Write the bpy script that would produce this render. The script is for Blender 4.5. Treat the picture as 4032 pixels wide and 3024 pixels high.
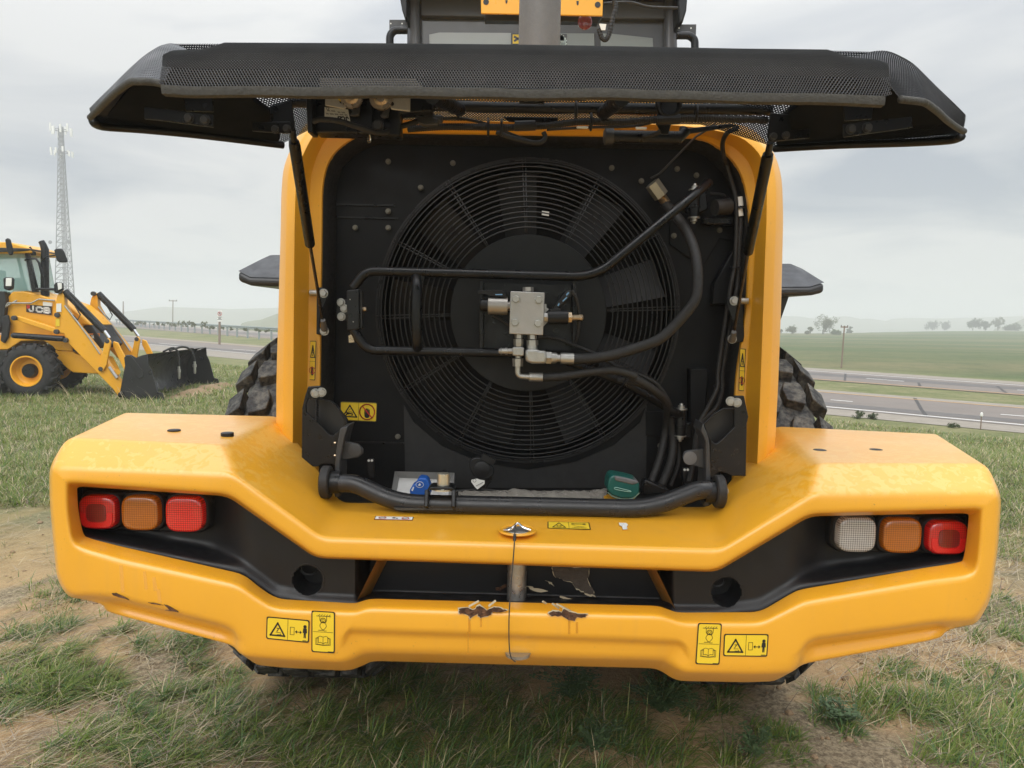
import bpy, bmesh, math, random
import numpy as np
from mathutils import Vector, Matrix
rad = math.radians
random.seed(7); rng = np.random.default_rng(7)
scene = bpy.context.scene
for o in list(bpy.data.objects): bpy.data.objects.remove(o)

# ------------------------------------------------------------------ camera
CAMZ, PITCH, ROLL, FPX, CX, CY = 1.62, math.atan(254/2917), rad(1.0), 2917.0, 2016.0, 1512.0
_f = Vector((0, math.cos(PITCH), -math.sin(PITCH)))
_u0 = Vector((0, math.sin(PITCH), math.cos(PITCH))); _x0 = Vector((1, 0, 0))
_r = _x0*math.cos(ROLL) + _u0*math.sin(ROLL)
_u = _u0*math.cos(ROLL) - _x0*math.sin(ROLL)
CAM = Vector((0, 0, CAMZ))
cd = bpy.data.cameras.new('camera'); cam = bpy.data.objects.new('camera', cd)
scene.collection.objects.link(cam)
cd.sensor_width = 36; cd.lens = 36*FPX/4032; cd.clip_start = .05; cd.clip_end = 20000
cam.matrix_world = Matrix(((_r.x, _u.x, -_f.x, 0), (_r.y, _u.y, -_f.y, 0), (_r.z, _u.z, -_f.z, CAMZ), (0, 0, 0, 1)))
scene.camera = cam

# ------------------------------------------------------------------ sky (overcast), sun, exposure
SUN_EL, SUN_AZ = rad(44), rad(196)          # azimuth clockwise from +Y: behind the photographer
SKY_OFF = 7.4
world = bpy.data.worlds.new('World'); scene.world = world; world.use_nodes = True
wt = world.node_tree; wt.nodes.clear()
def wn(t, **k):
    n = wt.nodes.new(t)
    for a, b in k.items(): setattr(n, a, b)
    return n
def wmath(op, a, b=None):
    n = wn('ShaderNodeMath', operation=op)
    for i, q in enumerate((a, b)):
        if q is None: continue
        if isinstance(q, (int, float)): n.inputs[i].default_value = q
        else: wt.links.new(q, n.inputs[i])
    return n.outputs[0]
tc = wn('ShaderNodeTexCoord'); sx = wn('ShaderNodeSeparateXYZ')
wt.links.new(tc.outputs['Generated'], sx.inputs[0])
zc = wmath('MAXIMUM', sx.outputs[2], 0.0)
den = wmath('ADD', zc, 0.16)
cb = wn('ShaderNodeCombineXYZ')
wt.links.new(wmath('DIVIDE', sx.outputs[0], den), cb.inputs[0]); wt.links.new(wmath('DIVIDE', sx.outputs[1], den), cb.inputs[1])
n1 = wn('ShaderNodeTexNoise'); n1.inputs['Scale'].default_value = 1.15; n1.inputs['Detail'].default_value = 6; n1.inputs['Roughness'].default_value = .5; n1.inputs['Distortion'].default_value = .5
mo = wn('ShaderNodeVectorMath', operation='ADD'); mo.inputs[1].default_value = (0.0, 0.0, SKY_OFF); wt.links.new(cb.outputs[0], mo.inputs[0]); wt.links.new(mo.outputs[0], n1.inputs['Vector'])
mr = wn('ShaderNodeMapRange'); mr.inputs['From Min'].default_value = .38; mr.inputs['From Max'].default_value = .60
mr.inputs['To Min'].default_value = 0.0; mr.inputs['To Max'].default_value = 1.0
wt.links.new(n1.outputs[0], mr.inputs['Value'])
ramp = wn('ShaderNodeMix', data_type='RGBA')
ramp.inputs[6].default_value = (.52, .58, .685, 1); ramp.inputs[7].default_value = (1.10, 1.10, 1.09, 1)
wt.links.new(mr.outputs[0], ramp.inputs[0])
# overcast luminance, zenith raised beyond CIE to add light from overhead
lum = wmath('ADD', wmath('ADD', wmath('MULTIPLY', zc, .14), .372), wmath('MULTIPLY', wmath('POWER', zc, 2.6), 1.5))
sc_ = wn('ShaderNodeVectorMath', operation='SCALE'); wt.links.new(ramp.outputs[2], sc_.inputs[0]); wt.links.new(lum, sc_.inputs['Scale'])
sky = wn('ShaderNodeTexSky'); sky.sky_type = 'NISHITA'; sky.sun_disc = False; sky.sun_elevation = SUN_EL; sky.sun_rotation = SUN_AZ
sk2 = wn('ShaderNodeVectorMath', operation='SCALE'); wt.links.new(sky.outputs[0], sk2.inputs[0]); sk2.inputs['Scale'].default_value = .006
ad = wn('ShaderNodeVectorMath', operation='ADD'); wt.links.new(sc_.outputs[0], ad.inputs[0]); wt.links.new(sk2.outputs[0], ad.inputs[1])
bg = wn('ShaderNodeBackground'); bg.inputs[1].default_value = 1.0; wt.links.new(ad.outputs[0], bg.inputs[0])
wo = wn('ShaderNodeOutputWorld'); wt.links.new(bg.outputs[0], wo.inputs[0])

sl = bpy.data.lights.new('sun', 'SUN'); sl.energy = 1.5; sl.angle = rad(55); sl.color = (1, .97, .92)
so = bpy.data.objects.new('sun', sl); scene.collection.objects.link(so)
_sd = Vector((math.sin(SUN_AZ)*math.cos(SUN_EL), math.cos(SUN_AZ)*math.cos(SUN_EL), math.sin(SUN_EL)))
so.rotation_euler = _sd.to_track_quat('Z', 'Y').to_euler(); so.location = (0, -5, 12)
vs = scene.view_settings; vs.view_transform = 'Standard'; vs.look = 'None'; vs.gamma = 1; vs.exposure = .60
scene.display_settings.display_device = 'sRGB'
cy_ = scene.cycles
cy_.use_denoising = True; cy_.max_bounces = 8; cy_.volume_bounces = 2; cy_.transparent_max_bounces = 12
cy_.sample_clamp_indirect = 6; cy_.caustics_reflective = False; cy_.caustics_refractive = False

# ------------------------------------------------------------------ pixel rays -> places (photo pixels 4032 x 3024)
def ray(px, py): return _f + _r*((px-CX)/FPX) - _u*((py-CY)/FPX)
def P(px, py, Y):
    d = ray(px, py); return CAM + d*(Y/d.y)
def PZ(px, py, z):
    d = ray(px, py); return CAM + d*((z-CAMZ)/d.z)
def PX(px, py, p0, n):
    d = ray(px, py); return CAM + d*((Vector(p0)-CAM).dot(n)/d.dot(n))
FR = dict(BH=(0,850,1.952), GL=(300,100,2.212), GC=(1100,0,2.212), GM=(1900,0,2.212), GR=(2800,100,2.011), FL=(1050,900,2.766),
 VB=(1700,1000,2.765), HR=(2300,600,2.765), LL=(1050,1450,2.766), LC=(1500,1750,2.765), LR=(2250,1450,2.765), WL=(150,1550,2.074),
 BL=(150,2150,1.7015), BC=(1300,1950,1.58), WR=(2500,1600,1.4426), RT=(3000,1000,2.1434), TW=(0,450,2.37), BK=(400,1100,2.949),
 G3=(0,2300,1.58), G4=(1300,2500,1.4747), G5=(2700,2200,1.6607), UR=(2000,400,1.0886), FN=(1300,550,1.2764), S=(0,0,1))
def Q(fr, x, y):
    a = FR[fr]; return (a[0]+x/a[2], a[1]+y/a[2])
def L3(fr, pts, Y):
    """studied points -> world at depth Y (a third number in a point overrides Y)"""
    return [P(*Q(fr, p[0], p[1]), p[2] if len(p) > 2 else Y) for p in pts]

# ------------------------------------------------------------------ objects
def link(o): scene.collection.objects.link(o); return o
def put(o, parent):
    if parent is not None:
        o.parent = parent
        if parent.type == 'EMPTY': o.matrix_parent_inverse = Matrix.Translation(-parent.location)
    return o
def tag(o, label=None, cat=None, group=None, kind=None):
    if label: o['label'] = label
    if cat: o['category'] = cat
    if group: o['group'] = group
    if kind: o['kind'] = kind
    return o
def thing(name, label, cat, loc=(0, 0, 0), group=None):
    o = bpy.data.objects.new(name, None); o.location = loc; o.empty_display_size = .2; link(o)
    return tag(o, label, cat, group)
def cr(pts, n=6, closed=False):
    """Catmull-Rom through points"""
    p = [Vector(q) for q in pts]; out = []
    N = len(p); rng_ = range(N if closed else N-1)
    for i in rng_:
        if closed: a, b, c, d = p[i-1], p[i], p[(i+1) % N], p[(i+2) % N]
        else: a, b, c, d = p[max(i-1, 0)], p[i], p[i+1], p[min(i+2, N-1)]
        for k in range(n):
            t = k/n
            out.append(.5*((2*b)+(c-a)*t+(2*a-5*b+4*c-d)*t*t+(3*b-a-3*c+d)*t**3))
    if not closed: out.append(p[-1])
    return out
def fillet(pts, r, n=4):
    p = [Vector(q) for q in pts]; out = [p[0]]
    for i in range(1, len(p)-1):
        a, v, b = p[i-1], p[i], p[i+1]
        da, db = (a-v), (b-v); c = min(r, .46*da.length, .46*db.length)
        s, e = v+da.normalized()*c if da.length > 1e-9 else v, v+db.normalized()*c if db.length > 1e-9 else v
        for k in range(n+1):
            t = k/n; out.append(s*(1-t)**2+v*(2*t*(1-t))+e*t*t)
    out.append(p[-1]); return out
class MB:
    def __init__(s): s.v = []; s.f = []; s.m = []
    def add(s, vs, fs, mi=0):
        o = len(s.v); s.v += [tuple(q) for q in vs]
        s.f += [tuple(i+o for i in f) for f in fs]; s.m += [mi]*len(fs); return s
    def prism(s, poly, vec, mi=0):
        n = len(poly); vec = Vector(vec); p = [Vector(q) for q in poly]
        fs = [tuple(range(n)), tuple(range(2*n-1, n-1, -1))] + [(i, i+n, (i+1) % n+n, (i+1) % n) for i in range(n)]
        return s.add(p+[q+vec for q in p], fs, mi)
    def loft(s, rings, mi=0, closed=True, cap=True):
        """list of rings with equal count"""
        n = len(rings[0]); vs = [q for r in rings for q in r]; fs = []
        for k in range(len(rings)-1):
            for i in range(n if closed else n-1):
                j = (i+1) % n; fs.append((k*n+i, k*n+j, (k+1)*n+j, (k+1)*n+i))
        if cap and closed: fs += [tuple(range(n-1, -1, -1)), tuple(range((len(rings)-1)*n, len(rings)*n))]
        return s.add(vs, fs, mi)
    def box(s, c, h, ax=None, mi=0):
        c = Vector(c); ax = ax or (Vector((1, 0, 0)), Vector((0, 1, 0)), Vector((0, 0, 1)))
        vs = [c+ax[0]*(h[0]*a)+ax[1]*(h[1]*b)+ax[2]*(h[2]*d) for d in (-1, 1) for a, b in ((-1, -1), (1, -1), (1, 1), (-1, 1))]
        return s.add(vs, [(3, 2, 1, 0), (4, 5, 6, 7), (0, 1, 5, 4), (1, 2, 6, 5), (2, 3, 7, 6), (3, 0, 4, 7)], mi)
    def bar(s, a, b, w, h, up=(0, 0, 1), mi=0):
        a, b = Vector(a), Vector(b); d = (b-a); l = d.length; d.normalize(); x = d.cross(Vector(up))
        if x.length < 1e-6: x = d.cross(Vector((1, 0, 0)))
        x.normalize(); y = x.cross(d); return s.box((a+b)/2, (l/2, w/2, h/2), (d, x, y), mi)
    def cyl(s, a, b, r0, r1=None, n=14, mi=0): return s.tube([a, b], [r0, r0 if r1 is None else r1], n, mi)
    def tube(s, pts, r, n=8, mi=0, cap=True, rot=0.):
        p = [Vector(q) for q in pts]; N = len(p); rr = r if isinstance(r, (list, tuple)) else [r]*N
        t0 = (p[1]-p[0]).normalized(); x = t0.cross(Vector((0, 0, 1)))
        if x.length < .05: x = t0.cross(Vector((0, 1, 0)))
        x.normalize(); rings = []; t = t0
        for i in range(N):
            tt = (p[min(i+1, N-1)]-p[max(i-1, 0)])
            if tt.length < 1e-9: tt = t
            tn = tt.normalized(); t = -tn if i and tn.dot(t) < -.2 else tn; x = (x-t*x.dot(t)).normalized(); y = t.cross(x)
            rings.append([p[i]+x*(rr[i]*math.cos(2*math.pi*k/n+rot))+y*(rr[i]*math.sin(2*math.pi*k/n+rot)) for k in range(n)])
        return s.loft(rings, mi, True, cap)
    def lathe(s, c, axis, prof, n=20, mi=0):
        """prof = [(distance along axis, radius)...]"""
        c = Vector(c); a = Vector(axis).normalized(); x = a.cross(Vector((0, 0, 1)))
        if x.length < .05: x = a.cross(Vector((0, 1, 0)))
        x.normalize(); y = a.cross(x)
        return s.loft([[c+a*h+x*(max(r, 1e-4)*math.cos(2*math.pi*k/n))+y*(max(r, 1e-4)*math.sin(2*math.pi*k/n)) for k in range(n)] for h, r in prof], mi)
    def bolt(s, p, nrm, r=.011, h=.009, mi=0, washer=True):
        p = Vector(p); nrm = Vector(nrm).normalized()
        if washer: s.cyl(p, p+nrm*h*.25, r*1.25, n=14, mi=mi)
        s.tube([p+nrm*h*.2, p+nrm*h*.85, p+nrm*h], [r, r, r*.86], 6, mi, True, random.random()); return s
    def build(s, name, mats, parent=None, smooth=35, bevel=0, seg=2, recalc=True):
        me = bpy.data.meshes.new(name); me.from_pydata(s.v, [], s.f)
        for m in (mats if isinstance(mats, (list, tuple)) else [mats]): me.materials.append(m)
        if any(s.m): me.polygons.foreach_set('material_index', s.m)
        if recalc:
            bm = bmesh.new(); bm.from_mesh(me); bmesh.ops.remove_doubles(bm, verts=bm.verts, dist=1e-6)
            bmesh.ops.recalc_face_normals(bm, faces=bm.faces); bm.to_mesh(me); bm.free()
        if smooth:
            me.shade_smooth()
            if smooth < 179: me.set_sharp_from_angle(angle=rad(smooth))
        o = link(bpy.data.objects.new(name, me)); put(o, parent)
        if bevel:
            b = o.modifiers.new('bevel', 'BEVEL'); b.width = bevel; b.segments = seg; b.limit_method = 'ANGLE'; b.angle_limit = rad(32); b.harden_normals = False
        return o

# ------------------------------------------------------------------ materials
MATS = {}
def mat(name, col, rough=.5, metal=0., var=.12, scale=6., bump=0., bscale=60., coat=0., rvar=.1, col2=None, spec=.5, trans=0., alpha=1., det=4., thr=None):
    """principled material: colour broken up by noise, uneven gloss, fine relief"""
    m = bpy.data.materials.new(name); m.use_nodes = True; t = m.node_tree; b = t.nodes['Principled BSDF']; N = t.nodes.new
    c = N('ShaderNodeTexCoord'); no = N('ShaderNodeTexNoise'); no.inputs['Scale'].default_value = scale; no.inputs['Detail'].default_value = det; no.inputs['Roughness'].default_value = .6
    t.links.new(c.outputs['Object'], no.inputs['Vector'])
    mx = N('ShaderNodeMix'); mx.data_type = 'RGBA'
    c2 = col2 or tuple(min(1, x*(1+var)) for x in col); c1 = col if col2 else tuple(x*(1-var) for x in col)
    mx.inputs[6].default_value = (*c1, 1); mx.inputs[7].default_value = (*c2, 1)
    if thr:
        r = N('ShaderNodeMapRange'); r.inputs['From Min'].default_value, r.inputs['From Max'].default_value = thr
        t.links.new(no.outputs[0], r.inputs['Value']); t.links.new(r.outputs[0], mx.inputs[0])
    else: t.links.new(no.outputs[0], mx.inputs[0])
    t.links.new(mx.outputs[2], b.inputs['Base Color'])
    r = N('ShaderNodeMapRange'); r.inputs['To Min'].default_value = max(.02, rough-rvar); r.inputs['To Max'].default_value = min(1, rough+rvar)
    r.inputs['From Min'].default_value = .3; r.inputs['From Max'].default_value = .7
    n2 = N('ShaderNodeTexNoise'); n2.inputs['Scale'].default_value = scale*2.7; n2.inputs['Detail'].default_value = 3
    t.links.new(c.outputs['Object'], n2.inputs['Vector']); t.links.new(n2.outputs[0], r.inputs['Value']); t.links.new(r.outputs[0], b.inputs['Roughness'])
    b.inputs['Metallic'].default_value = metal; b.inputs['Coat Weight'].default_value = coat; b.inputs['Coat Roughness'].default_value = .12
    b.inputs['Specular IOR Level'].default_value = spec; b.inputs['Transmission Weight'].default_value = trans; b.inputs['Alpha'].default_value = alpha
    if bump:
        n3 = N('ShaderNodeTexNoise'); n3.inputs['Scale'].default_value = bscale; n3.inputs['Detail'].default_value = 5
        t.links.new(c.outputs['Object'], n3.inputs['Vector']); bp = N('ShaderNodeBump'); bp.inputs['Strength'].default_value = bump; bp.inputs['Distance'].default_value = .01
        t.links.new(n3.outputs[0], bp.inputs['Height']); t.links.new(bp.outputs[0], b.inputs['Normal'])
    MATS[name] = m; return m
YEL = (.80, .386, .020)
def yellow_paint(name, wet):
    """glossy machine enamel: faint dust, rain film broken into blotches, fine orange peel"""
    m = mat(name, YEL, .38, var=.05, scale=3, coat=.65, bump=.03, bscale=420, rvar=.05)
    t = m.node_tree; b = t.nodes['Principled BSDF']; N = t.nodes.new; c = t.nodes['Texture Coordinate']
    b.inputs['Coat Roughness'].default_value = .28; b.inputs['Coat IOR'].default_value = 1.6
    # drying rain film: blotches that are wet and clear against a dull beaded film
    mp = N('ShaderNodeMapping'); mp.inputs['Scale'].default_value = (1, 1, 1.0); t.links.new(c.outputs['Object'], mp.inputs[0])
    w = N('ShaderNodeTexNoise'); w.inputs['Scale'].default_value = 34; w.inputs['Detail'].default_value = 3; w.inputs['Distortion'].default_value = 1.2; t.links.new(mp.outputs[0], w.inputs['Vector'])
    big = N('ShaderNodeTexNoise'); big.inputs['Scale'].default_value = 2.2; big.inputs['Detail'].default_value = 2; t.links.new(c.outputs['Object'], big.inputs['Vector'])
    ge = N('ShaderNodeNewGeometry'); sp = N('ShaderNodeSeparateXYZ'); t.links.new(ge.outputs['Normal'], sp.inputs[0])
    up = N('ShaderNodeMapRange'); up.inputs['From Min'].default_value = .25; up.inputs['From Max'].default_value = .6; t.links.new(sp.outputs[2], up.inputs['Value'])
    ad = N('ShaderNodeMath'); ad.operation = 'MULTIPLY_ADD'; t.links.new(big.outputs[0], ad.inputs[0]); ad.inputs[1].default_value = .5; t.links.new(w.outputs[0], ad.inputs[2])
    st = N('ShaderNodeMapRange'); st.inputs['From Min'].default_value = .74; st.inputs['From Max'].default_value = .80; t.links.new(ad.outputs[0], st.inputs['Value'])
    film = N('ShaderNodeMath'); film.operation = 'MULTIPLY'; t.links.new(st.outputs[0], film.inputs[0]); t.links.new(up.outputs[0], film.inputs[1])
    f2 = N('ShaderNodeMath'); f2.operation = 'MULTIPLY'; t.links.new(film.outputs[0], f2.inputs[0]); f2.inputs[1].default_value = wet
    ps = N('ShaderNodeSeparateXYZ'); t.links.new(c.outputs['Object'], ps.inputs[0]); hz = N('ShaderNodeMapRange'); hz.inputs['From Min'].default_value = 1.1; hz.inputs['From Max'].default_value = 1.19; t.links.new(ps.outputs[2], hz.inputs['Value'])
    f3 = N('ShaderNodeMath'); f3.operation = 'MULTIPLY'; t.links.new(f2.outputs[0], f3.inputs[0]); t.links.new(hz.outputs[0], f3.inputs[1]); f2 = f3
    old = b.inputs['Base Color'].links[0].from_socket
    mx = N('ShaderNodeMix'); mx.data_type = 'RGBA'; t.links.new(f2.outputs[0], mx.inputs[0]); t.links.new(old, mx.inputs[6]); mx.inputs[7].default_value = (.85, .52, .13, 1)
    # streaky grime running down and dust freckles
    mp2 = N('ShaderNodeMapping'); mp2.inputs['Scale'].default_value = (26, 26, 1.6); t.links.new(c.outputs['Object'], mp2.inputs[0])
    g = N('ShaderNodeTexNoise'); g.inputs['Scale'].default_value = 1; g.inputs['Detail'].default_value = 4; t.links.new(mp2.outputs[0], g.inputs['Vector'])
    gr = N('ShaderNodeMapRange'); gr.inputs['From Min'].default_value = .56; gr.inputs['From Max'].default_value = .82; gr.inputs['To Max'].default_value = .2; t.links.new(g.outputs[0], gr.inputs['Value'])
    m3 = N('ShaderNodeMix'); m3.data_type = 'RGBA'; t.links.new(gr.outputs[0], m3.inputs[0]); t.links.new(mx.outputs[2], m3.inputs[6]); m3.inputs[7].default_value = (.55, .28, .08, 1)
    sn = N('ShaderNodeTexNoise'); sn.inputs['Scale'].default_value = 150; sn.inputs['Detail'].default_value = 2; t.links.new(c.outputs['Object'], sn.inputs['Vector'])
    sr = N('ShaderNodeMapRange'); sr.inputs['From Min'].default_value = .70; sr.inputs['From Max'].default_value = .76; sr.inputs['To Max'].default_value = .55; t.links.new(sn.outputs[0], sr.inputs['Value'])
    m4 = N('ShaderNodeMix'); m4.data_type = 'RGBA'; t.links.new(sr.outputs[0], m4.inputs[0]); t.links.new(m3.outputs[2], m4.inputs[6]); m4.inputs[7].default_value = (.30, .16, .06, 1)
    t.links.new(m4.outputs[2], b.inputs['Base Color'])
    return m
M_Y = yellow_paint('yellow_enamel', .42); M_YD = yellow_paint('yellow_enamel_hood', .25)
M_YB = mat('yellow_enamel_far', YEL, .35, var=.1, scale=3)
M_BLK = mat('black_plastic', (.0065, .0072, .0086), .42, var=.3, scale=9, bump=.12, bscale=500, spec=.4)
M_BLKM = mat('black_painted_steel', (.0052, .0062, .0076), .36, var=.35, scale=14, bump=.06, bscale=180, rvar=.14, spec=.36)
M_SAT = mat('satin_black_sheet', (.0044, .0052, .0062), .52, var=.3, scale=5, bump=.05, bscale=90, rvar=.16, spec=.2)
M_RUB = mat('black_rubber_hose', (.015, .0145, .014), .62, var=.35, scale=30, bump=.12, bscale=240)
M_WIRE = mat('black_wire', (.015, .0155, .017), .33, var=.2)
M_TRIM = mat('dusty_rubber_trim', (.022, .021, .019), .75, var=.2, scale=55, col2=(.07, .066, .055), bump=.3, bscale=200)
M_MESH = mat('perforated_grille_sheet', (.078, .082, .09), .42, var=.3, scale=7, rvar=.12)
M_STEEL = mat('zinc_plated_steel', (.44, .435, .41), .38, metal=.8, var=.22, scale=40, bump=.08, bscale=200)
M_ALU = mat('bare_aluminium_block', (.44, .43, .415), .40, metal=.6, var=.14, scale=24, bump=.05, bscale=300)
M_CHROME = mat('chrome_rod', (.75, .76, .78), .14, metal=1, var=.05)
M_BRONZE = mat('yellow_passivated_steel', (.48, .38, .26), .3, metal=.9, var=.2, scale=20)
M_GREY = mat('grey_painted_steel', (.04, .041, .043), .45, var=.12, scale=10, bump=.05, bscale=160)
M_CAB = mat('cab_grey_enamel', (.095, .098, .108), .38, var=.1, scale=4)
M_EXH = mat('exhaust_grey', (.13, .128, .128), .55, var=.12, scale=30, bump=.12, bscale=120)
M_GLASS = mat('tinted_glass', (.24, .27, .265), .1, var=.15, scale=2, rvar=.02, spec=.8)
M_WHITE = mat('white_label', (.74, .74, .70), .5, var=.06)
M_DECY = mat('decal_yellow', (.80, .56, .03), .4, var=.05)
M_DECK = mat('decal_black', (.012, .012, .012), .45, var=.1)
M_RED = mat('decal_red', (.52, .035, .03), .4, var=.1)
M_BLUE = mat('blue_plastic', (.012, .10, .42), .42, var=.15, scale=30)
M_GREEN = mat('green_plastic', (.010, .095, .078), .38, var=.25, scale=30)
M_TYRE = mat('tyre_rubber', (.020, .020, .021), .75, var=.3, scale=34, col2=(.12, .115, .10), bump=.5, bscale=90, thr=(.42, .68), det=7.)
M_RUST = mat('rusty_iron', (.045, .018, .008), .85, col2=(.16, .075, .035), scale=70, bump=.7, bscale=160, thr=(.4, .65))
M_CREAM = mat('chipped_filler', (.55, .48, .33), .7, var=.15, scale=60)
M_BROWN = mat('torn_backing', (.085, .07, .055), .85, var=.35, scale=50, bump=.5, bscale=150)
M_FILM = mat('clear_plastic_film', (.42, .39, .34), .22, var=.25, scale=16, alpha=.62, bump=.6, bscale=30)
# ================================================================== the setting
ROAD_Z = -.8
NV = np.array((.685, .73)); SV = np.array((-.73, .685))
def sstep(a, b, x): t = np.clip((x-a)/(b-a), 0, 1); return t*t*(3-2*t)
def fnoise(x, y, seed=0, octs=4):
    r = np.random.default_rng(seed); s = 0*x; a = 1.
    f = 1.
    for o in range(octs):
        for k in range(3):
            th, ph = r.uniform(0, 2*np.pi, 2); s = s+a*np.sin(f*(x*np.cos(th)+y*np.sin(th))*r.uniform(.8, 1.3)+ph)/3
        a *= .55; f *= 2.1
    return s
def ground_z(x, y):
    x, y = np.asarray(x, float), np.asarray(y, float)
    n = x*NV[0]+y*NV[1]; s = x*SV[0]+y*SV[1]; r = np.hypot(x, y)
    z = ROAD_Z*sstep(9, 18.5, n)
    az = np.degrees(np.arctan2(x, np.maximum(y, 1e-3))); left = sstep(-2, -14, az)*(y > 0)
    z = z-(.0022+.075*left)*np.clip(n-62, 0, 260)
    z = z+1.9*sstep(20, 36, az)*sstep(120, 340, r)*(y > 0)
    z = z-.014*np.clip(r-(250+130*sstep(20, 34, az)), 0, 1500)
    bump = .018*fnoise(x*2.2, y*2.2, 3)+.012*fnoise(x*7, y*7, 5, 3)
    return z+bump*(1-sstep(9, 16, n))*(1-sstep(25, 60, r))
def nt(m): t = m.node_tree; return t, t.nodes.new, t.nodes['Principled BSDF']
def ground_material():
    m = bpy.data.materials.new('sandy_soil_and_turf'); m.use_nodes = True; t, N, b = nt(m)
    c = N('ShaderNodeTexCoord')
    def noise(sc, det=5, rough=.6, dist=0):
        n = N('ShaderNodeTexNoise'); n.inputs['Scale'].default_value = sc; n.inputs['Detail'].default_value = det; n.inputs['Roughness'].default_value = rough; n.inputs['Distortion'].default_value = dist
        t.links.new(c.outputs['Object'], n.inputs['Vector']); return n.outputs[0]
    def rng_(v, a, b_, lo=0., hi=1.):
        r = N('ShaderNodeMapRange'); r.inputs['From Min'].default_value = a; r.inputs['From Max'].default_value = b_; r.inputs['To Min'].default_value = lo; r.inputs['To Max'].default_value = hi
        t.links.new(v, r.inputs['Value']); return r.outputs[0]
    def mix(f, a, b_):
        n = N('ShaderNodeMix'); n.data_type = 'RGBA'
        if isinstance(f, float): n.inputs[0].default_value = f
        else: t.links.new(f, n.inputs[0])
        for i, q in ((6, a), (7, b_)):
            if isinstance(q, tuple): n.inputs[i].default_value = (*q, 1)
            else: t.links.new(q, n.inputs[i])
        return n.outputs[2]
    soil = mix(rng_(noise(1.7), .35, .65), (.50, .335, .175), (.36, .24, .135))
    soil = mix(rng_(noise(55, 6, .7), .42, .62, 0, .8), soil, (.50, .365, .205))
    soil = mix(rng_(noise(140, 3, .6), .6, .7, 0, .7), soil, (.12, .085, .055))
    litter = mix(rng_(noise(38, 8, .8, .4), .42, .6), (.17, .13, .085), (.42, .34, .22))
    near = mix(rng_(noise(1.15, 4, .55, .6), .50, .60), soil, litter)
    turf = mix(rng_(noise(.5, 6, .7), .35, .65), (.13, .155, .058), (.27, .245, .13))
    turf = mix(rng_(noise(6, 6, .75), .45, .7, 0, .7), turf, (.085, .11, .04))
    ge = N('ShaderNodeNewGeometry'); ln = N('ShaderNodeVectorMath'); ln.operation = 'LENGTH'; t.links.new(c.outputs['Object'], ln.inputs[0])
    d1 = rng_(ln.outputs['Value'], 4.6, 8.6)
    col = mix(d1, near, turf)
    # crop field beyond the road, in faint drilled bands
    mp = N('ShaderNodeMapping'); mp.inputs['Rotation'].default_value = (0, 0, rad(-42)); mp.inputs['Scale'].default_value = (.006, .075, 1); t.links.new(c.outputs['Object'], mp.inputs[0])
    nb = N('ShaderNodeTexNoise'); nb.inputs['Scale'].default_value = 1.; nb.inputs['Detail'].default_value = 5; t.links.new(mp.outputs[0], nb.inputs['Vector'])
    crop = mix(rng_(nb.outputs[0], .42, .58), (.075, .115, .042), (.165, .155, .075))
    crop = mix(rng_(noise(.35, 8, .85), .45, .62, 0, .65), crop, (.055, .085, .032))
    dt = N('ShaderNodeVectorMath'); dt.operation = 'DOT_PRODUCT'; t.links.new(c.outputs['Object'], dt.inputs[0]); dt.inputs[1].default_value = (NV[0], NV[1], 0)
    col = mix(rng_(dt.outputs['Value'], 40.5, 44), col, crop)
    t.links.new(col, b.inputs['Base Color']); b.inputs['Roughness'].default_value = .95; b.inputs['Specular IOR Level'].default_value = .2
    bp = N('ShaderNodeBump'); bp.inputs['Strength'].default_value = .9; bp.inputs['Distance'].default_value = .02
    hh = N('ShaderNodeMath'); hh.operation = 'ADD'; t.links.new(noise(60, 6, .7), hh.inputs[0]); t.links.new(noise(14, 5, .6), hh.inputs[1])
    t.links.new(hh.outputs[0], bp.inputs['Height']); t.links.new(bp.outputs[0], b.inputs['Normal'])
    return m
def build_ground():
    na = 420; az = np.linspace(0, 2*np.pi, na, endpoint=False)
    rr = np.concatenate(([.4], np.geomspace(.8, 12, 120), np.geomspace(12.4, 2380, 120)))
    R, A = np.meshgrid(rr, az, indexing='ij'); x, y = R*np.sin(A), R*np.cos(A); z = ground_z(x, y)
    v = np.stack((x, y, z), -1).reshape(-1, 3).tolist()
    i = np.arange(len(rr)-1)[:, None]*na; j = np.arange(na)[None]; j2 = (j+1) % na
    f = np.stack((i+j, i+j2, i+na+j2, i+na+j), -1).reshape(-1, 4)
    f = f[:, ::-1].tolist() + [tuple(range(na-1, -1, -1))[::-1]]
    me = bpy.data.meshes.new('ground'); me.from_pydata(v, [], f); me.materials.append(ground_material()); me.shade_smooth()
    bm = bmesh.new(); bm.from_mesh(me); bmesh.ops.recalc_face_normals(bm, faces=bm.faces)
    if sum(fc.normal.z for fc in bm.faces) < 0: bmesh.ops.reverse_faces(bm, faces=bm.faces)
    bm.to_mesh(me); bm.free()
    return tag(link(bpy.data.objects.new('ground', me)), kind='structure')
ground = build_ground()

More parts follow.
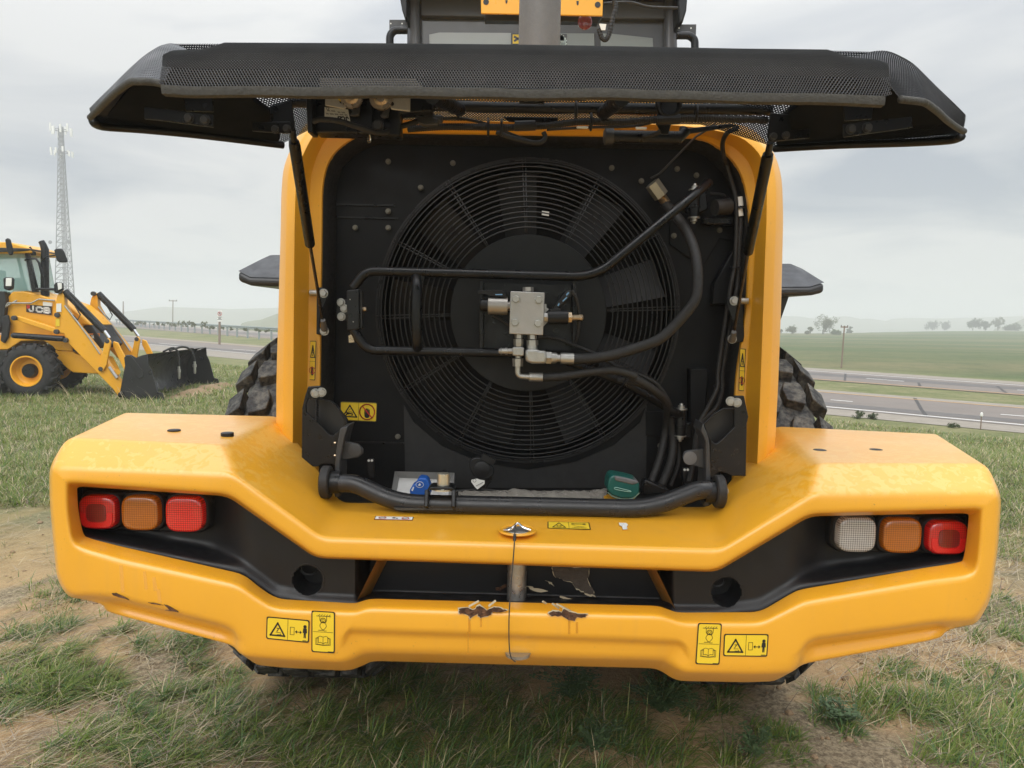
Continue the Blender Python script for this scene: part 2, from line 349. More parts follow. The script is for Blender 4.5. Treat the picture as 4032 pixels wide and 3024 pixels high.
M_ASPH = mat('worn_asphalt', (.15, .135, .122), .9, var=.1, scale=.5, col2=(.22, .185, .16), bump=.3, bscale=80)
M_GRAV = mat('gravel_shoulder', (.20, .18, .15), .95, scale=3, col2=(.33, .29, .24), bump=.8, bscale=60)
M_LINE = mat('white_road_paint', (.62, .61, .58), .7, var=.2, scale=6)
M_OLINE = mat('orange_road_paint', (.50, .28, .085), .7, var=.25, scale=4)
def wline(l, r, dz, el=230, er=40):
    """road line through two photo pixels, carried on past both ends"""
    a, b = PZ(*l, ROAD_Z+dz), PZ(*r, ROAD_Z+dz); d = (b-a).normalized()
    return a-d*el, b+d*er
def strip(name, l0, l1, m, dz, kind='structure', parent=None, n=26, el=230, er=40):
    a0, b0 = wline(*l0, dz, el, er); a1, b1 = wline(*l1, dz, el, er); v = []; f = []
    for i in range(n+1):
        t = i/n; v += [a0.lerp(b0, t), a1.lerp(b1, t)]
    for i in range(n): f.append((2*i, 2*i+2, 2*i+3, 2*i+1))
    o = MB().add(v, f).build(name, m, parent); 
    if kind and parent is None: tag(o, kind=kind)
    return o
E0 = ((976, 1417), (3299, 1636)); WN = ((1089, 1402), (3276, 1603)); ON = ((1088, 1371), (3261, 1545)); EM = ((1088, 1366), (3261, 1536))
E2 = ((1088, 1338), (3238, 1503)); OF = ((1088, 1335), (3238, 1497)); WF = ((1088, 1314), (3224, 1462)); E3 = ((1088, 1308), (3215, 1450))
strip('shoulder', E0, WN, M_GRAV, .012)
road1 = strip('road', ((1089, 1404), (3278, 1608)), ON, M_ASPH, .02)
strip('shoulder', ON, EM, M_GRAV, .012)
road2 = strip('road', OF, ((1088, 1312.5), (3224, 1459)), M_ASPH, .02)
strip('shoulder', ((1088, 1312.5), (3224, 1459)), E3, M_GRAV, .012)
def mark(name, ln, w, m, road, dz=.026, seg=None):
    a, b = wline(*ln, dz)
    if seg: a, b = PZ(*seg[0], ROAD_Z+dz), PZ(*seg[1], ROAD_Z+dz)
    d = (b-a).normalized(); nn = Vector((-d.y, d.x, 0))*w/2
    return MB().add([a-nn, a+nn, b+nn, b-nn], [(0, 1, 2, 3)]).build(name, m, road)
mark('edge_line', WN, .16, M_LINE, road1); mark('edge_line', ON, .13, M_OLINE, road1)
mark('edge_line', WF, .18, M_LINE, road2); mark('edge_line', ((1088, 1332), (3238, 1494)), .16, M_OLINE, road2)
for sg in (((915, 1375), (1007, 1381)), ((625, 1351), (707, 1358)), ((3271, 1574), (3357, 1581)), ((3940, 1631), (4032+60, 1643))): mark('lane_dash', None or WN, .15, M_LINE, road1, seg=sg)
for sg in (((3411, 1490), (3560, 1501)), ((702, 1303), (758, 1307)), ((932, 1318), (993, 1322)), ((4005, 1535), (4120, 1543))): mark('lane_dash', WN, .17, M_LINE, road2, seg=sg)
# tar-filled cracks and darker wheel tracks in the asphalt
M_TAR = mat('tar_seal', (.045, .042, .04), .7, var=.2); M_TRACK = mat('polished_wheel_track', (.115, .106, .1), .8, var=.15, scale=.8)
def lerpln(l0, l1, k): return tuple((a[0]+(b[0]-a[0])*k, a[1]+(b[1]-a[1])*k) for a, b in zip(l0, l1))
for k0, k1 in ((.16, .36),): strip('wheel_track', lerpln(((1089, 1404), (3278, 1608)), ON, k0), lerpln(((1089, 1404), (3278, 1608)), ON, k1), M_TRACK, .023, parent=road1)
for k0, k1 in ((.52, .8),): strip('wheel_track', lerpln(OF, WF, k0), lerpln(OF, WF, k1), M_TRACK, .023, parent=road2)
for pts, rd in (((RT_ := [(1290, 1215), (1320, 1265), (1345, 1310), (1385, 1362)]), road1), ([(705, 1010), (700, 1070)], road2), ([(1320, 1085), (1335, 1115)], road2), ([(1985, 1115), (2060, 1170)], road2)):
    w = [PZ(*Q('RT', *q), ROAD_Z+.025) for q in pts]; mb = MB()
    for a, b in zip(w, w[1:]):
        d = (b-a).normalized(); nn = Vector((-d.y, d.x, 0))*.05; mb.add([a-nn, a+nn, b+nn, b-nn], [(0, 1, 2, 3)])
    mb.build('tar_crack', M_TAR, rd)

M_HILL = mat('hill_grass', (.10, .13, .06), .95, scale=.02, col2=(.17, .165, .085), bump=.3, bscale=.4)
def hill(pts, D, depth, base=-30, rows=7):
    """ridge seen at photo pixels, at distance D, with slopes running down both ways"""
    xs = np.array([p[0] for p in pts], float); ys = np.array([p[1] for p in pts], float)
    X = np.linspace(xs[0], xs[-1], 80); Yp = np.interp(X, xs, ys); rings = []
    prof = [(-1, 0), (-.6, .28), (-.3, .68), (-.1, .94), (0, 1), (.4, .8), (1, .1)]
    for q, h in prof:
        row = []
        for k, (px, py) in enumerate(zip(X, Yp)):
            p = P(px, py, D); top = p.z; e = min(1, k/8, (79-k)/8)
            e = e*e*(3-2*e); z = base+(top-base)*h*e + (1.2*D/1000*math.sin(k*.7+q*3)*(1-abs(q)))*(q != 0)
            row.append(Vector((p.x*(1+q*depth/D), D+q*depth, z)))
        rings.append(row)
    o = MB().loft(rings, closed=False).build('hill', M_HILL, smooth=180); return tag(o, kind='structure')
hill([Q('BK', *q) for q in ((1440, 548), (1560, 530), (1700, 488), (1850, 468), (2040, 398), (2300, 330), (2700, 340), (3000, 420), (3300, 520))], 330, 110)
hill([Q('BK', *q) for q in ((-700, 480), (-200, 420), (270, 375), (500, 345), (700, 318), (1100, 330), (1500, 345), (2040, 330), (2600, 340))], 760, 250)
hill([Q('RT', *q) for q in ((-500, 545), (165, 524), (300, 525), (430, 546), (550, 535), (680, 524), (760, 530), (820, 549), (900, 544), (1050, 566), (1100, 546), (1250, 540), (1500, 545), (1700, 540), (2212, 524), (2900, 520))], 900, 260)
hill([Q('RT', *q) for q in ((1860, 650), (2030, 615), (2120, 585), (2212, 545), (2500, 500), (2900, 560))], 520, 120)
# ================================================================== wheel loader, seen from behind
loader = thing('wheel_loader', 'large yellow wheel loader seen from behind, rear grille raised over its cooling fan', 'wheel loader', (.05, 3.0, 0))
def V3(e, prev=None):
    if e[0] == 'b': return prev+Vector((0, e[1], 0))
    if len(e) == 4: return PZ(e[0], e[1], e[3])
    return P(*e)
F_, L_ = 1.92, 1.985
zt = P(266, 1723, F_+.10).z; zr = P(3221, 1823, F_+.10).z; zcen = P(1400, 2140, F_).z+.022
b45 = ('b', .45)
CW = [  # (R1 opening edge, R2 lip, R3 face edge, R4, R5, type)
 ((308,2010,L_),(262,2010,F_),(204,1984,F_+.015),(194,1984,F_+.06),b45,'S'),
 ((304,1935,L_),(262,1918,F_),(202,1862,F_+.012),(192,1836,F_+.06),b45,'S'),
 ((304,1915,L_),(264,1897,F_),(210,1838,F_+.01),(262,1722,F_+.10),(484,1622,'z',zt),'T'),
 ((895,1954,L_),(905,1945,F_),(917,1866,F_),(878,1752,F_+.10),(1100,1636,'z',zt),'T'),
 ((1243,2198,L_),(1250,2192,F_),(1265,2118,F_),(1335,1985,'z',zcen),('b',.03),'T'),
 ((2822,2253,L_),(2815,2245,F_),(2838,2165,F_),(2800,2003,'z',zcen),('b',.03),'T'),
 ((3190,2033,L_),(3185,2022,F_),(3205,1945,F_),(3221,1823,F_+.10),(3050,1676,'z',zr),'T'),
 ((3814,2021,L_),(3868,2000,F_),(3922,1940,F_+.01),(3886,1825,F_+.10),(3696,1707,'z',zr),'T'),
 ((3814,2040,L_),(3868,2020,F_),(3936,1962,F_+.012),(3945,1952,F_+.06),b45,'S'),
 ((3805,2130,L_),(3862,2140,F_),(3924,2150,F_+.015),(3932,2150,F_+.06),b45,'S'),
 ((3793,2205,L_),(3850,2250,F_),(3895,2345,F_+.015),(3902,2365,F_+.06),b45,'S'),
 ((3780,2213,L_),(3800,2275,F_),(3838,2440,F_+.01),(3848,2462,F_+.06),b45,'S'),
 ((3700,2225,L_),(3710,2285,F_),(3732,2440,F_),(3737,2470,F_+.03),(3724,2513,F_+.06),'B'),
 ((3650,2232,L_),(3650,2292,F_),(3688,2447,F_),(3688,2472,F_+.065),(3655,2530,F_+.05),'B'),
 ((3150,2319,L_),(3165,2372,F_),(3184,2516,F_),(3186,2545,F_+.065),(3164,2621,F_+.05),'B'),
 ((3120,2332,L_),(3132,2388,F_),(3140,2560,F_),(3140,2600,F_),(3121,2648,F_+.005),'B'),
 ((2992,2408,L_),(2995,2455,F_),(2990,2570,F_),(2990,2620,F_),(2990,2653,F_+.005),'B'),
 ((2663,2410,L_),(2690,2455,F_),(2725,2560,F_),(2725,2620,F_),(2694,2647,F_+.005),'B'),
 ((2625,2395,L_),(2640,2440,F_),(2685,2525,F_),(2685,2540,F_+.02),(2635,2607,F_+.03),'B'),
 ((2590,2383,L_),(2600,2425,F_),(2640,2520,F_),(2640,2538,F_+.02),(2600,2595,F_+.025),'B'),
 ((2000,2369,L_),(2000,2410,F_),(2000,2497,F_),(2000,2514,F_+.02),(2000,2580,F_+.025),'B'),
 ((1461,2355,L_),(1450,2395,F_),(1410,2478,F_),(1410,2495,F_+.02),(1442,2565,F_+.025),'B'),
 ((1425,2365,L_),(1415,2408,F_),(1372,2476,F_),(1372,2490,F_+.02),(1410,2580,F_+.03),'B'),
 ((1401,2374,L_),(1390,2412,F_),(1335,2520,F_),(1335,2575,F_),(1349,2606,F_+.005),'B'),
 ((1090,2356,L_),(1080,2398,F_),(1080,2510,F_),(1080,2560,F_),(1090,2594,F_+.005),'B'),
 ((1020,2310,L_),(1005,2352,F_),(950,2490,F_),(948,2545,F_),(945,2580,F_+.005),'B'),
 ((961,2259,L_),(940,2305,F_),(905,2465,F_),(905,2495,F_+.065),(914,2545,F_+.05),'B'),
 ((480,2150,L_),(470,2205,F_),(479,2356,F_),(479,2385,F_+.065),(456,2423,F_+.05),'B'),
 ((420,2135,L_),(405,2185,F_),(395,2338,F_),(390,2365,F_+.03),(403,2408,F_+.055),'B'),
 ((350,2118,L_),(330,2165,F_),(274,2345,F_+.01),(264,2354,F_+.06),b45,'S'),
 ((328,2108,L_),(280,2135,F_),(230,2270,F_+.015),(222,2277,F_+.06),b45,'S'),
]
def counterweight():
    prof = []
    for st in CW:
        r = []
        for e in st[:5]: r.append(V3(e, r[-1] if r else None))
        r0 = r[0]+Vector((0, .03, -.06)) if st[5] == 'B' else P(st[0][0], st[0][1]-(12 if st[5] == 'T' else 0), 2.09); r5 = r[4]
        if st[5] == 'T': r6 = r5+Vector((0, .02, -.12)); r7 = r6+Vector((0, 0, -.3))
        elif st[5] == 'S': r6 = r5+Vector((0, .08, 0)); r7 = r6+Vector((-.1 if r6.x > 0 else .1, 0, 0))
        else:
            dp = -.078 if 940 < st[4][0] < 3140 else -.024
            r6 = r5+Vector((0, .10, dp)); r7 = r6+Vector((0, .5, .12))
        prof.append([r0]+r+[r6, r7])
    R = [0, .005, .016, .016, .012, .022, .02, 0]
    out = []
    for p in prof:
        q = [p[0]]
        for i in range(1, len(p)-1):
            a, v, b = p[i-1], p[i], p[i+1]; da, db = a-v, b-v; c = min(R[i], .47*da.length, .47*db.length)
            s, e = v+da.normalized()*c, v+db.normalized()*c
            for k in range(5):
                t = k/4; q.append(s*(1-t)**2+v*(2*t*(1-t))+e*t*t)
        q.append(p[-1]); out.append(q)
    n = len(out); m = len(out[0]); rows = []
    for i in range(n):
        A, Vv, B = out[i-1], out[i], out[(i+1) % n]
        for k in range(5):
            t = k/4; row = []
            for j in range(m):
                da, db = A[j]-Vv[j], B[j]-Vv[j]; ca = min(.028, .47*da.length); cb = min(.028, .47*db.length)
                s = Vv[j]+da.normalized()*ca; e = Vv[j]+db.normalized()*cb
                row.append(s*(1-t)**2+Vv[j]*(2*t*(1-t))+e*t*t)
            rows.append(row)
    N = len(rows); vs = [q for r in rows for q in r]; fs = []
    for i in range(N):
        for j in range(m-1):
            a, b = i*m+j, ((i+1) % N)*m+j; fs.append((a, b, b+1, a+1))
    return MB().add(vs, fs).build('counterweight', M_Y, loader, smooth=180)
cw = counterweight()

# ---- black moulded insert in the counterweight opening
_tx = [300,895,1243,2822,3190,3830]; _ty = [1920,1954,2198,2253,2033,2021]
_bx = [300,350,480,961,1090,1401,1461,2590,2663,2992,3141,3650,3830]; _by = [2105,2118,2150,2259,2356,2374,2355,2383,2410,2408,2321,2232,2200]
def insert_Y(x, y, t):
    Y = 2.012
    pl = sstep(1000, 820, x) if x < 2000 else sstep(3085, 3265, x)
    Y += .07*float(pl*sstep(1.0, .62, t))
    Y += .11*float(sstep(1395, 1462, x)*sstep(2655, 2590, x))
    Y += (1.994-Y)*float(sstep(.72, .93, t))
    return Y
SOCK = ((1211, 2285), (2860, 2332))
def insert():
    xs = np.unique(np.concatenate((np.linspace(297, 3830, 150), np.linspace(1390, 1470, 12), np.linspace(2580, 2665, 12), np.linspace(1135, 1287, 30), np.linspace(2784, 2936, 30)))); rows = []; TT = np.linspace(0, 1, 46); pix = []
    for x in xs:
        y0, y1 = np.interp(x, _tx, _ty)-22, np.interp(x, _bx, _by)+24
        rows.append([P(x, y0+(y1-y0)*t, insert_Y(x, 0, t)) for t in TT]); pix.append([(x, y0+(y1-y0)*t) for t in TT])
    vs = [q for r in rows for q in r]; px_ = [q for r in pix for q in r]; m = len(TT); fs = []
    for i in range(len(xs)-1):
        for j in range(m-1):
            f = (i*m+j, i*m+j+1, (i+1)*m+j+1, (i+1)*m+j)
            if any(min(math.hypot(px_[k][0]-a, px_[k][1]-b) for k in f) < 56 for a, b in SOCK): continue
            fs.append(f)
    MBk = MB().add(vs, fs)
    return MBk.build('recess_insert', M_BLK, cw, smooth=50)
insert()
for cxp, cyp in ((1211, 2285), (2860, 2332)):              # tie-down sockets
    c = P(cxp, cyp, 2.012); o = MB()
    o.tube([c+Vector((0, dy, 0)) for dy in (.012, .002, -.001, -.0005, .02, .09)], [.052, .051, .048, .0445, .043, .040], 32, cap=False)
    o.cyl(c+Vector((0, .088, 0)), c+Vector((0, .096, 0)), .042, n=24)
    o.tube([c+Vector((-.012+.024*math.cos(a), .06, .012+.018*math.sin(a))) for a in np.linspace(0, 6.283, 17)], .0035, 6)
    o.build('tie_down_socket', M_BLK, cw)
# seam in the insert
MB().tube(L3('S', [(1336, 2212, 2.026), (1335, 2250, 2.026), (1333, 2290, 2.026), (1335, 2358, 2.026)], 0), .0035, 6).build('insert_seam', M_DECK, cw)

# ---- lamps
def sq(c, hx, hy, n=44, e=3.7):
    return [c+Vector((hx*math.copysign(abs(math.cos(a))**(2/e), math.cos(a)), 0, hy*math.copysign(abs(math.sin(a))**(2/e), math.sin(a)))) for a in [2*math.pi*k/n for k in range(n)]]
def lens_mat(name, col, dark):
    m = mat(name, col, .16, var=.12, scale=40, coat=1., rvar=.04, spec=.6)
    t, N, b = nt(m); c = t.nodes['Texture Coordinate']
    mp = N('ShaderNodeMapping'); mp.inputs['Rotation'].default_value = (0, rad(45), 0); mp.inputs['Scale'].default_value = (230, 0, 230); t.links.new(c.outputs['Object'], mp.inputs[0])
    ch = N('ShaderNodeTexChecker'); ch.inputs['Scale'].default_value = 1.; t.links.new(mp.outputs[0], ch.inputs[0])
    old = b.inputs['Base Color'].links[0].from_socket; mx = N('ShaderNodeMix'); mx.data_type = 'RGBA'; mx.blend_type = 'MULTIPLY'
    mx.inputs[7].default_value = (dark, dark, dark, 1); sc = N('ShaderNodeMath'); sc.operation = 'MULTIPLY'; sc.inputs[1].default_value = 1.0
    t.links.new(ch.outputs[1], sc.inputs[0]); t.links.new(sc.outputs[0], mx.inputs[0]); t.links.new(old, mx.inputs[6]); t.links.new(mx.outputs[2], b.inputs['Base Color'])
    bp = N('ShaderNodeBump'); bp.inputs['Strength'].default_value = .5; bp.inputs['Distance'].default_value = .002; t.links.new(ch.outputs[1], bp.inputs['Height']); t.links.new(bp.outputs[0], b.inputs['Normal'])
    return m
ML_R = lens_mat('red_lamp_lens', (.62, .012, .014), .62); ML_RB = lens_mat('bright_red_lamp_lens', (.80, .02, .016), .45); ML_RD = lens_mat('dark_red_lamp_lens', (.20, .006, .01), .6)
ML_A = lens_mat('amber_lamp_lens', (.46, .135, .006), .6); ML_AD = lens_mat('deep_amber_lens', (.26, .07, .004), .6); ML_W = lens_mat('clear_lamp_lens', (.46, .47, .47), .42); ML_WD = lens_mat('grey_lamp_reflector', (.17, .17, .16), .5)
ML_RF = mat('red_retro_reflector', (.60, .012, .014), .3, var=.15, scale=300, coat=.5)
def lamp(fr, cx_, cy_, hx, hy, mm, inner, name, label, style):
    c = P(*Q(fr, cx_, cy_), 2.035); k = 2.035/2917/FR[fr][2]; hx *= k; hy *= k
    bz = MB().loft([sq(c+Vector((0, .05, 0)), hx*1.24, hy*1.2), sq(c+Vector((0, .015, 0)), hx*1.22, hy*1.17), sq(c+Vector((0, .008, 0)), hx*1.12, hy*1.1)]).build(name, M_BLK, cw)
    bz['label'] = label
    MB().loft([sq(c+Vector((0, .012, 0)), hx*1.02, hy*1.02), sq(c+Vector((0, -.012, 0)), hx, hy), sq(c+Vector((0, -.0165, 0)), hx*.95, hy*.95), sq(c+Vector((0, -.0182, 0)), hx*.8, hy*.8), sq(c+Vector((0, -.019, 0)), hx*.3, hy*.3)]).build('lens', mm, bz, smooth=60)
    if style == 'ring':
        MB().loft([sq(c+Vector((0, -.017, 0)), hx*.55, hy*.55), sq(c+Vector((0, -.0205, 0)), hx*.53, hy*.53), sq(c+Vector((0, -.021, 0)), hx*.3, hy*.3)]).build('inner_lens', inner, bz, smooth=60)
    if style == 'ring':
        rb = MB(); n_ = 24; ang = [math.pi+math.pi*k/n_ for k in range(n_+1)]; sp = lambda k_, dy: [c+Vector((k_*hx*math.copysign(abs(math.cos(t))**(2/4.6), math.cos(t)), dy, k_*hy*math.copysign(abs(math.sin(t))**(2/4.6), math.sin(t)))) for t in ang]
        rb.loft([sp(.88, -.0170), sp(.86, -.0195), sp(.60, -.0205), sp(.58, -.0185)], closed=False); rb.build('reflector_band', ML_RF, bz, smooth=60)
    for rr, mm2 in ():
        q = c+Vector((0, -.0195-(.0018 if style == 'ring' else 0)-.0006*(.4-rr), 0)); MB().lathe(q, (0, -1, 0), [(-.003, hx*rr), (.0002, hx*rr*.96), (.0006, hx*.02)], 24).build('lens_ring', mm2, bz, smooth=60)
lamp('WL', 505, 960, 152, 141, ML_R, ML_RD, 'tail_lamp', 'red square tail lamp at the left end', 'ring')
lamp('WL', 850, 966, 153, 146, ML_A, ML_AD, 'indicator_lamp', 'amber indicator lamp between the two red lamps', '')
lamp('WL', 1210, 976, 155, 148, ML_RB, ML_R, 'fog_lamp', 'bright red fog lamp beside the black recess', '')
lamp('WR', 1250, 722, 109, 102, ML_W, ML_WD, 'reversing_lamp', 'clear reversing lamp on the right', '')
lamp('WR', 1505, 728, 111, 102, ML_A, ML_AD, 'indicator_lamp', 'amber indicator lamp beside the clear lamp', '')
lamp('WR', 1762, 740, 113, 98, ML_R, ML_RD, 'tail_lamp', 'red square tail lamp at the right end', 'ring')
for pts in ([('WL', 350, 770), ('WL', 1430, 845), ('WL', 1415, 1080), ('WL', 1330, 1140), ('WL', 372, 1112)], [('WR', 1110, 618), ('WR', 1890, 618), ('WR', 1868, 842), ('WR', 1180, 830), ('WR', 1108, 790)]):
    MB().prism([P(*Q(*p), 2.062) for p in pts], (0, .05, 0)).build('lamp_plate', M_BLK, cw, bevel=.006)

# ---- plugs in the tops of the wings
for fr, x, y, w, z0 in (('WL', 1110, 302, 52, zt), ('WL', 1545, 326, 52, zt), ('WR', 1050, 252, 38, zr), ('WR', 1370, 250, 38, zr)):
    p = PZ(*Q(fr, x, y), z0-.002); r = w/FR[fr][2]*p.y/2917
    MB().lathe(p, (0, 0, 1), [(-.01, r), (.0022, r), (.0036, r*.85), (.0038, .001)], 20).build('hole_plug', M_BLK, cw)

# ---- hitch pin with its lanyard
pin = MB(); a = P(2033, 2180, 2.055); b = P(2033, 2400, 2.055)
a = Vector((b.x, 2.055, a.z)); pin.cyl(a, b, .0275, n=26)
pino = pin.build('hitch_pin', mat('worn_zinc_pin', (.40, .40, .38), .34, metal=.8, var=.35, scale=26, bump=.25, bscale=60), cw)
top = PZ(*Q('BC', 1165, 218), zcen+.001)
MB().tube([top+Vector((.048*math.cos(t), .048*math.sin(t), .000)) for t in np.linspace(0, 2*math.pi, 33)], .0035, 8).build('pin_recess_rim', M_Y, cw)
MB().lathe(top, (0, 0, 1), [(-.002, .046), (.0015, .046), (.002, .001)], 28).build('pin_recess', M_Y, cw)
MB().lathe(top+Vector((0, -.004, 0)), (0, 0, 1), [(0, .034), (.003, .033), (.0042, .024), (.0045, .001)], 22).build('pin_head', M_STEEL, pino)
MB().tube(cr([top+Vector(q) for q in ((-.036, -.02, .006), (-.02, -.03, .010), (0, -.002, .020), (.014, -.016, .014), (.036, -.02, .007))], 5), .0032, 8).build('pin_clip', M_CHROME, pino)
lan = [top+Vector((-.006, -.006, .018))]+L3('S', [(2026, 2118, F_-.02), (2024, 2160, F_-.032), (2016, 2260, F_-.034), (2008, 2360, F_-.034), (2004, 2450, F_-.03), (2005, 2540, F_-.018), (2012, 2588, F_-.008), (2030, 2606, F_+.0)], 0)
MB().tube(cr(lan, 5), .0017, 6).build('lanyard', M_GREY, pino)
MB().cyl(P(2027, 2105, F_-.012), P(2026, 2128, F_-.022), .0042, n=10).build('lanyard_ferrule', M_RUB, pino)
q = P(2039, 2578, F_+.035); MB().lathe(q+Vector((0, 0, .01)), (0, 0, -1), [(0, .036), (.010, .034), (.016, .022), (.017, .001)], 22).build('pin_end', M_STEEL, pino)

M_SHADE_GRIME = mat('shaded_grimy_yellow', (.22, .10, .014), .6, var=.4, scale=18, col2=(.36, .17, .025), bump=.2, bscale=80)
# angled yellow cheeks at both ends of the hitch slot; their shade is in the grimy colour
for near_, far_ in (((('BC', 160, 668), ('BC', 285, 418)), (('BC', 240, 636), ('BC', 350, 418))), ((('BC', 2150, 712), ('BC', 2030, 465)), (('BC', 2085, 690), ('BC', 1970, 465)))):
    a0, a1 = [P(*Q(*q), 2.0) for q in near_]; c0, c1 = [P(*Q(*q), 2.10) for q in far_]; MB().add([a0, a1, c1, c0]+[q+Vector((0, .02, 0)) for q in (a0, a1, c1, c0)], [(0, 1, 2, 3), (7, 6, 5, 4), (0, 4, 5, 1), (1, 5, 6, 2), (2, 6, 7, 3), (3, 7, 4, 0)]).build('slot_cheek', M_SHADE_GRIME, cw)
# ---- chips, rust and torn lining
def patch(name, fr, pts, Y, m, edge=None, parent=cw, jit=0., dY=.0, thick=.003):
    p = [Q(fr, *q[:2]) for q in pts]; pp = []
    r = random.Random(len(pts)*7+int(pts[0][0]))
    for i in range(len(p)):
        a, b = p[i], p[(i+1) % len(p)]
        for k in range(3):
            t = k/3; pp.append((a[0]+(b[0]-a[0])*t+r.uniform(-jit, jit), a[1]+(b[1]-a[1])*t+r.uniform(-jit, jit)))
    cx0 = sum(a for a, _ in pp)/len(pp); cy0 = sum(b for _, b in pp)/len(pp)
    w = [P(x, y, Y+dY*(y-cy0)/40) for x, y in pp]; mb = MB().prism(w, (0, thick, 0)); o = mb.build(name, m, parent)
    if edge:
        ee = [P(cx0+(x-cx0)*1.04+(r.uniform(-1.5, 1.5)), cy0+(y-cy0)*1.16-2+r.uniform(-2, 3), Y+.0012+dY*(y-cy0)/40) for x, y in pp]
        MB().prism(ee, (0, thick, 0)).build('chipped_edge', edge, o)
    return o
patch('rust_chip', 'BC', [(800, 705), (860, 698), (885, 716), (930, 690), (975, 715), (1020, 700), (1060, 702), (1100, 722), (1050, 730), (1005, 728), (1000, 745), (935, 765), (915, 742), (870, 765), (858, 742), (805, 738)], F_-.0035, M_RUST, M_CREAM, jit=2.5)
patch('rust_chip', 'BC', [(1360, 738), (1385, 722), (1440, 728), (1455, 708), (1510, 730), (1550, 740), (1600, 745), (1580, 762), (1540, 758), (1520, 778), (1480, 776), (1440, 752), (1380, 752)], F_-.0035, M_RUST, M_CREAM, jit=2.5)
patch('torn_crack', 'BL', [(493, 318), (520, 316), (560, 332), (610, 362), (570, 352), (530, 340), (500, 330)], F_-.002, M_RUST, jit=1)
patch('torn_crack', 'BL', [(848, 430), (880, 428), (860, 408), (840, 392), (870, 400), (905, 420), (940, 444), (900, 438)], F_-.002, M_RUST, jit=1)
patch('scratch', 'BL', [(735, 378), (790, 384), (840, 398), (800, 392), (760, 386)], F_-.002, M_RUST, jit=1)
for (x0, y0, x1, y1) in ((862, 692, 925, 657), (985, 690, 1030, 655), (1408, 676, 1500, 724), (1382, 674, 1425, 704), (1322, 660, 1345, 674)):
    a, b = P(*Q('BC', x0, y0), F_-.002), P(*Q('BC', x1, y1), F_+.012); MB().bar(a, b, .005, .002, (0, 1, 0)).build('paint_scrape', M_CREAM, cw)
M_RRUN = mat('rust_run', (.55, .22, .02), .5, var=.2, scale=30, alpha=.16)
for x, y0, y1, w in ((866, 765, 850, 9), (938, 765, 820, 7), (1487, 778, 865, 9), (1535, 790, 860, 9), (858, 850, 980, 6)):
    a, b = P(*Q('BC', x, y0), F_-.0012), P(*Q('BC', x, y1), F_-.0012); MB().bar(a, b, w*.0007, .001, (0, -1, 0)).build('rust_run', M_RRUN, cw)
M_MILK = mat('dried_milky_run', (.85, .56, .22), .5, var=.2, scale=50, alpha=.09)
for x, y0, y1, w in ((555, 130, 310, 14), (712, 170, 290, 12), (775, 210, 300, 14), (805, 290, 380, 14)):
    a, b = P(*Q('BL', x, y0), F_-.0012), P(*Q('BL', x+12, y1), F_-.0012); MB().bar(a, b, w*.0007, .001, (0, -1, 0)).build('milky_run', M_MILK, cw)
patch('torn_lining', 'BC', [(1383, 450), (1450, 438), (1520, 450), (1610, 452), (1612, 500), (1600, 530), (1630, 580), (1645, 620), (1600, 612), (1560, 596), (1520, 570), (1495, 536), (1440, 524), (1405, 510), (1388, 480)], 2.10, M_BROWN, M_CREAM, jit=3, thick=.006)
patch('torn_flap', 'BC', [(1225, 568), (1270, 575), (1350, 600), (1310, 602), (1250, 590)], 2.09, M_CREAM, jit=3)
patch('torn_flap', 'BC', [(1030, 580), (1098, 556), (1100, 572), (1035, 600)], 2.09, M_RUST, jit=3)
patch('torn_flap', 'BC', [(1432, 624), (1510, 648), (1500, 656), (1430, 636)], 2.09, M_CREAM, jit=2)
patch('torn_flap', 'BC', [(1340, 530), (1380, 545), (1400, 568), (1370, 556)], 2.11, M_CREAM, jit=4)
for pts in ([(230, 640), (700, 540), (1090, 520)], [(520, 620), (760, 590), (1090, 560)], [(1240, 540), (1400, 580), (1660, 660)], [(1300, 560), (1560, 640), (1640, 670)]):   # creased black sheet
    MB().tube(cr([P(*Q('BC', *q), 2.132) for q in pts], 6), .010, 8).build('crease', mat('creased_sheet', (.02, .02, .021), .35, var=.4, scale=30), cw)

# ---- hood surround (yellow arch)
HC = [
 ((1086,1890),(1118,1900),(1152,1906),(1190,1910),(1251,1875)), ((1087,1500),(1115,1500),(1155,1500),(1211,1500),(1260,1500)), ((1104,900),(1128,900),(1160,900),(1218,900),(1267,900)),
 ((1106,760),(1130,760),(1164,762),(1219,765),(1268,760)), ((1114,660),(1136,665),(1170,672),(1224,692),(1275,690)), ((1145,579),(1164,590),(1195,605),(1242,628),(1299,619)),
 ((1204,480),(1222,497),(1240,520),(1278,548),(1353,565)), ((1290,440),(1300,458),(1312,480),(1335,507),(1416,531)), ((1450,432),(1450,450),(1450,470),(1450,497),(1450,520)),
 ((2650,455),(2650,473),(2650,492),(2650,517),(2650,540)), ((2830,470),(2822,490),(2812,512),(2795,535),(2759,545)), ((2960,500),(2946,518),(2925,540),(2888,575),(2827,574)),
 ((3045,585),(3026,597),(2999,612),(2953,640),(2900,646)), ((3080,690),(3055,695),(3020,702),(2975,715),(2930,710)), ((3086,850),(3056,850),(3018,850),(2980,850),(2955,850)),
 ((3077,1200),(3043,1200),(3005,1200),(2962,1200),(2940,1200)), ((3066,1500),(3034,1500),(2995,1500),(2937,1500),(2896,1500)), ((3047,1872),(3010,1890),(2977,1935),(2937,1955),(2885,1920))]
HD = (2.46, 2.42, 2.412, 2.52, 2.535)
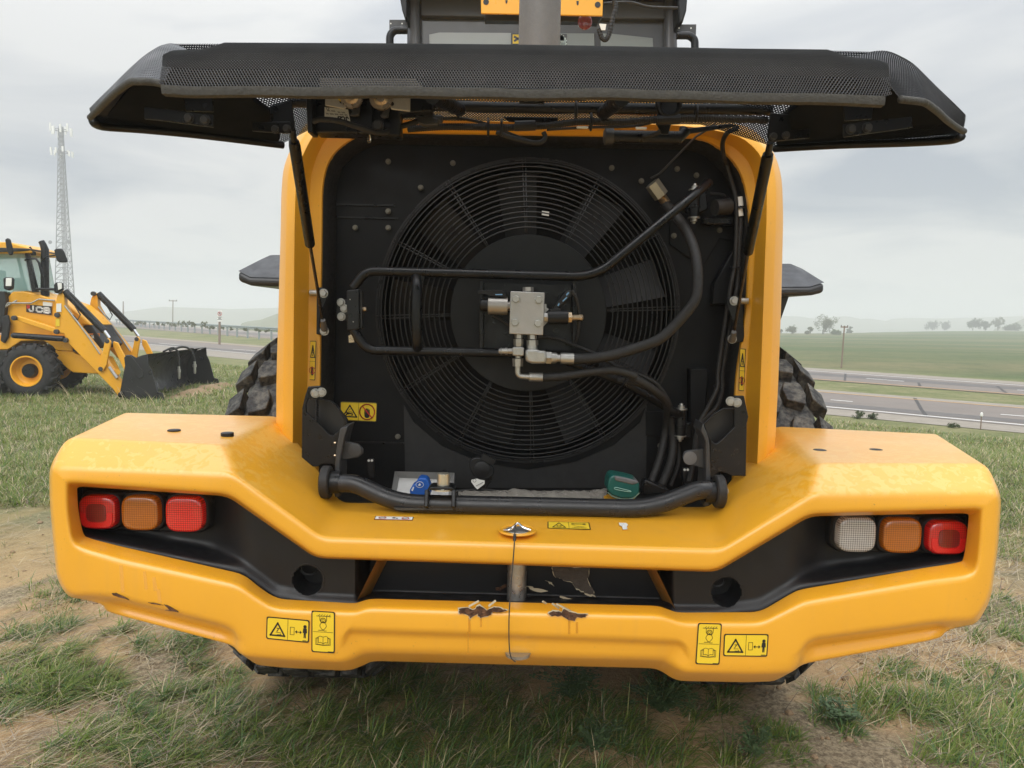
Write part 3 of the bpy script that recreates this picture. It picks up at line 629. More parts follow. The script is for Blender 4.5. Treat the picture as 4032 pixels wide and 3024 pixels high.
def hood():
    rows = []
    for st in HC:
        p = [P(*q, d) for q, d in zip(st, HD)]; up = max(0, min(1, (p[0].z-1.9)/.35))
        back = p[0]+Vector((0, 1.15, .26*up)); p = [back, p[0]+Vector((0, .05, .012*up))]+p+[p[-1]+Vector((0, .02, 0))]
        rows.append(fillet(p, .005, 2))
    m = len(rows[0]); sm = []
    for j in range(m): sm.append(cr([rows[0][j], rows[1][j]], 1)[:1]+fillet([r[j] for r in rows], .05, 3)[1:])
    k = min(len(c) for c in sm); rings = [[sm[j][i] for j in range(m)] for i in range(k)]
    return MB().loft(rings, closed=False).build('hood_surround', M_YD, loader, smooth=24)
hoodo = hood()
CENT = (2080, 1230)
def inward(p, d):
    dx, dy = CENT[0]-p[0], CENT[1]-p[1]; l = math.hypot(dx, dy); return (p[0]+dx/l*d, p[1]+dy/l*d)
seal_o = [P(*st[4], 2.545) for st in HC]; seal_i = [P(*inward(st[4], 52), 2.62) for st in HC]
sr = [[a, a.lerp(b, .25)+Vector((0, -.012, 0)), a.lerp(b, .6)+Vector((0, -.008, 0)), b, b+Vector((0, .06, 0))] for a, b in zip(seal_o, seal_i)]
MB().loft(sr, closed=False).build('rubber_seal', M_RUB, hoodo, smooth=60)
# ---- fan shroud panel with a round opening
def holeplate(outer, hole, vec, name, m, parent):
    bm = bmesh.new(); loops = []
    for lp in (outer, hole):
        vv = [bm.verts.new(q) for q in lp]; loops.append(vv)
        for i in range(len(vv)): bm.edges.new((vv[i], vv[(i+1) % len(vv)]))
    bmesh.ops.triangle_fill(bm, use_beauty=True, edges=bm.edges[:])
    ex = bmesh.ops.extrude_face_region(bm, geom=bm.faces[:])
    bmesh.ops.translate(bm, verts=[v for v in ex['geom'] if isinstance(v, bmesh.types.BMVert)], vec=vec)
    bmesh.ops.recalc_face_normals(bm, faces=bm.faces)
    me = bpy.data.meshes.new(name); bm.to_mesh(me); bm.free(); me.materials.append(m); return put(link(bpy.data.objects.new(name, me)), parent)
FC = P(2079.5, 1228, 2.56)
def circ(r, Y, n=72): return [Vector((FC.x+r*math.cos(2*math.pi*k/n), Y, FC.z+r*math.sin(2*math.pi*k/n))) for k in range(n)]
out_ = [P(*inward(st[4], 30), 2.655) for st in HC]+[P(2850, 2040, 2.655), P(1290, 2030, 2.655)]
shroud = holeplate(out_, circ(.525, 2.655), (0, .02, 0), 'fan_shroud', M_SAT, loader)
MB().loft([circ(.525, 2.657), circ(.525, 2.86)], cap=False).build('shroud_ring', M_SAT, shroud, smooth=60)
M_CORE = mat('radiator_core', (.003, .003, .0035), .8, var=.3, scale=200)
core = MB(); core.prism([FC+Vector((x, .36, z)) for x, z in ((-.62, -.62), (.62, -.62), (.62, .62), (-.62, .62))], (0, .05, 0))
core.build('radiator_core', M_CORE, loader)
# overlapping sheet at the bottom, pressed seams
MB().prism(L3('FN', [(370, 1335, 2.648), (420, 1420, 2.648), (560, 1540, 2.648), (760, 1625, 2.648), (995, 1660, 2.648), (1230, 1620, 2.648), (1420, 1540, 2.648), (1560, 1420, 2.648), (1592, 1335, 2.648), (1588, 1750, 2.648), (378, 1750, 2.648)], 0), (0, .006, 0)).build('shroud_sheet', mat('dull_black_sheet', (.013, .0135, .014), .6, var=.35, scale=12, bump=.1, bscale=40), shroud)
for pts in ([(12, 388), (340, 396)], [(12, 325), (330, 330)], [(60, 1520), (370, 1525)]):
    MB().bar(*[P(*Q('FN', *q), 2.652) for q in pts], .006, .004, (0, 1, 0)).build('pressed_seam', M_BLKM, shroud)
MB().prism(L3('HR', [(930, 700), (930, 1000), (1290, 1250), (1480, 935), (1640, 960), (1640, 700)], 2.646), (0, .006, 0)).build('shroud_sheet', M_SAT, shroud, bevel=.002)
MB().prism(L3('LR', [(810, 470), (1000, 470), (1000, 745), (810, 735)], 2.646), (0, .006, 0)).build('shroud_sheet', M_SAT, shroud, bevel=.002)
MB().prism(L3('LR', [(1290, 0), (1500, 0), (1480, 300), (1440, 700), (1300, 770), (1290, 400)], 2.60), (0, .05, 0)).build('duct_sheet', M_SAT, shroud, bevel=.006)
MB().prism(L3('HR', [(1620, 1060), (1410, 1430), (1395, 1659), (1640, 1659), (1660, 1100)], 2.61), (0, .04, 0)).build('duct_sheet', M_SAT, shroud, bevel=.006)
M_DULL = mat('dull_dusty_bolt', (.15, .145, .12), .6, metal=.3, var=.2)
for fr, x, y in [('FN', 292, 110), ('FN', 617, 118), ('FN', 455, 241), ('FN', 292, 360), ('FN', 126, 442), ('FN', 292, 443), ('FN', 1415, 142), ('FN', 1744, 148), ('FN', 1564, 208), ('FN', 1727, 483), ('HR', 1475, 848), ('FN', 340, 1492), ('LR', 965, 842), ('HR', 1222, 250)]:
    MB().bolt(P(*Q(fr, x, y), 2.645), (0, -1, 0), .0080, .009).build('bolt', M_DULL, shroud)

# ---- fan
fan = MB().lathe((FC.x, 2.79, FC.z), (0, -1, 0), [(0, .17), (.08, .17), (.1, .14), (.105, .01)], 40).build('cooling_fan', M_SAT, loader)
M_BLADE = mat('fan_blade_plastic', (.021, .022, .023), .5, var=.25, scale=9, spec=.3)
for k in range(9):
    a0 = math.pi/2+.10+2*math.pi*k/9; rings = []
    for i in range(5):
        r = .16+.345*i/4; w = .26 - .05*i/4; tw = .055-.02*i/4; ring = []
        for s_, dy in ((-1, -1), (1, 1)):
            a = a0+s_*w*(.55+.18/r*.4); ring.append(Vector((FC.x+r*math.cos(a), 2.745+dy*tw, FC.z+r*math.sin(a))))
        rings.append(ring+[q+Vector((0, .006, 0)) for q in ring[::-1]])
    MB().loft(rings).build('fan_blade', M_BLADE, fan)
# ---- wire guard: dished rings, spokes, centre plate
guard = MB().lathe((FC.x, 2.52, FC.z-.006), (0, -1, 0), [(0, .262), (.006, .264), (.009, .262), (.0095, .01)], 64).build('fan_guard', mat('guard_plate_paint', (.0095, .0110, .0120), .52, var=.3, scale=7, bump=.05, bscale=120, spec=.25), loader)
def gy(r): return 2.515+.045*((r-.27)/.26)**2+(.06*max(0, (r-.49)/.045)**2)
radii = list(np.linspace(.285, .49, 13))+[.505, .517, .527, .534]
for r in radii:
    MB().tube([Vector((FC.x+r*math.cos(t), gy(r), FC.z-.003+r*math.sin(t))) for t in np.linspace(0, 2*math.pi, 97)], .0023, 5, cap=False).build('guard_ring', M_WIRE, guard, smooth=180)
for k in range(12):
    a = 2*math.pi*(k+.07)/12; pr = [.255, .3, .4, .46, .5, .52, .534]
    MB().tube([Vector((FC.x+r*math.cos(a), gy(r)+.004, FC.z-.003+r*math.sin(a))) for r in pr], .0021, 5).build('guard_spoke', M_WIRE, guard, smooth=180)
    a += .022
    MB().tube([Vector((FC.x+r*math.cos(a), gy(r)+.005, FC.z-.003+r*math.sin(a))) for r in pr], .0021, 5).build('guard_spoke', M_WIRE, guard, smooth=180)
# slim label plate on a blade
MB().prism(L3('FN', [(1065, 357), (1101, 362), (1099, 384), (1063, 378)], 2.60), (0, .003, 0)).build('inspection_tag', M_WHITE, guard)
# ================================================================== raised rear grille
def grid_interp(G):
    """G[i][j] Vectors -> S(u,v), with lengths along both"""
    A = np.array([[tuple(q) for q in r] for r in G]); n, m = A.shape[:2]
    du = np.linalg.norm(np.diff(A, axis=0), axis=2).mean(1); dv = np.linalg.norm(np.diff(A, axis=1), axis=2).mean(0)
    cu = np.concatenate(([0], np.cumsum(du))); cv = np.concatenate(([0], np.cumsum(dv)))
    def S(a, b):
        i = np.clip(np.searchsorted(cu, a, 'right')-1, 0, n-2); j = np.clip(np.searchsorted(cv, b, 'right')-1, 0, m-2)
        s = ((a-cu[i])/(cu[i+1]-cu[i]))[:, None]; t = ((b-cv[j])/(cv[j+1]-cv[j]))[:, None]
        return A[i, j]*(1-s)*(1-t)+A[i+1, j]*s*(1-t)+A[i, j+1]*(1-s)*t+A[i+1, j+1]*s*t
    return S, cu[-1], cv[-1]
def hexmesh(name, G, pitch, wall, m, parent, thick=.0016):
    S, LU, LV = grid_interp(G); R = pitch/math.sqrt(3); ca, cb = [], []
    nu, nv = int(LU/pitch), int(LV/(1.5*R))
    for j in range(nv+1):
        for i in range(nu+1):
            a = (i+.5*(j % 2))*pitch+.5*pitch; b = (j+.7)*1.5*R
            if a+pitch/2 <= LU and b+R <= LV: ca.append(a); cb.append(b)
    ca, cb = np.array(ca), np.array(cb); k = np.arange(6)*np.pi/3+np.pi/6
    n = len(ca); ri = R*(1-wall)
    oa, ob = ca[:, None]+R*np.cos(k), cb[:, None]+R*np.sin(k); ia, ib = ca[:, None]+ri*np.cos(k), cb[:, None]+ri*np.sin(k)
    aa = np.clip(np.concatenate((oa, ia), 1).ravel(), 0, LU-1e-6); bb = np.clip(np.concatenate((ob, ib), 1).ravel(), 0, LV-1e-6)
    V = S(aa, bb); e = 1e-3
    base = np.arange(n)[:, None, None]*12; kk = np.arange(6)
    q = np.stack((kk, (kk+1) % 6, (kk+1) % 6+6, kk+6), -1)[None]+base; F = q.reshape(-1, 4)
    du = S(np.clip(aa+e, 0, LU-1e-6), bb)-S(np.clip(aa-e, 0, LU), bb); dv = S(aa, np.clip(bb+e, 0, LV-1e-6))-S(aa, np.clip(bb-e, 0, LV)); nn = np.cross(du, dv); nn /= np.linalg.norm(nn, axis=1)[:, None]+1e-12
    V2 = V+nn*thick; q2 = np.stack((kk+6, (kk+1) % 6+6, (kk+1) % 6+6+12*n, kk+6+12*n), -1)[None]+base
    F = np.concatenate((F, q2.reshape(-1, 4))); V = np.concatenate((V, V2))
    me = bpy.data.meshes.new(name); me.vertices.add(len(V)); me.vertices.foreach_set('co', V.ravel()); me.loops.add(F.size); me.loops.foreach_set('vertex_index', F.ravel().astype(np.int32))
    me.polygons.add(len(F)); me.polygons.foreach_set('loop_start', np.arange(0, F.size, 4, dtype=np.int32)); me.update(calc_edges=True); me.materials.append(m); me.shade_flat()
    return put(link(bpy.data.objects.new(name, me)), parent)
def bez3(a, b, c, n=8): return [a*(1-t)**2+b*(2*t*(1-t))+c*t*t for t in np.linspace(0, 1, n)]
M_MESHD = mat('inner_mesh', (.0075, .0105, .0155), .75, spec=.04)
grille = MB()
# main tube of the door frame is the carrier of everything else
Yt = 1.97
grille.tube(L3('S', [(1140, 402), (1300, 404), (2000, 424), (3038, 432)], Yt), .0135, 14)
grille = grille.build('rear_grille', M_BLKM, loader)
# mesh panels
lipT = [(626, 330), (640, 336), (760, 343), (860, 344), (1100, 345), (1500, 346), (2000, 349), (2350, 356), (2900, 366), (3250, 374), (3380, 378), (3480, 381), (3514, 372)]
lipR = [(672, 246), (712, 214), (812, 204), (892, 171), (1100, 172), (1500, 174), (2000, 179), (2350, 184), (2900, 195), (3258, 198), (3330, 234), (3432, 246), (3470, 276)]
G = []
for a, b in zip(lipT, lipR):
    t, r = P(*a, 1.36), P(*b, 1.545); t2 = t+Vector((0, .012, .035)); G.append([t]+bez3(t2, t2.lerp(r, .35)+Vector((0, -.012, .03)), r, 7))
# smooth crown over the ridge
for row in G: row.append(row[-1]+Vector((0, .05, .004)))
hexmesh('lip_mesh', G, .0054, .33, M_MESH, grille)
wl_r = [(760, 208, 1.56), (712, 182, 1.585), (675, 170, 1.60), (636, 182, 1.61), (571, 236, 1.63), (510, 300, 1.66), (458, 353, 1.69), (405, 402, 1.72), (362, 444, 1.745)]
wl_t = [(648, 326, 1.39), (615, 318, 1.395), (580, 315, 1.40), (548, 315, 1.415), (517, 318, 1.43), (470, 350, 1.5), (436, 380, 1.58), (396, 420, 1.66), (358, 458, 1.735)]
wr_r = [(3322, 236, 1.56), (3400, 214, 1.585), (3456, 202, 1.60), (3510, 208, 1.61), (3576, 244, 1.63), (3625, 292, 1.66), (3680, 345, 1.69), (3745, 408, 1.72), (3788, 456, 1.745)]
wr_t = [(3540, 384, 1.39), (3570, 388, 1.395), (3600, 391, 1.40), (3622, 394, 1.415), (3645, 402, 1.43), (3690, 436, 1.5), (3722, 466, 1.58), (3760, 494, 1.66), (3792, 512, 1.735)]
for rr, tt, nm in ((wl_r, wl_t, 'left'), (wr_r, wr_t, 'right')):
    G = []
    for a, b in zip(rr, tt):
        r, t = P(*a), P(*b); G.append(bez3(t, t.lerp(r, .55)+Vector((0, -.02, .02)), r, 7)+[r+Vector((0, .06, -.004))])
    G = [cr([g[j] for g in G], 3) for j in range(len(G[0]))]; G = [[G[j][i] for j in range(len(G))] for i in range(len(G[0]))]
    hexmesh('wing_mesh', G, .0054, .42, M_MESH, grille)
    MB().tube(cr([P(*q)+Vector((0, -.004, -.004)) for q in tt], 5), .0068, 9).build('edge_trim', M_TRIM, grille, smooth=180)
tr = [P(x, y+13+(5*math.sin((x-1900)/110) if 1900 < x < 2600 else 2*math.sin(x/90)), 1.352) for x, y in [(np.interp(k, range(len(lipT)), [q[0] for q in lipT]), np.interp(k, range(len(lipT)), [q[1] for q in lipT])) for k in np.linspace(1, len(lipT)-2, 34)]]
tb = []
for i, q in enumerate(cr(tr, 8)): tb.append([q+Vector((0, .0, .007)), q+Vector((0, -.005, .006)), q+Vector((0, -.006, -.002)), q+Vector((0, -.004, -.009)), q+Vector((0, .010, -.010)), q+Vector((0, .012, .006))])
MB().loft(tb).build('edge_trim', M_TRIM, grille, smooth=60)
# underside of the raised panel
near = [(362, 448, 1.745), (458, 353, 1.69), (571, 236, 1.64), (675, 172, 1.61), (890, 172, 1.6), (1300, 173, 1.6), (2050, 178, 1.6), (2800, 194, 1.6), (3258, 198, 1.6), (3456, 204, 1.61), (3576, 246, 1.64), (3680, 347, 1.69), (3788, 460, 1.745)]
far = [(366, 470, 1.76), (400, 490, 1.80), (560, 503, 1.88), (800, 527, 2.0), (1115, 566, 2.16), (1300, 470, 2.2), (2050, 480, 2.2), (2760, 492, 2.2), (3050, 580, 2.16), (3300, 565, 2.0), (3560, 556, 1.88), (3740, 545, 1.80), (3786, 530, 1.76)]
G = [[P(*a), P(*a).lerp(P(*b), .5)+Vector((0, 0, .01)), P(*b)] for a, b in zip(near, far)]
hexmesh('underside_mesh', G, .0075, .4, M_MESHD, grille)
MB().prism([P(x, y, 2.62) for x, y in ((1720, 372), (2480, 380), (2800, 400), (2800, 470), (1690, 460))], (0, 1.0, .12)).build('hood_ridge', M_YB, hoodo, bevel=.02)
# rolled rim round the far edge, added dark sheets that block the sky behind the mesh
for seg in (far[:5], far[8:]):
    MB().tube(cr([P(*q)+Vector((0, 0, -.004)) for q in seg], 4), .010, 8).build('rolled_rim', M_BLK, grille, smooth=180)
def add_backing(pts): 
    MB().prism([P(*q) for q in pts], (0, .004, .012)).build('added_dark_backing', M_MESHD, grille)
add_backing([(404, 478, 1.80), (560, 495, 1.88), (800, 518, 2.0), (1100, 556, 2.14), (1105, 470, 2.05), (1000, 400, 1.86), (900, 235, 1.63), (700, 215, 1.625), (600, 250, 1.65), (480, 385, 1.715)])
add_backing([(3748, 528, 1.80), (3560, 546, 1.88), (3300, 555, 2.0), (3060, 570, 2.14), (3052, 480, 2.05), (3140, 420, 1.86), (3240, 255, 1.63), (3430, 240, 1.625), (3550, 270, 1.65), (3665, 395, 1.715)])
add_backing([(880, 215, 1.62), (3250, 238, 1.62), (3250, 372, 1.82), (880, 345, 1.82)])
def plate(fr, pts, Y, name='bracket', m=M_BLKM, th=.006, bolts=(), br=.0085, bev=.002, parent=None):
    o = MB().prism(L3(fr, pts, Y), (0, th, 0)).build(name, m, parent or grille, bevel=bev)
    for x, y in bolts: MB().bolt(P(*Q(fr, x, y), Y-.001), (0, -1, 0), br, br*.9).build('bolt', M_GREY, o)
    return o
plate('GL', [(590, 708), (760, 722), (1195, 778), (1195, 888), (750, 830), (590, 815)], 1.72, bolts=((985, 808), (1125, 824)), br=.0095)
plate('GL', [(935, 612), (1185, 612), (1195, 752), (950, 745)], 1.75)
plate('GL', [(1530, 842), (1860, 835), (1875, 940), (1840, 942), (1530, 920)], 1.93, bolts=((1733, 905), (1835, 898)))
plate('GL', [(1690, 700), (1870, 640), (1905, 870), (1870, 945), (1850, 860), (1690, 850)], 1.945)
plate('GR', [(1045, 780), (1190, 762), (1590, 720), (1600, 808), (1050, 885)], 1.72, bolts=((1105, 822), (1235, 812)), br=.0095)
plate('GR', [(1050, 630), (1285, 640), (1275, 740), (1060, 755)], 1.75)
plate('GR', [(470, 690), (630, 705), (635, 830), (785, 815), (785, 890), (640, 905), (460, 920), (445, 880)], 1.94, bolts=((492, 880), (592, 870)))
# latch box, latch plates, printed label
plate('GC', [(230, 830), (290, 835), (290, 1155), (245, 1155)], 1.80, 'latch_box', th=.05)
lb = plate('GC', [(300, 830), (815, 840), (815, 1165), (300, 1150)], 1.83, 'latch_box', th=.06, bolts=((860, 1098),), br=.012, bev=.004)
plate('GC', [(815, 840), (1330, 850), (1325, 970), (1050, 985), (1050, 1185), (815, 1170)], 1.835, 'latch_box', th=.05, bev=.004)
plate('GC', [(350, 670), (1180, 675), (1325, 850), (350, 840)], 1.62, 'latch_backplate', m=mat('primer_grey_plate', (.22, .21, .185), .6, var=.15, scale=60), th=.004)
for pts, piv, hole in (([(397, 822), (700, 828), (698, 880), (660, 910), (590, 912), (570, 950), (397, 918)], (632, 845), (540, 885)), ([(822, 828), (1140, 835), (1138, 970), (975, 952), (960, 918), (870, 922), (828, 890)], (888, 858), (983, 905))):
    o = plate('GC', pts, 1.80, 'latch_plate', m=M_WHITE if False else mat('galvanised_latch', (.48, .46, .40), .45, metal=.5, var=.15, scale=40), th=.006)
    c = P(*Q('GC', *piv), 1.798); MB().lathe(c, (0, -1, 0), [(0, .028), (.006, .027), (.007, .018), (.010, .015), (.014, .012), (.0145, .001)], 24).build('latch_pivot', M_BRONZE, o)
    c = P(*Q('GC', *hole), 1.7975); MB().cyl(c, c+Vector((0, -.001, 0)), .0045, n=14).build('latch_hole', M_DECK, o)
plate('GC', [(480, 828), (575, 828), (578, 845), (530, 885), (500, 850)], 1.796, 'yellow_sticker', m=M_DECY, th=.001)
for pts in ([(590, 920), (700, 890), (695, 960), (690, 1000), (650, 1010), (610, 1000), (640, 970)], [(880, 925), (960, 935), (950, 970), (945, 1015), (905, 1028), (875, 1005), (905, 970)]):
    plate('GC', pts, 1.81, 'latch_claw', m=M_GREY, th=.012)
# diagonal stays, hinge arm, rubber bump stops
for a, b, r in (((1330, 838, 1.62), (1570, 955, 1.95), .0165),): MB().tube(L3('GC', [a, b], 0), r, 14).build('stay_tube', M_BLKM, grille)
MB().tube(L3('GM', [(1215, 860, 1.62), (1050, 985, 1.95)], 0), .0165, 14).build('stay_tube', M_BLKM, grille)
plate('GM', [(320, 820), (535, 830), (540, 905), (320, 900)], 1.86, 'hinge_plate', bolts=((378, 848), (472, 848)), br=.0085)
MB().lathe(P(*Q('GM', 1620, 925), 1.9), (0, -1, 0), [(0, .03), (.01, .03), (.012, .024), (.004, .02), (.003, .001)], 26).build('bump_stop', M_BLK, grille)
plate('GM', [(1510, 875), (1735, 880), (1740, 935), (1505, 930)], 1.915, 'hinge_plate')
plate('GM', [(165, 1015), (660, 1020), (655, 1060), (610, 1075), (230, 1060)], 2.0, 'hinge_plate')
plate('GM', [(1520, 1010), (1700, 1010), (1690, 1075), (1640, 1085), (1620, 1170), (1560, 1170), (1515, 1075)], 1.93, 'hinge_plate')
MB().tube(L3('GM', [(1105, 1190, 2.05), (1720, 1200, 2.05), (1760, 1140, 2.06)], 0), .017, 14).build('damper_tube', M_BLKM, grille)
MB().lathe(P(*Q('GM', 1105, 1190), 2.05), (-1, 0, 0), [(-.01, .022), (.012, .022), (.016, .015), (.017, .001)], 20).build('damper_cap', M_GREY, grille)
plate('GM', [(1740, 1120), (2180, 1075), (2212, 1100), (1800, 1165), (1700, 1170)], 2.1, 'hinge_plate')
# wiring: corrugated conduit with ridges, ties, plugs, loose wires
def conduit(pts, r, name='conduit', parent=None, step=.0042, m=M_RUB):
    p = cr(pts, 8); L = 0; q = [p[0]]
    for a, b in zip(p, p[1:]):
        d = (b-a).length; n = max(1, int(d/(step/2)))
        q += [a.lerp(b, (i+1)/n) for i in range(n)]
    rr = [r*(1.0 if (i//1) % 2 else .86) for i in range(len(q))]
    return MB().tube(q, rr, 8).build(name, m, parent or grille, smooth=0)
conduit(L3('GC', [(1120, 1125, 1.93), (1400, 1105, 1.92), (1650, 1105, 1.91), (2050, 1110, 1.91)], 0)+L3('GM', [(290, 1105, 1.91), (560, 1095, 1.90), (860, 1060, 1.90), (1200, 1065, 1.9), (1500, 1040, 1.9), (1850, 1030, 1.9), (2212, 1040, 1.92)], 0)+L3('GR', [(300, 745, 1.95), (440, 755, 1.98)], 0), .0092)
for a, b in (((280, 1098), (460, 1092)), ((1515, 1045), (1715, 1038))): MB().tube(L3('GM', [(*a, 1.9), (*b, 1.9)], 0), .0125, 10).build('conduit_sleeve', M_BLK, grille)
for x, y in ((50, 1110), (815, 960), (945, 1062), (1860, 990), (165, 1110)): MB().tube([P(*Q('GM', x, y), 1.9)+Vector((.0, .014*math.cos(t), .02*math.sin(t))) for t in np.linspace(0, 2*math.pi, 15)], .003, 6).build('cable_tie', M_BLK, grille)
MB().tube(cr(L3('GC', [(1480, 975, 1.9), (1560, 940, 1.93), (1590, 900, 1.95), (1560, 1010, 1.9), (1545, 1040, 1.9)], 0), 5), .004, 6).build('cable_tie', M_BLK, grille)
for pts, r in ((('GC', [(300, 1060, 1.8), (360, 1040, 1.79), (520, 1055, 1.79), (700, 1110, 1.80), (880, 1160, 1.82), (1000, 1120, 1.85), (1200, 1060, 1.88)]), .0066), (('GC', [(1400, 1030, 1.9), (1600, 1035, 1.92), (1800, 1080, 1.95), (2050, 1180, 1.98), (2200, 1235, 1.98)]), .004),
               (('GM', [(120, 1150, 1.95), (300, 1215, 1.95), (480, 1245, 1.96), (545, 1205, 1.97), (530, 1150, 1.97)]), .0062), (('GM', [(560, 1130, 1.98), (900, 1110, 1.98), (1300, 1100, 1.98), (1500, 1060, 2.0)]), .0035), (('GM', [(1400, 1195, 2.0), (1520, 1160, 1.98), (1600, 1090, 1.95)]), .006)):
    MB().tube(cr(L3(pts[0], pts[1], 0), 6), r, 8).build('wire', M_RUB, grille, smooth=180)
plate('GC', [(1195, 1000), (1265, 992), (1385, 1030), (1385, 1085), (1270, 1098), (1200, 1068)], 1.88, 'plug_connector', m=M_GREY, th=.02, bev=.004)
plate('GC', [(1330, 995), (1420, 1000), (1420, 1060), (1330, 1060)], 1.885, 'plug_connector', m=M_GREY, th=.02, bev=.004)
plate('GM', [(820, 1096), (922, 1098), (920, 1120), (818, 1118)], 1.885, 'white_clip', m=M_WHITE, th=.004)
plate('GM', [(1335, 1103), (1432, 1105), (1430, 1128), (1333, 1126)], 1.93, 'white_clip', m=M_WHITE, th=.004)
# button-head screws on the lip
for fr, x, y in (('GC', 1467, 505), ('GM', 1033, 520)):
    c = P(*Q(fr, x, y), 1.455); n_ = Vector((0, -.62, .78)); MB().lathe(c, n_, [(-.004, .0165), (.0, .0165), (.002, .014), (.008, .010), (.0095, .006), (.007, .005), (.0068, .001)], 22).build('button_screw', M_GREY, grille)
# water bead hanging from the latch box
c = P(*Q('GC', 783, 1215), 1.84); MB().lathe(c, (0, 0, 1), [(-.009, .001), (-.007, .004), (-.003, .0052), (.003, .004), (.010, .0016), (.018, .0006)], 12).build('water_drop', mat('water', (.9, .93, .95), .03, trans=1, var=.01, rvar=.01), grille, smooth=180)

# ---- gas struts
def strut(top, mid, end, name_lbl):
    a, b, c = P(*top), P(*mid), P(*end); d = (b-a).normalized()
    o = MB().tube([a+d*.04, a+d*.055, b-d*.004, b], [.0135, .0155, .0155, .0135], 16).build('gas_strut', M_BLKM, loader); o['label'] = name_lbl
    MB().cyl(a, a+d*.045, .009, n=12).build('strut_end', M_BLKM, o)
    MB().cyl(b-d*.01, c, .0052, n=12).build('strut_rod', mat('dark_rod', (.05, .042, .036), .25, metal=.6), o)
    MB().lathe(c-d*.035, d, [(0, .008), (.012, .009), (.03, .0095), (.034, .011), (.05, .0115), (.056, .006)], 14).build('strut_socket', M_EXH, o)
    return o
strut((1150, 508, 1.95), (1221, 965, 2.29), (1275, 1285, 2.50), 'black gas strut on the left of the opening')
strut((3034, 560, 1.95), (2945, 995, 2.29), (2885, 1330, 2.50), 'black gas strut on the right of the opening')
for pts, bl, ey in (([(1223, 1137), (1262, 1131), (1285, 1140), (1290, 1170), (1262, 1240), (1258, 1290), (1290, 1300), (1290, 1312), (1262, 1319), (1224, 1314), (1219, 1300)], ((1275, 1155), (1278, 1303)), 1),
                    ([(2925, 1168), (2890, 1165), (2865, 1172), (2862, 1200), (2885, 1262), (2890, 1318), (2862, 1330), (2865, 1345), (2892, 1352), (2928, 1346), (2932, 1330)], ((2890, 1185), (2882, 1335)), -1)):
    o = MB().prism([P(*q, 2.53) for q in pts], (0, .012, 0)).build('strut_bracket', M_BLKM, loader, bevel=.003)
    for q in bl: MB().bolt(P(*q, 2.526), (0, -1, 0), .0125, .014).build('bolt', M_STEEL, o)
    p = P(*bl[0], 2.53); MB().cyl(p+Vector((-.02*ey, -.008, 0)), p+Vector((-.045*ey, -.008, 0)), .011, n=14).build('spacer', M_STEEL, o)
# ================================================================== swing bracket, valve block, hoses
Ys = 2.43
sw = MB()
sw.tube(fillet(L3('FN', [(1905, 215, 2.52), (1835, 272, 2.47), (1330, 690, Ys), (180, 660, Ys), (116, 745, Ys)], Ys), .07, 7), .0150, 14)
swing = sw.build('guard_swing_frame', M_BLKM, loader, smooth=50)
MB().tube(fillet(L3('FN', [(116, 950, Ys), (180, 1058, Ys), (870, 1072, Ys), (1120, 1085, Ys), (1500, 1230, 2.47), (1720, 1365, 2.53)], Ys), .06, 7), .0150, 14).build('lower_tube', M_BLKM, swing, smooth=50)
MB().tube(cr(L3('FN', [(432, 690, Ys-.0), (436, 740, Ys-.035), (434, 860, Ys-.042), (436, 1000, Ys-.035), (440, 1055, Ys)], 0), 5), .0165, 14).build('grab_handle', M_BLKM, swing, smooth=50)
for x, y in ((438, 690), (438, 1052)): MB().lathe(P(*Q('FN', x, y), Ys-.012), (0, 1, 0), [(0, .012), (.006, .021), (.02, .022)], 14).build('weld_collar', M_BLKM, swing)
o = MB().prism(L3('FN', [(82, 757), (146, 750), (148, 955), (84, 960)], Ys-.016), (0, .034, 0)).build('frame_socket', M_BLKM, swing, bevel=.004)
for x, y in ((100, 803), (116, 915)): MB().cyl(P(*Q('FN', x, y), Ys-.0175), P(*Q('FN', x, y), Ys-.012), .0022, n=8).build('rivet_hole', M_STEEL, o)
MB().prism(L3('FN', [(146, 756), (158, 760), (160, 945), (148, 950)], Ys), (0, .03, 0)).build('socket_plate', M_GREY, o)
MB().prism(L3('FN', [(35, 803), (90, 803), (90, 908), (45, 905), (28, 890)], 2.60), (0, .012, 0)).build('latch_tab', M_BLKM, swing, bevel=.003)
for x, y in ((55, 818), (72, 848), (57, 889)): MB().bolt(P(*Q('FN', x, y), 2.598), (0, -1, 0), .0118, .011).build('bolt', M_STEEL, swing)
c = P(*Q('FN', 158, 852), 2.45); MB().cyl(c, c+Vector((.016, 0, 0)), .0085, n=14).build('lock_pin', M_BRONZE, swing)
MB().prism(L3('FN', [(92, 985), (108, 978), (122, 1018), (94, 1020)], 2.45), (0, .004, 0)).build('chain_tab', M_BRONZE, swing)
for xx in (760, 1228): MB().prism(L3('FN', [(xx-10, 712), (xx+10, 712), (xx+10, 1052), (xx-10, 1052)], Ys), (0, .045, 0)).build('flange', M_BLKM, swing, bevel=.002)
MB().prism(L3('FN', [(772, 720), (1218, 730), (1218, 1060), (772, 1050)], Ys+.035), (0, .008, 0)).build('mounting_plate', M_BLKM, swing)
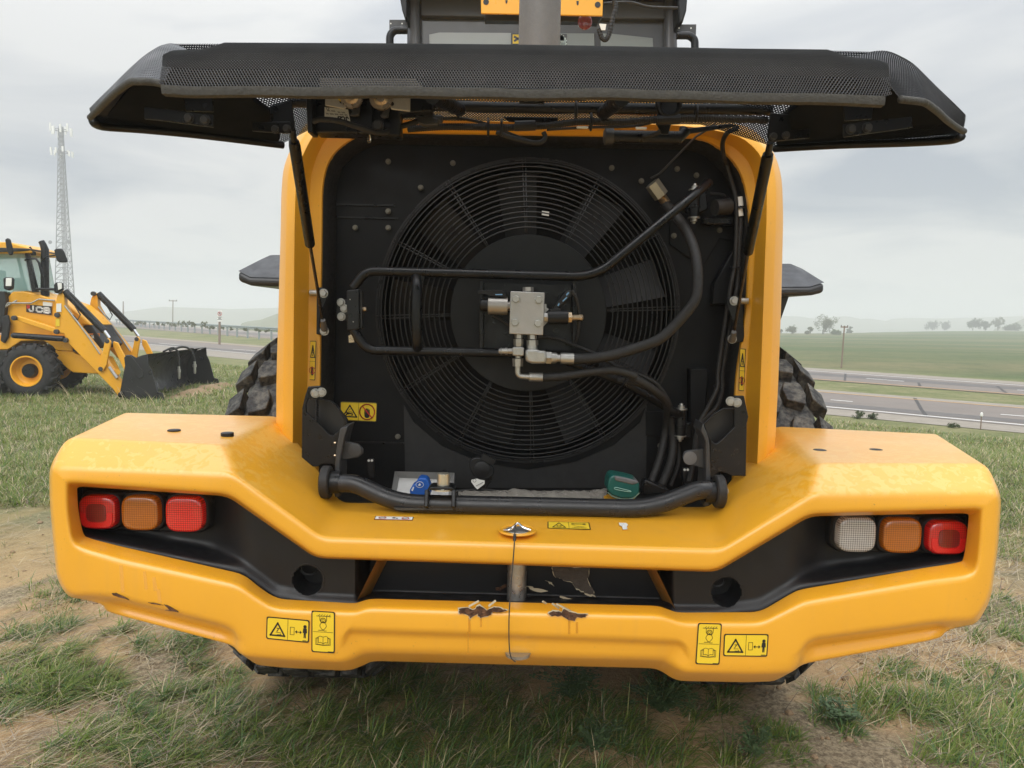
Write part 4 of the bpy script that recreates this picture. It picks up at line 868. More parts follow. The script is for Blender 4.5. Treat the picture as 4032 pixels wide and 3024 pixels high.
# hinges on the right
def hinge(fr, x, y, Y):
    c = P(*Q(fr, x, y), Y); o = MB().lathe(c+Vector((0, 0, -.045)), (0, 0, 1), [(0, .018), (.03, .018), (.031, .021), (.036, .021), (.037, .018), (.09, .018)], 18).build('frame_hinge', M_BLKM, swing)
    for s in (-1, 1): MB().lathe(c+Vector((0, 0, .045*s)), (0, 0, s), [(0, .021), (.004, .021), (.005, .012), (.014, .012), (.016, .007), (.022, .006), (.0225, .001)], 14).build('hinge_nut', M_STEEL, o)
    return o
hinge('LR', 1190, 590, 2.56); hinge('HR', 1200, 560, 2.57)
MB().tube(L3('LR', [(1085, 470, 2.53), (1190, 500, 2.56)], 0), [.0165, .017], 14).build('hinge_elbow', M_BLKM, swing)
MB().prism(L3('LR', [(1140, 600), (1310, 590), (1310, 760), (1160, 765)], 2.59), (0, .04, 0)).build('hinge_block', M_BLKM, swing, bevel=.004)
MB().prism(L3('HR', [(1100, 470), (1330, 400), (1360, 620), (1200, 690), (1110, 650)], 2.595), (0, .03, 0)).build('hinge_block', M_BLKM, swing, bevel=.006)
c0, c1 = P(*Q('HR', 1420, 600), 2.54), P(*Q('HR', 1580, 590), 2.56)
MB().tube([c0, c0.lerp(c1, .05), c1], [.026, .0265, .0265], 22).build('rubber_buffer', M_RUB, swing)
MB().tube(cr(L3('HR', [(1370, 450, 2.6), (1520, 470, 2.59), (1600, 560, 2.59), (1590, 650, 2.6)], 0), 5), .006, 8).build('bracket_edge', M_BLKM, swing)
MB().prism(L3('HR', [(1300, 700), (1640, 700), (1640, 790), (1330, 790), (1295, 760)], 2.60), (0, .04, 0)).build('bracket', M_BLKM, swing, bevel=.006)

# ---- valve block
Yv = 2.365
vb = MB().prism(L3('VB', [(858, 405), (1230, 420), (1212, 885), (843, 870)], Yv), (0, .055, 0)).build('valve_block', M_ALU, loader, bevel=.0025)
for x, y in ((915, 490), (1166, 500), (906, 747), (1157, 757)): MB().bolt(P(*Q('VB', x, y), Yv-.0005), (0, -1, 0), .0125, .011).build('bolt', M_STEEL, vb)
def vtube(pts, r, m, name, n=16, smooth=35): return MB().tube([P(*Q('VB', x, y), Yv+.025+dy) for x, y, dy in pts], r, n).build(name, m, vb, smooth=smooth)
K = Yv/2917/2.765
vtube([(1048, 410, 0), (1048, 362, 0)], 58*K, M_ALU, 'top_plug', 6)
s1 = vtube([(855, 568, 0), (826, 568, 0), (825, 568, 0), (618, 562, 0), (612, 562, 0)], [50*K, 50*K, 94*K, 94*K, 88*K], mat('turned_steel', (.36, .34, .31), .42, metal=.75, var=.06, scale=3), 'solenoid', 24)
MB().tube([P(*Q('VB', x, y), Yv+.025) for x, y in ((612, 560), (606, 560), (540, 556), (525, 556))], [66*K, 72*K, 72*K, 60*K], 16).build('knurled_cap', M_BLK, s1)
MB().prism(L3('VB', [(500, 400), (520, 395), (640, 395), (640, 400), (760, 395), (805, 435), (805, 470), (640, 460), (590, 440), (500, 430)], Yv+.01), (0, .025, 0)).build('plug_connector', M_BLK, s1, bevel=.003)
M_BLUEM = mat('blue_marker', (.20, .42, .70), .5)
MB().prism(L3('VB', [(690, 437), (770, 436), (768, 448), (695, 448)], Yv+.0085), (0, .002, 0)).build('paint_mark', M_BLUEM, s1)
s2 = vtube([(1218, 688, 0), (1222, 688, 0), (1262, 688, 0)], [46*K, 52*K, 52*K], M_STEEL, 'solenoid', 6)
MB().tube([P(*Q('VB', x, y), Yv+.025) for x, y in ((1262, 690), (1264, 690), (1482, 690), (1486, 690))], [70*K, 76*K, 76*K, 70*K], 20).build('solenoid_coil', M_BLK, s2)
MB().tube([P(*Q('VB', x, y), Yv+.025) for x, y in ((1486, 690), (1524, 690))], [62*K, 62*K], 6).build('coil_nut', M_BRONZE, s2)
MB().tube([P(*Q('VB', x, y), Yv+.025) for x, y in ((1524, 692), (1605, 694), (1606, 694), (1640, 695), (1654, 695))], [32*K, 32*K, 36*K, 36*K, 16*K], 10).build('adjuster_screw', M_BRONZE, s2)
MB().prism(L3('VB', [(1270, 600), (1400, 590), (1400, 640), (1290, 650)], Yv+.015), (0, .02, 0)).build('coil_cover', M_BLK, s2, bevel=.003)
MB().prism(L3('VB', [(1310, 585), (1400, 480), (1470, 400), (1515, 395), (1540, 440), (1470, 500), (1400, 575), (1360, 620)], Yv+.02), (0, .022, 0)).build('plug_connector', M_BLK, s2, bevel=.003)
for pts in ([(1460, 440), (1490, 412), (1498, 425), (1470, 455)], [(1420, 510), (1470, 465), (1475, 478), (1430, 520)], [(1368, 560), (1385, 530), (1392, 545), (1380, 568)]): MB().prism(L3('VB', pts, Yv+.0185), (0, .002, 0)).build('paint_mark', M_BLUEM, s2)
MB().prism(L3('VB', [(1228, 545), (1248, 545), (1250, 585), (1275, 600), (1240, 640), (1262, 740), (1215, 790)], Yv+.04), (0, .005, 0)).build('bracket_tab', M_ALU, vb)
# fittings under the block
def hexfit(pts, r, n=6, m=M_STEEL, nm='fitting'): return vtube([(x, y, -.004) for x, y in pts], [q*K for q in r], m, nm, n, 30)
hexfit([(948, 872), (948, 918)], [46, 46]); hexfit([(945, 925), (945, 975), (945, 1008)], [56, 56, 50]); hexfit([(1095, 880), (1095, 928)], [50, 50]); hexfit([(1095, 938), (1095, 992)], [66, 66]); hexfit([(1092, 992), (1092, 1036)], [60, 62], 16)
MB().prism(L3('VB', [(880, 1014), (1005, 1016), (1003, 1112), (878, 1110)], Yv), (0, .034, 0)).build('tee_fitting', M_STEEL, vb, bevel=.004)
hexfit([(880, 1058), (872, 1058), (838, 1058)], [34, 34, 34]); hexfit([(838, 1057), (826, 1057), (825, 1057), (800, 1057), (799, 1057), (764, 1057), (760, 1057), (730, 1056), (724, 1056)], [28, 28, 40, 40, 34, 34, 40, 24, 10], 14, nm='test_point')
hexfit([(942, 1110), (942, 1130)], [36, 36], 14); hexfit([(937, 1138), (937, 1222)], [60, 56])
vtube([(q.x, q.y, 0) for q in fillet([Vector((936, 1222, 0)), Vector((936, 1330, 0)), Vector((1065, 1338, 0))], 90, 8)], 31*K, M_STEEL, 'elbow_pipe', 14, 60)
hexfit([(1058, 1338), (1062, 1338), (1205, 1342), (1212, 1342)], [44, 50, 50, 46], 16, nm='hose_ferrule')
MB().prism(L3('VB', [(1018, 1038), (1140, 1036), (1185, 1055), (1250, 1052), (1250, 1198), (1090, 1196), (1020, 1170)], Yv-.004), (0, .042, 0)).build('elbow_fitting', M_STEEL, vb, bevel=.008)
hexfit([(1245, 1128), (1300, 1130)], [74, 74]); hexfit([(1300, 1130), (1345, 1132), (1365, 1132)], [60, 60, 52], 16); hexfit([(1365, 1134), (1402, 1135)], [44, 44], 14)
hexfit([(1400, 1135), (1404, 1135), (1545, 1140), (1550, 1140)], [56, 62, 62, 56], 18, nm='hose_ferrule')
# ---- hoses
def hose(pts, r, name='hose', m=M_RUB, n=12, k=8): return MB().tube(cr(pts, k), r, n).build(name, m, loader, smooth=180)
h1 = hose(L3('VB', [(1540, 1140, 2.385), (1700, 1140, 2.38), (1950, 1105, 2.375), (2212, 1030, 2.375)], 0)+L3('FN', [(1650, 1005, 2.375), (1740, 925, 2.38)], 0)+L3('HR', [(1195, 1630, 2.385), (1234, 1440, 2.40), (1230, 1250, 2.42), (1195, 1050, 2.45), (1115, 860, 2.50), (1010, 700, 2.54), (940, 620, 2.57), (880, 560, 2.60)], 0), 58*K*1.0)
h1['label'] = 'thick black hydraulic hose curving up the right side'
MB().tube(L3('HR', [(905, 570, 2.60), (830, 470, 2.585), (820, 455, 2.58)], 0), [.0165, .0165, .0165], 16).build('hose_end', M_BRONZE, h1)
MB().tube(L3('HR', [(840, 475, 2.585), (740, 335, 2.575)], 0), [.0265, .0265], 6).build('hose_nut', mat('dull_zinc', (.34, .33, .27), .4, metal=.7, var=.15), h1, smooth=0)
h2 = hose(L3('VB', [(1208, 1342, 2.385), (1400, 1335, 2.385), (1700, 1290, 2.385), (1950, 1265, 2.38), (2100, 1290, 2.38), (2212, 1330, 2.385)], 0)+L3('LR', [(650, 90, 2.39), (800, 170, 2.40), (950, 280, 2.43), (1030, 380, 2.48), (1040, 520, 2.55), (1020, 700, 2.58), (960, 980, 2.56), (860, 1260, 2.52)], 0), 46*K)
h2['label'] = 'black hydraulic hose bending down to the lower right hinge'
hose(L3('LR', [(500, 130, 2.44), (700, 165, 2.42), (850, 225, 2.42), (980, 320, 2.44), (1030, 400, 2.48)], 0), .010)
hose(L3('LR', [(1060, 480, 2.55), (1090, 640, 2.57), (1110, 800, 2.57), (1080, 1020, 2.55), (980, 1280, 2.50)], 0), .0145)
conduit(L3('VB', [(1150, 905, 2.41), (1250, 905, 2.42), (1400, 930, 2.43), (1560, 1000, 2.43), (1780, 1090, 2.43), (1950, 1190, 2.42), (2080, 1260, 2.41)], 0)+L3('LR', [(730, 70, 2.42), (880, 140, 2.42), (980, 230, 2.44), (1060, 360, 2.48), (1090, 450, 2.54), (1130, 640, 2.58), (1165, 850, 2.58), (1160, 1060, 2.55), (1080, 1280, 2.52)], 0), .0068, 'conduit', loader)
conduit(L3('VB', [(1520, 400, 2.385), (1570, 480, 2.39), (1595, 600, 2.40), (1600, 760, 2.41), (1585, 900, 2.42), (1560, 960, 2.43)], 0), .0065, 'conduit', loader)
conduit(L3('VB', [(660, 665, 2.40), (760, 720, 2.41), (850, 780, 2.415)], 0), .006, 'conduit', loader)
MB().tube([P(*Q('LR', 600, 120), 2.405)+Vector((.012*math.cos(t), .02*math.sin(t), .024*math.cos(t))) for t in np.linspace(0, 6.28, 17)], .0035, 6).build('cable_tie', M_BLK, loader)
# cables down the right jamb
hose(L3('GM', [(2212, 1120, 2.3), (2130, 1160, 2.4), (2090, 1260, 2.48), (2110, 1420, 2.54)], 0)+L3('HR', [(1540, 100, 2.56), (1600, 300, 2.57), (1650, 500, 2.57), (1660, 800, 2.57), (1650, 1100, 2.57), (1640, 1250, 2.57), (1590, 1500, 2.56)], 0)+L3('LR', [(1600, 0, 2.56), (1590, 200, 2.55), (1500, 400, 2.54), (1400, 580, 2.53), (1350, 760, 2.52), (1330, 1000, 2.51), (1270, 1240, 2.48)], 0), .0075)
conduit(L3('HR', [(1690, 480, 2.575), (1705, 720, 2.575), (1690, 1000, 2.575), (1670, 1400, 2.575), (1640, 1600, 2.57)], 0)+L3('LR', [(1650, 0, 2.57), (1640, 220, 2.56), (1580, 420, 2.55), (1430, 570, 2.53), (1365, 700, 2.52), (1350, 900, 2.51), (1290, 1230, 2.48)], 0), .0085, 'conduit', loader)
for y0, y1 in ((485, 585), (608, 695)): MB().tube(L3('HR', [(1692, y0, 2.572), (1702, y1, 2.572)], 0), .0105, 12).build('cable_marker', M_WHITE, loader)
for fr, x, y, r in (('HR', 1640, 1250, .014), ('HR', 1710, 600, .013), ('LR', 1600, 195, .014), ('LR', 1400, 575, .016)):
    MB().tube([P(*Q(fr, x, y), 2.565)+Vector((r*math.cos(t), .012*math.sin(t), .003*math.sin(t))) for t in np.linspace(0, 6.28, 15)], .0028, 6).build('cable_tie', M_BLK, loader)
MB().tube(L3('GM', [(1465, 1552, 2.6), (1545, 1510, 2.58), (1860, 1190, 2.4), (2020, 1090, 2.25)], 0), .0035, 6).build('prop_wire', M_GREY, loader)

# ================================================================== latch bar, its brackets and rollers
bar = MB().tube(fillet(L3('S', [(1336, 1902, 2.21), (1398, 1903, 2.20), (1568, 1982, 2.17), (2555, 2004, 2.17), (2745, 1930, 2.20), (2790, 1928, 2.21)], 0), .09, 7), .0278, 20).build('latch_bar', mat('satin_black_tube', (.014, .0145, .016), .33, var=.3, scale=10, bump=.06, bscale=200), loader, smooth=60)
for pts in ([(140, 690), (780, 700), (780, 714), (170, 716)],): MB().prism(L3('LC', pts, 2.142), (0, .01, 0)).build('wear_strip', M_TRIM, bar)
u = MB(); u.bar(P(*Q('LC', 508, 500), 2.155), P(*Q('LC', 500, 690), 2.138), .012, .05, (0, 1, 0)); u.bar(P(*Q('LC', 798, 500), 2.155), P(*Q('LC', 795, 690), 2.138), .012, .05, (0, 1, 0))
u.prism(L3('LC', [(497, 500), (540, 462), (770, 465), (808, 500)], 2.13), (0, .06, 0)); u.build('striker_bracket', M_BLKM, bar, bevel=.003)
MB().lathe(P(*Q('LC', 680, 488), 2.16), (0, 0, 1), [(0, .034), (.004, .034), (.005, .03), (.008, .029), (.009, .0185), (.047, .0185), (.048, .017), (.0482, .001)], 22).build('striker_pin', mat('pale_zinc', (.62, .60, .50), .3, metal=.8), bar)
MB().prism(L3('LC', [(665, 286), (718, 290), (735, 450), (700, 455), (690, 310)], 2.20), (0, .012, 0)).build('striker_stop', M_BLKM, bar)
def lower_bracket(mir):
    """folded steel bracket: plate with a dark triangular window, upright flat bar, eared tab, roller"""
    T = (lambda x, y: Q('LL', x, y)) if not mir else (lambda x, y: (Q('LR', *((1905-(x-400)*1.0), y+93))))
    if mir:
        fr = 'LR'
        outer = [(1440, 600), (1540, 500), (1660, 430), (1770, 430), (1765, 300), (1880, 300), (1928, 530), (1912, 600), (1900, 1175), (1750, 1172), (1680, 1140), (1600, 1130), (1530, 1200), (1500, 1150), (1510, 780), (1470, 720)]
        win = [(1455, 615), (1545, 520), (1660, 452), (1772, 448), (1772, 640), (1600, 810), (1565, 820), (1525, 790), (1480, 700)]
        flat = [(1455, 660), (1490, 745), (1505, 830), (1518, 1200), (1505, 1500), (1440, 1505), (1465, 1200), (1462, 800), (1410, 680), (1435, 590)]
        ear = [(1455, 875), (1450, 1095), (1300, 1050), (1240, 1030), (1212, 970), (1230, 910), (1275, 895)]; boss = (1290, 978); bl = ((1735, 358), (1803, 372)); rol = (1605, 1340); rx = (1525, 1670)
    else:
        fr = 'LL'
        outer = [(450, 200), (585, 190), (600, 335), (700, 355), (760, 400), (880, 560), (885, 640), (820, 660), (760, 1060), (700, 1042), (600, 1045), (560, 1072), (380, 1062), (385, 440), (415, 310)]
        win = [(450, 335), (560, 345), (690, 365), (750, 410), (850, 560), (845, 630), (770, 690), (720, 735), (680, 720), (550, 585), (430, 480), (428, 400)]
        flat = [(800, 655), (885, 630), (845, 760), (800, 1000), (795, 1400), (740, 1405), (735, 1200), (755, 900)]
        ear = [(820, 785), (1000, 825), (1050, 880), (1050, 930), (1000, 972), (820, 1000)]; boss = (960, 890); bl = ((530, 270), (597, 260)); rol = (650, 1240); rx = (580, 725)
    plateo = holeplate(L3(fr, outer, 2.36), L3(fr, win, 2.36), (0, .012, 0), 'lower_bracket', M_BLKM, loader)
    b = plateo.modifiers.new('bevel', 'BEVEL'); b.width = .003; b.segments = 2; b.limit_method = 'ANGLE'
    MB().prism(L3(fr, win, 2.41), (0, .006, 0)).build('window_back', M_DECK, plateo)
    MB().prism(L3(fr, flat, 2.24), (0, .10, 0)).build('flat_bar', M_GREY if not mir else M_GREY, plateo, bevel=.003)
    e = MB().prism(L3(fr, ear, 2.27), (0, .01, 0)).build('ear_tab', M_GREY, plateo, bevel=.003)
    c = P(*Q(fr, *boss), 2.268); MB().lathe(c, (0, -1, 0), [(0, .021), (.003, .021), (.0035, .019), (.0036, .001)], 22).build('rubber_pad', M_EXH if mir else M_GREY, e)
    for q in bl: MB().bolt(P(*Q(fr, *q), 2.356), (-.35 if mir else .35, -1, 0), .0122, .016).build('bolt', M_STEEL, plateo)
    s = 1 if mir else -1; c = P(*Q(fr, *rol), 2.215); w = (rx[1]-rx[0])/FR[fr][2]*2.215/2917*.36
    MB().lathe(c+Vector((-s*w, 0, 0)), (s, 0, 0), [(0, .046), (.004, .05), (w*1.7, .05), (w*2, .044), (w*2+.002, .016), (w*2+.004, .001)], 28).build('roller', M_RUB, plateo)
    MB().lathe(c+Vector((-s*(w+.014), 0, 0)), (s, 0, 0), [(0, .03), (.008, .03)], 22).build('roller_washer', M_WHITE, plateo)
    MB().cyl(c+Vector((-s*(w+.03), 0, 0)), c+Vector((-s*w, 0, 0)), .034, n=18).build('roller_hub', M_BLKM, plateo)
    if mir: MB().bolt(c+Vector((w+.004, 0, 0)), (1, 0, 0), .010, .009).build('bolt', M_STEEL, plateo)
    else:
        x0 = P(*Q('LL', 545, 330), 2.354)
        MB().tube([P(*Q('LL', 545+4*math.sin(i*2.1), 335+i*10), 2.352) for i in range(25)], [.0045+.0015*(i % 2) for i in range(25)], 6).build('weld_bead', M_BLKM, plateo)
        for y in (812, 950): MB().cyl(P(*Q('LL', 735, y), 2.30), P(*Q('LL', 755, y), 2.30), .004, n=8).build('screw_end', M_BRONZE, plateo)
lower_bracket(False); lower_bracket(True)

# ================================================================== tray, caps, socket, loose tag
M_TRAY = mat('brushed_aluminium_tray', (.46, .46, .45), .38, metal=.6, var=.1, scale=60)
tray = MB(); oq = L3('LC', [(150, 292, 2.52), (800, 308, 2.52), (790, 560, 2.47), (110, 545, 2.47)], 0); iq = L3('LC', [(200, 365, 2.54), (745, 385, 2.54), (735, 560, 2.50), (165, 548, 2.50)], 0)
tray.loft([[q+Vector((0, .03, -.02)) for q in oq], oq, iq]); tray.build('engine_tray', M_TRAY, loader, smooth=30)
cp = MB().prism(L3('LC', [(400, 372), (430, 360), (490, 368), (512, 395), (540, 470), (535, 560), (320, 560), (310, 500), (345, 440), (378, 430)], 2.36), (0, .05, 0)).build('blue_filler_cap', M_BLUE, loader, bevel=.008, seg=3)
c = P(*Q('LC', 422, 438), 2.357); MB().tube([c+Vector((.0122*math.cos(t), 0, .0095*math.sin(t))) for t in np.linspace(0, 6.283, 25)], .0008, 5).build('cap_mark', M_WHITE, cp)
MB().prism([c+Vector(q) for q in ((-.005, -.001, -.001), (0, -.001, .005), (.004, -.001, 0), (.002, -.001, -.003), (-.003, -.001, -.004))], (0, .002, 0)).build('cap_mark', M_WHITE, cp)
MB().prism(L3('LC', [(330, 500), (350, 460), (362, 470), (345, 510)], 2.358), (0, .002, 0)).build('cap_mark', M_WHITE, cp)
g = [(392, 1330), (400, 1240), (420, 1185), (455, 1163), (600, 1190), (720, 1225), (745, 1265), (740, 1360), (720, 1395), (660, 1420), (540, 1420), (440, 1385)]
gc = MB().prism(L3('LR', g, 2.30), (0, .09, 0)).build('green_filler_cap', M_GREEN, loader, bevel=.012, seg=3)
MB().prism(L3('LR', [(470, 1172), (600, 1196), (715, 1225), (740, 1250), (665, 1270), (475, 1225)], 2.296), (0, .06, 0)).build('cap_cover', M_EXH, gc, bevel=.004)
MB().tube(cr(L3('LR', [(465, 1305), (490, 1298), (560, 1315), (640, 1335), (640, 1345), (560, 1335), (480, 1318), (465, 1305)], 2.297), 4), .0012, 6).build('cap_mark', mat('pale_green_print', (.25, .45, .38), .5), gc)
MB().tube(cr(L3('LR', [(395, 1350), (450, 1395), (560, 1425), (670, 1415), (740, 1355)], 2.295), 5), .0022, 6).build('cap_seam', mat('cap_seam_dust', (.10, .17, .13), .7), gc)
MB().cyl(P(*Q('LR', 520, 1400), 2.36), P(*Q('LR', 520, 1500), 2.36), .05, n=24).build('filler_neck', M_YB, gc)
soc = [(1000, 340), (962, 260), (958, 200), (985, 155), (1040, 138), (1095, 145), (1180, 190), (1235, 270), (1225, 340), (1170, 382), (1060, 385)]
so_ = MB().prism(L3('LC', soc, 2.44), (0, .02, 0)).build('trailer_socket', M_BLK, loader, bevel=.005, seg=3)
c = P(*Q('LC', 1100, 265), 2.438); MB().lathe(c, (0, -1, 0), [(0, .026), (.006, .026), (.007, .024), (.0072, .001)], 24).build('socket_lid', M_BLK, so_)
MB().bar(P(*Q('LC', 1100, 120), 2.435), P(*Q('LC', 1235, 200), 2.435), .02, .02).build('socket_hinge', M_BLK, so_)
MB().tube(cr(L3('LC', [(1190, 370, 2.46), (1150, 430, 2.47), (1120, 500, 2.47)], 0), 4), .009, 8).build('socket_cable', M_RUB, so_)
tg = MB().prism(L3('LC', [(985, 385), (1010, 376), (1050, 372), (1080, 385), (1128, 392), (1128, 430), (1050, 490), (1020, 460), (983, 408)], 2.425), (0, .001, 0)).build('paper_tag', M_WHITE, loader); 
c = P(*Q('LC', 1018, 393), 2.4245); MB().tube([c+Vector((.0055*math.cos(t), 0, .0055*math.sin(t))) for t in np.linspace(0, 6.283, 19)], .0006, 4).build('tag_print', M_DECK, tg)
MB().bar(P(*Q('LC', 1035, 452), 2.4243), P(*Q('LC', 1115, 410), 2.4243), .0008, .004, (0, -1, 0)).build('tag_print', M_DECK, tg)
MB().tube(cr(L3('LC', [(810, 510, 2.45), (1000, 492, 2.45), (1130, 490, 2.46), (1300, 508, 2.46), (1560, 512, 2.46)], 0), 6), .0042, 8).build('cable', M_RUB, loader)
for fr, x, y in (('LL', 1130, 1090), ('LR', 1250, 1190)):
    o = MB().prism(L3(fr, [(x-42, y-60), (x-35, y-100), (x+35, y-100), (x+38, y-60), (x+35, y+20), (x+50, y+100), (x-20, y+100), (x-38, y+10)], 2.50), (0, .02, 0)).build('relay_plug', M_BLK, loader, bevel=.003)
    for dx in (-18, 16): MB().lathe(P(*Q(fr, x+dx, y-85), 2.498), (0, -1, 0), [(0, .0045), (.003, .004), (.0032, .0005)], 10).build('plug_pin', M_WHITE, o)
MB().prism(L3('LR', [(800, 1210), (1000, 1300), (1070, 1330), (1000, 1370), (780, 1370), (775, 1290)], 2.42), (0, .05, 0)).build('clamp_block', M_BLKM, loader, bevel=.004)

# chassis, floor of the engine bay, hidden rear frame
def boxpx(name, m, x0, x1, y0, y1, z0, z1, bev=.01): return MB().box(((x0+x1)/2, (y0+y1)/2, (z0+z1)/2), ((x1-x0)/2, (y1-y0)/2, (z1-z0)/2)).build(name, m, loader, bevel=bev)
boxpx('engine_bay_floor', M_DECK, -.66, .74, 2.24, 4.6, .66, 1.0)
boxpx('rear_frame', M_BLKM, -.45, .55, 2.6, 5.6, .55, .92)
boxpx('engine_block', M_DECK, -.55, .65, 3.0, 4.4, 1.0, 2.1)
boxpx('rear_axle', M_BLKM, -.8, .9, 3.3, 3.55, .58, .92)
# ================================================================== wheels
def tyre(xc, side, loader_=loader):
    R, W, Yc = .775, .54, 3.42; zc_ = R-.015
    m = MB(); prof = [(-.5, .52), (-.5, .60), (-.49, .66), (-.46, .70), (-.40, .725), (-.2, .735), (0, .738), (.2, .735), (.40, .725), (.46, .70), (.49, .66), (.5, .60), (.5, .52)]
    n = 64; rings = [[Vector((xc+a*W, Yc+r*R/.775*math.sin(2*math.pi*k/n), zc_+r*R/.775*math.cos(2*math.pi*k/n))) for a, r in prof] for k in range(n)]
    vs = [q for r in rings for q in r]; p_ = len(prof); m.add(vs, [(i*p_+j, ((i+1) % n)*p_+j, ((i+1) % n)*p_+j+1, i*p_+j+1) for i in range(n) for j in range(p_-1)])
    wheel = MB().lathe((xc-side*.05, Yc, zc_), (side, 0, 0), [(-.1, .52), (.2, .52), (.22, .50), (.16, .47), (.12, .40), (.10, .22), (.16, .2), (.165, .01)], 40).build('wheel', M_YB, loader_)
    ty = m.build('tyre', M_TYRE, wheel, smooth=40)
    nl = 27; lug = MB(); da = 2*math.pi/nl
    def pt(a, ang, r): return Vector((xc+a*W, Yc+r*math.sin(ang), zc_+r*math.cos(ang)))
    for k in range(nl):
        for s in (-1, 1):
            a0 = da*(k+(.5 if s > 0 else 0))
            for fp, drop in (([(.01, .0), (.15, -.03), (.20, .05), (.19, .15), (.05, .17), (.0, .09)], 0), ([(.23, .06), (.36, .03), (.39, .10), (.37, .19), (.25, .20), (.22, .14)], 0), ([(.42, .07), (.565, .05), (.57, .19), (.43, .21)], 1)):
                top = []; bot = []; ca_ = sum(q[0] for q in fp)/len(fp); cg = sum(q[1] for q in fp)/len(fp)
                for a, g in fp:
                    fall = .055*max(0, (a-.40)/.16)**1.5 if drop else 0
                    top.append(pt(s*(ca_+(a-ca_)*.94), a0+cg+(g-cg)*.93, .775-fall)); bot.append(pt(s*a, a0+g, .70-(.06 if a > .5 else 0)))
                lug.loft([bot, top])
    lug.build('tread_lugs', M_TYRE, wheel, smooth=0, bevel=.005)
    return wheel
w = tyre(-.82, -1); w['label'] = 'left rear wheel with chunky black tyre'
w = tyre(.955, 1); w['label'] = 'right rear wheel with chunky black tyre'
# mudguards
def guard_(pts_top, name):
    base = [P(*q, 3.05) for q in pts_top[0]]; ridge = [P(*q, 3.2) for q in pts_top[1]]
    return MB().loft([[q+Vector((0, .8, 0)) for q in base], base, ridge+[]]).build(name, M_GREY, loader, bevel=.012)
M_FEND = mat('wet_grey_plastic', (.020, .022, .026), .38, var=.12, scale=6, bump=.05, bscale=120, rvar=.1)
def fender(sgn, body, crest, Y0=3.05, Y1=3.75):
    """body = front face outline in photo pixels; crest = sloping top facets behind it"""
    m = MB(); fr_ = [P(*q, Y0) for q in body]; bk = [q+Vector((0, Y1-Y0, 0)) for q in fr_]; m.loft([fr_, bk])
    m.build('mudguard', M_FEND, loader, bevel=.014, seg=3)
    cm = MB(); lo = [P(*q, Y0+.004) for q in crest[0]]; hi = [P(*q, Y0+.22) for q in crest[1]]
    n = len(lo); back = [q+Vector((0, Y1-Y0-.2, 0)) for q in hi]; back2 = [q+Vector((0, Y1-Y0, 0)) for q in lo]
    cm.loft([lo, hi, back, back2], closed=False); cm.build('mudguard_crown', M_FEND, loader, bevel=.012, seg=3)
RTq = lambda *pts: [Q('RT', *p) for p in pts]
fender(1, RTq((-230, 275), (405, 275), (527, 240), (527, 325), (430, 348), (-230, 366)), (RTq((-230, 276), (405, 276), (526, 240)), RTq((-230, 82), (250, 82), (330, 118))))
fender(-1, [(1290, 1098), (985, 1090), (937, 1066), (936, 1106), (985, 1124), (1290, 1132)], ([(1290, 1099), (985, 1091), (938, 1067)], [(1290, 1003), (1062, 1004), (1030, 1020)]))
MB().prism(L3('RT', [(150, 355), (228, 358), (150, 580), (120, 640)], 3.12), (0, .1, 0)).build('mudguard_stay', M_DECK, loader)
MB().prism([P(1120, 1125, 3.14), P(1270, 1125, 3.14), P(1270, 1420, 3.14), P(1200, 1420, 3.14)], (0, .1, 0)).build('mudguard_stay', M_DECK, loader)
# ================================================================== cab, exhaust, rails
Yc = 4.25
cab = MB(); cab.prism(L3('S', [(1608, -110), (2662, -92), (2660, 800), (1600, 790)], Yc+.35), (0, 1.2, 0)); cab = cab.build('cab', M_CAB, loader, bevel=.03)
def cpl(pts, Y, name, m, th=.03, bev=.006, fr='S'): return MB().prism(L3(fr, pts, Y), (0, th, 0)).build(name, m, cab, bevel=bev)
cpl([(1602, -60), (1650, -60), (1656, 760), (1598, 760)], Yc-.02, 'pillar', M_CAB, .2, .02)
cpl([(2622, -60), (2668, -60), (2672, 770), (2620, 770)], Yc-.02, 'pillar', M_CAB, .2, .02)
cpl([(1656, -60), (2622, -60), (2622, 75), (1656, 62)], Yc+.02, 'header', M_CAB, .1)
cpl([(1656, 62), (2622, 76), (2622, 770), (1656, 760)], Yc+.06, 'window_surround', mat('frit_glass', (.085, .09, .1), .16, var=.1, rvar=.03), .02, 0)
wn_ = cpl([(1690, 136), (1730, 128), (2400, 132), (2570, 150), (2590, 620), (1690, 610)], Yc+.052, 'rear_window', M_GLASS, .006, 0)
cpl([(1565, -60), (1602, -60), (1602, 70), (1594, 74), (1583, 40)], Yc-.15, 'roof_skirt', M_BLK, .4, .01)
cpl([(1575, -140), (2715, -122), (2720, -60), (1570, -78)], Yc-.2, 'roof', M_BLK, 1.9, .03)
cpl([(1600, 760), (2672, 775), (2672, 1150), (1600, 1140)], Yc-.02, 'cab_base', M_CAB, 1.5, .02)
cpl([(2668, -60), (2712, -60), (2704, 40), (2688, 92), (2672, 90)], Yc-.15, 'roof_skirt', M_BLK, .4, .01)
cpl([(1893, -60), (2375, -40), (2373, 63), (1894, 53)], 3.72, 'number_plate_bar', M_YB, .012, .003)
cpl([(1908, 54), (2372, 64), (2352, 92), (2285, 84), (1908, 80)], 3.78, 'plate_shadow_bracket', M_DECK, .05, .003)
for fr, x, y, r in (('GC', 1800, 15, 24), ('GM', 1003, 40, 24)): c = P(*Q(fr, x, y), 3.718); MB().cyl(c, c+Vector((0, .002, 0)), r/2.212*3.72/2917, n=18).build('plate_hole', M_DECK, cab)
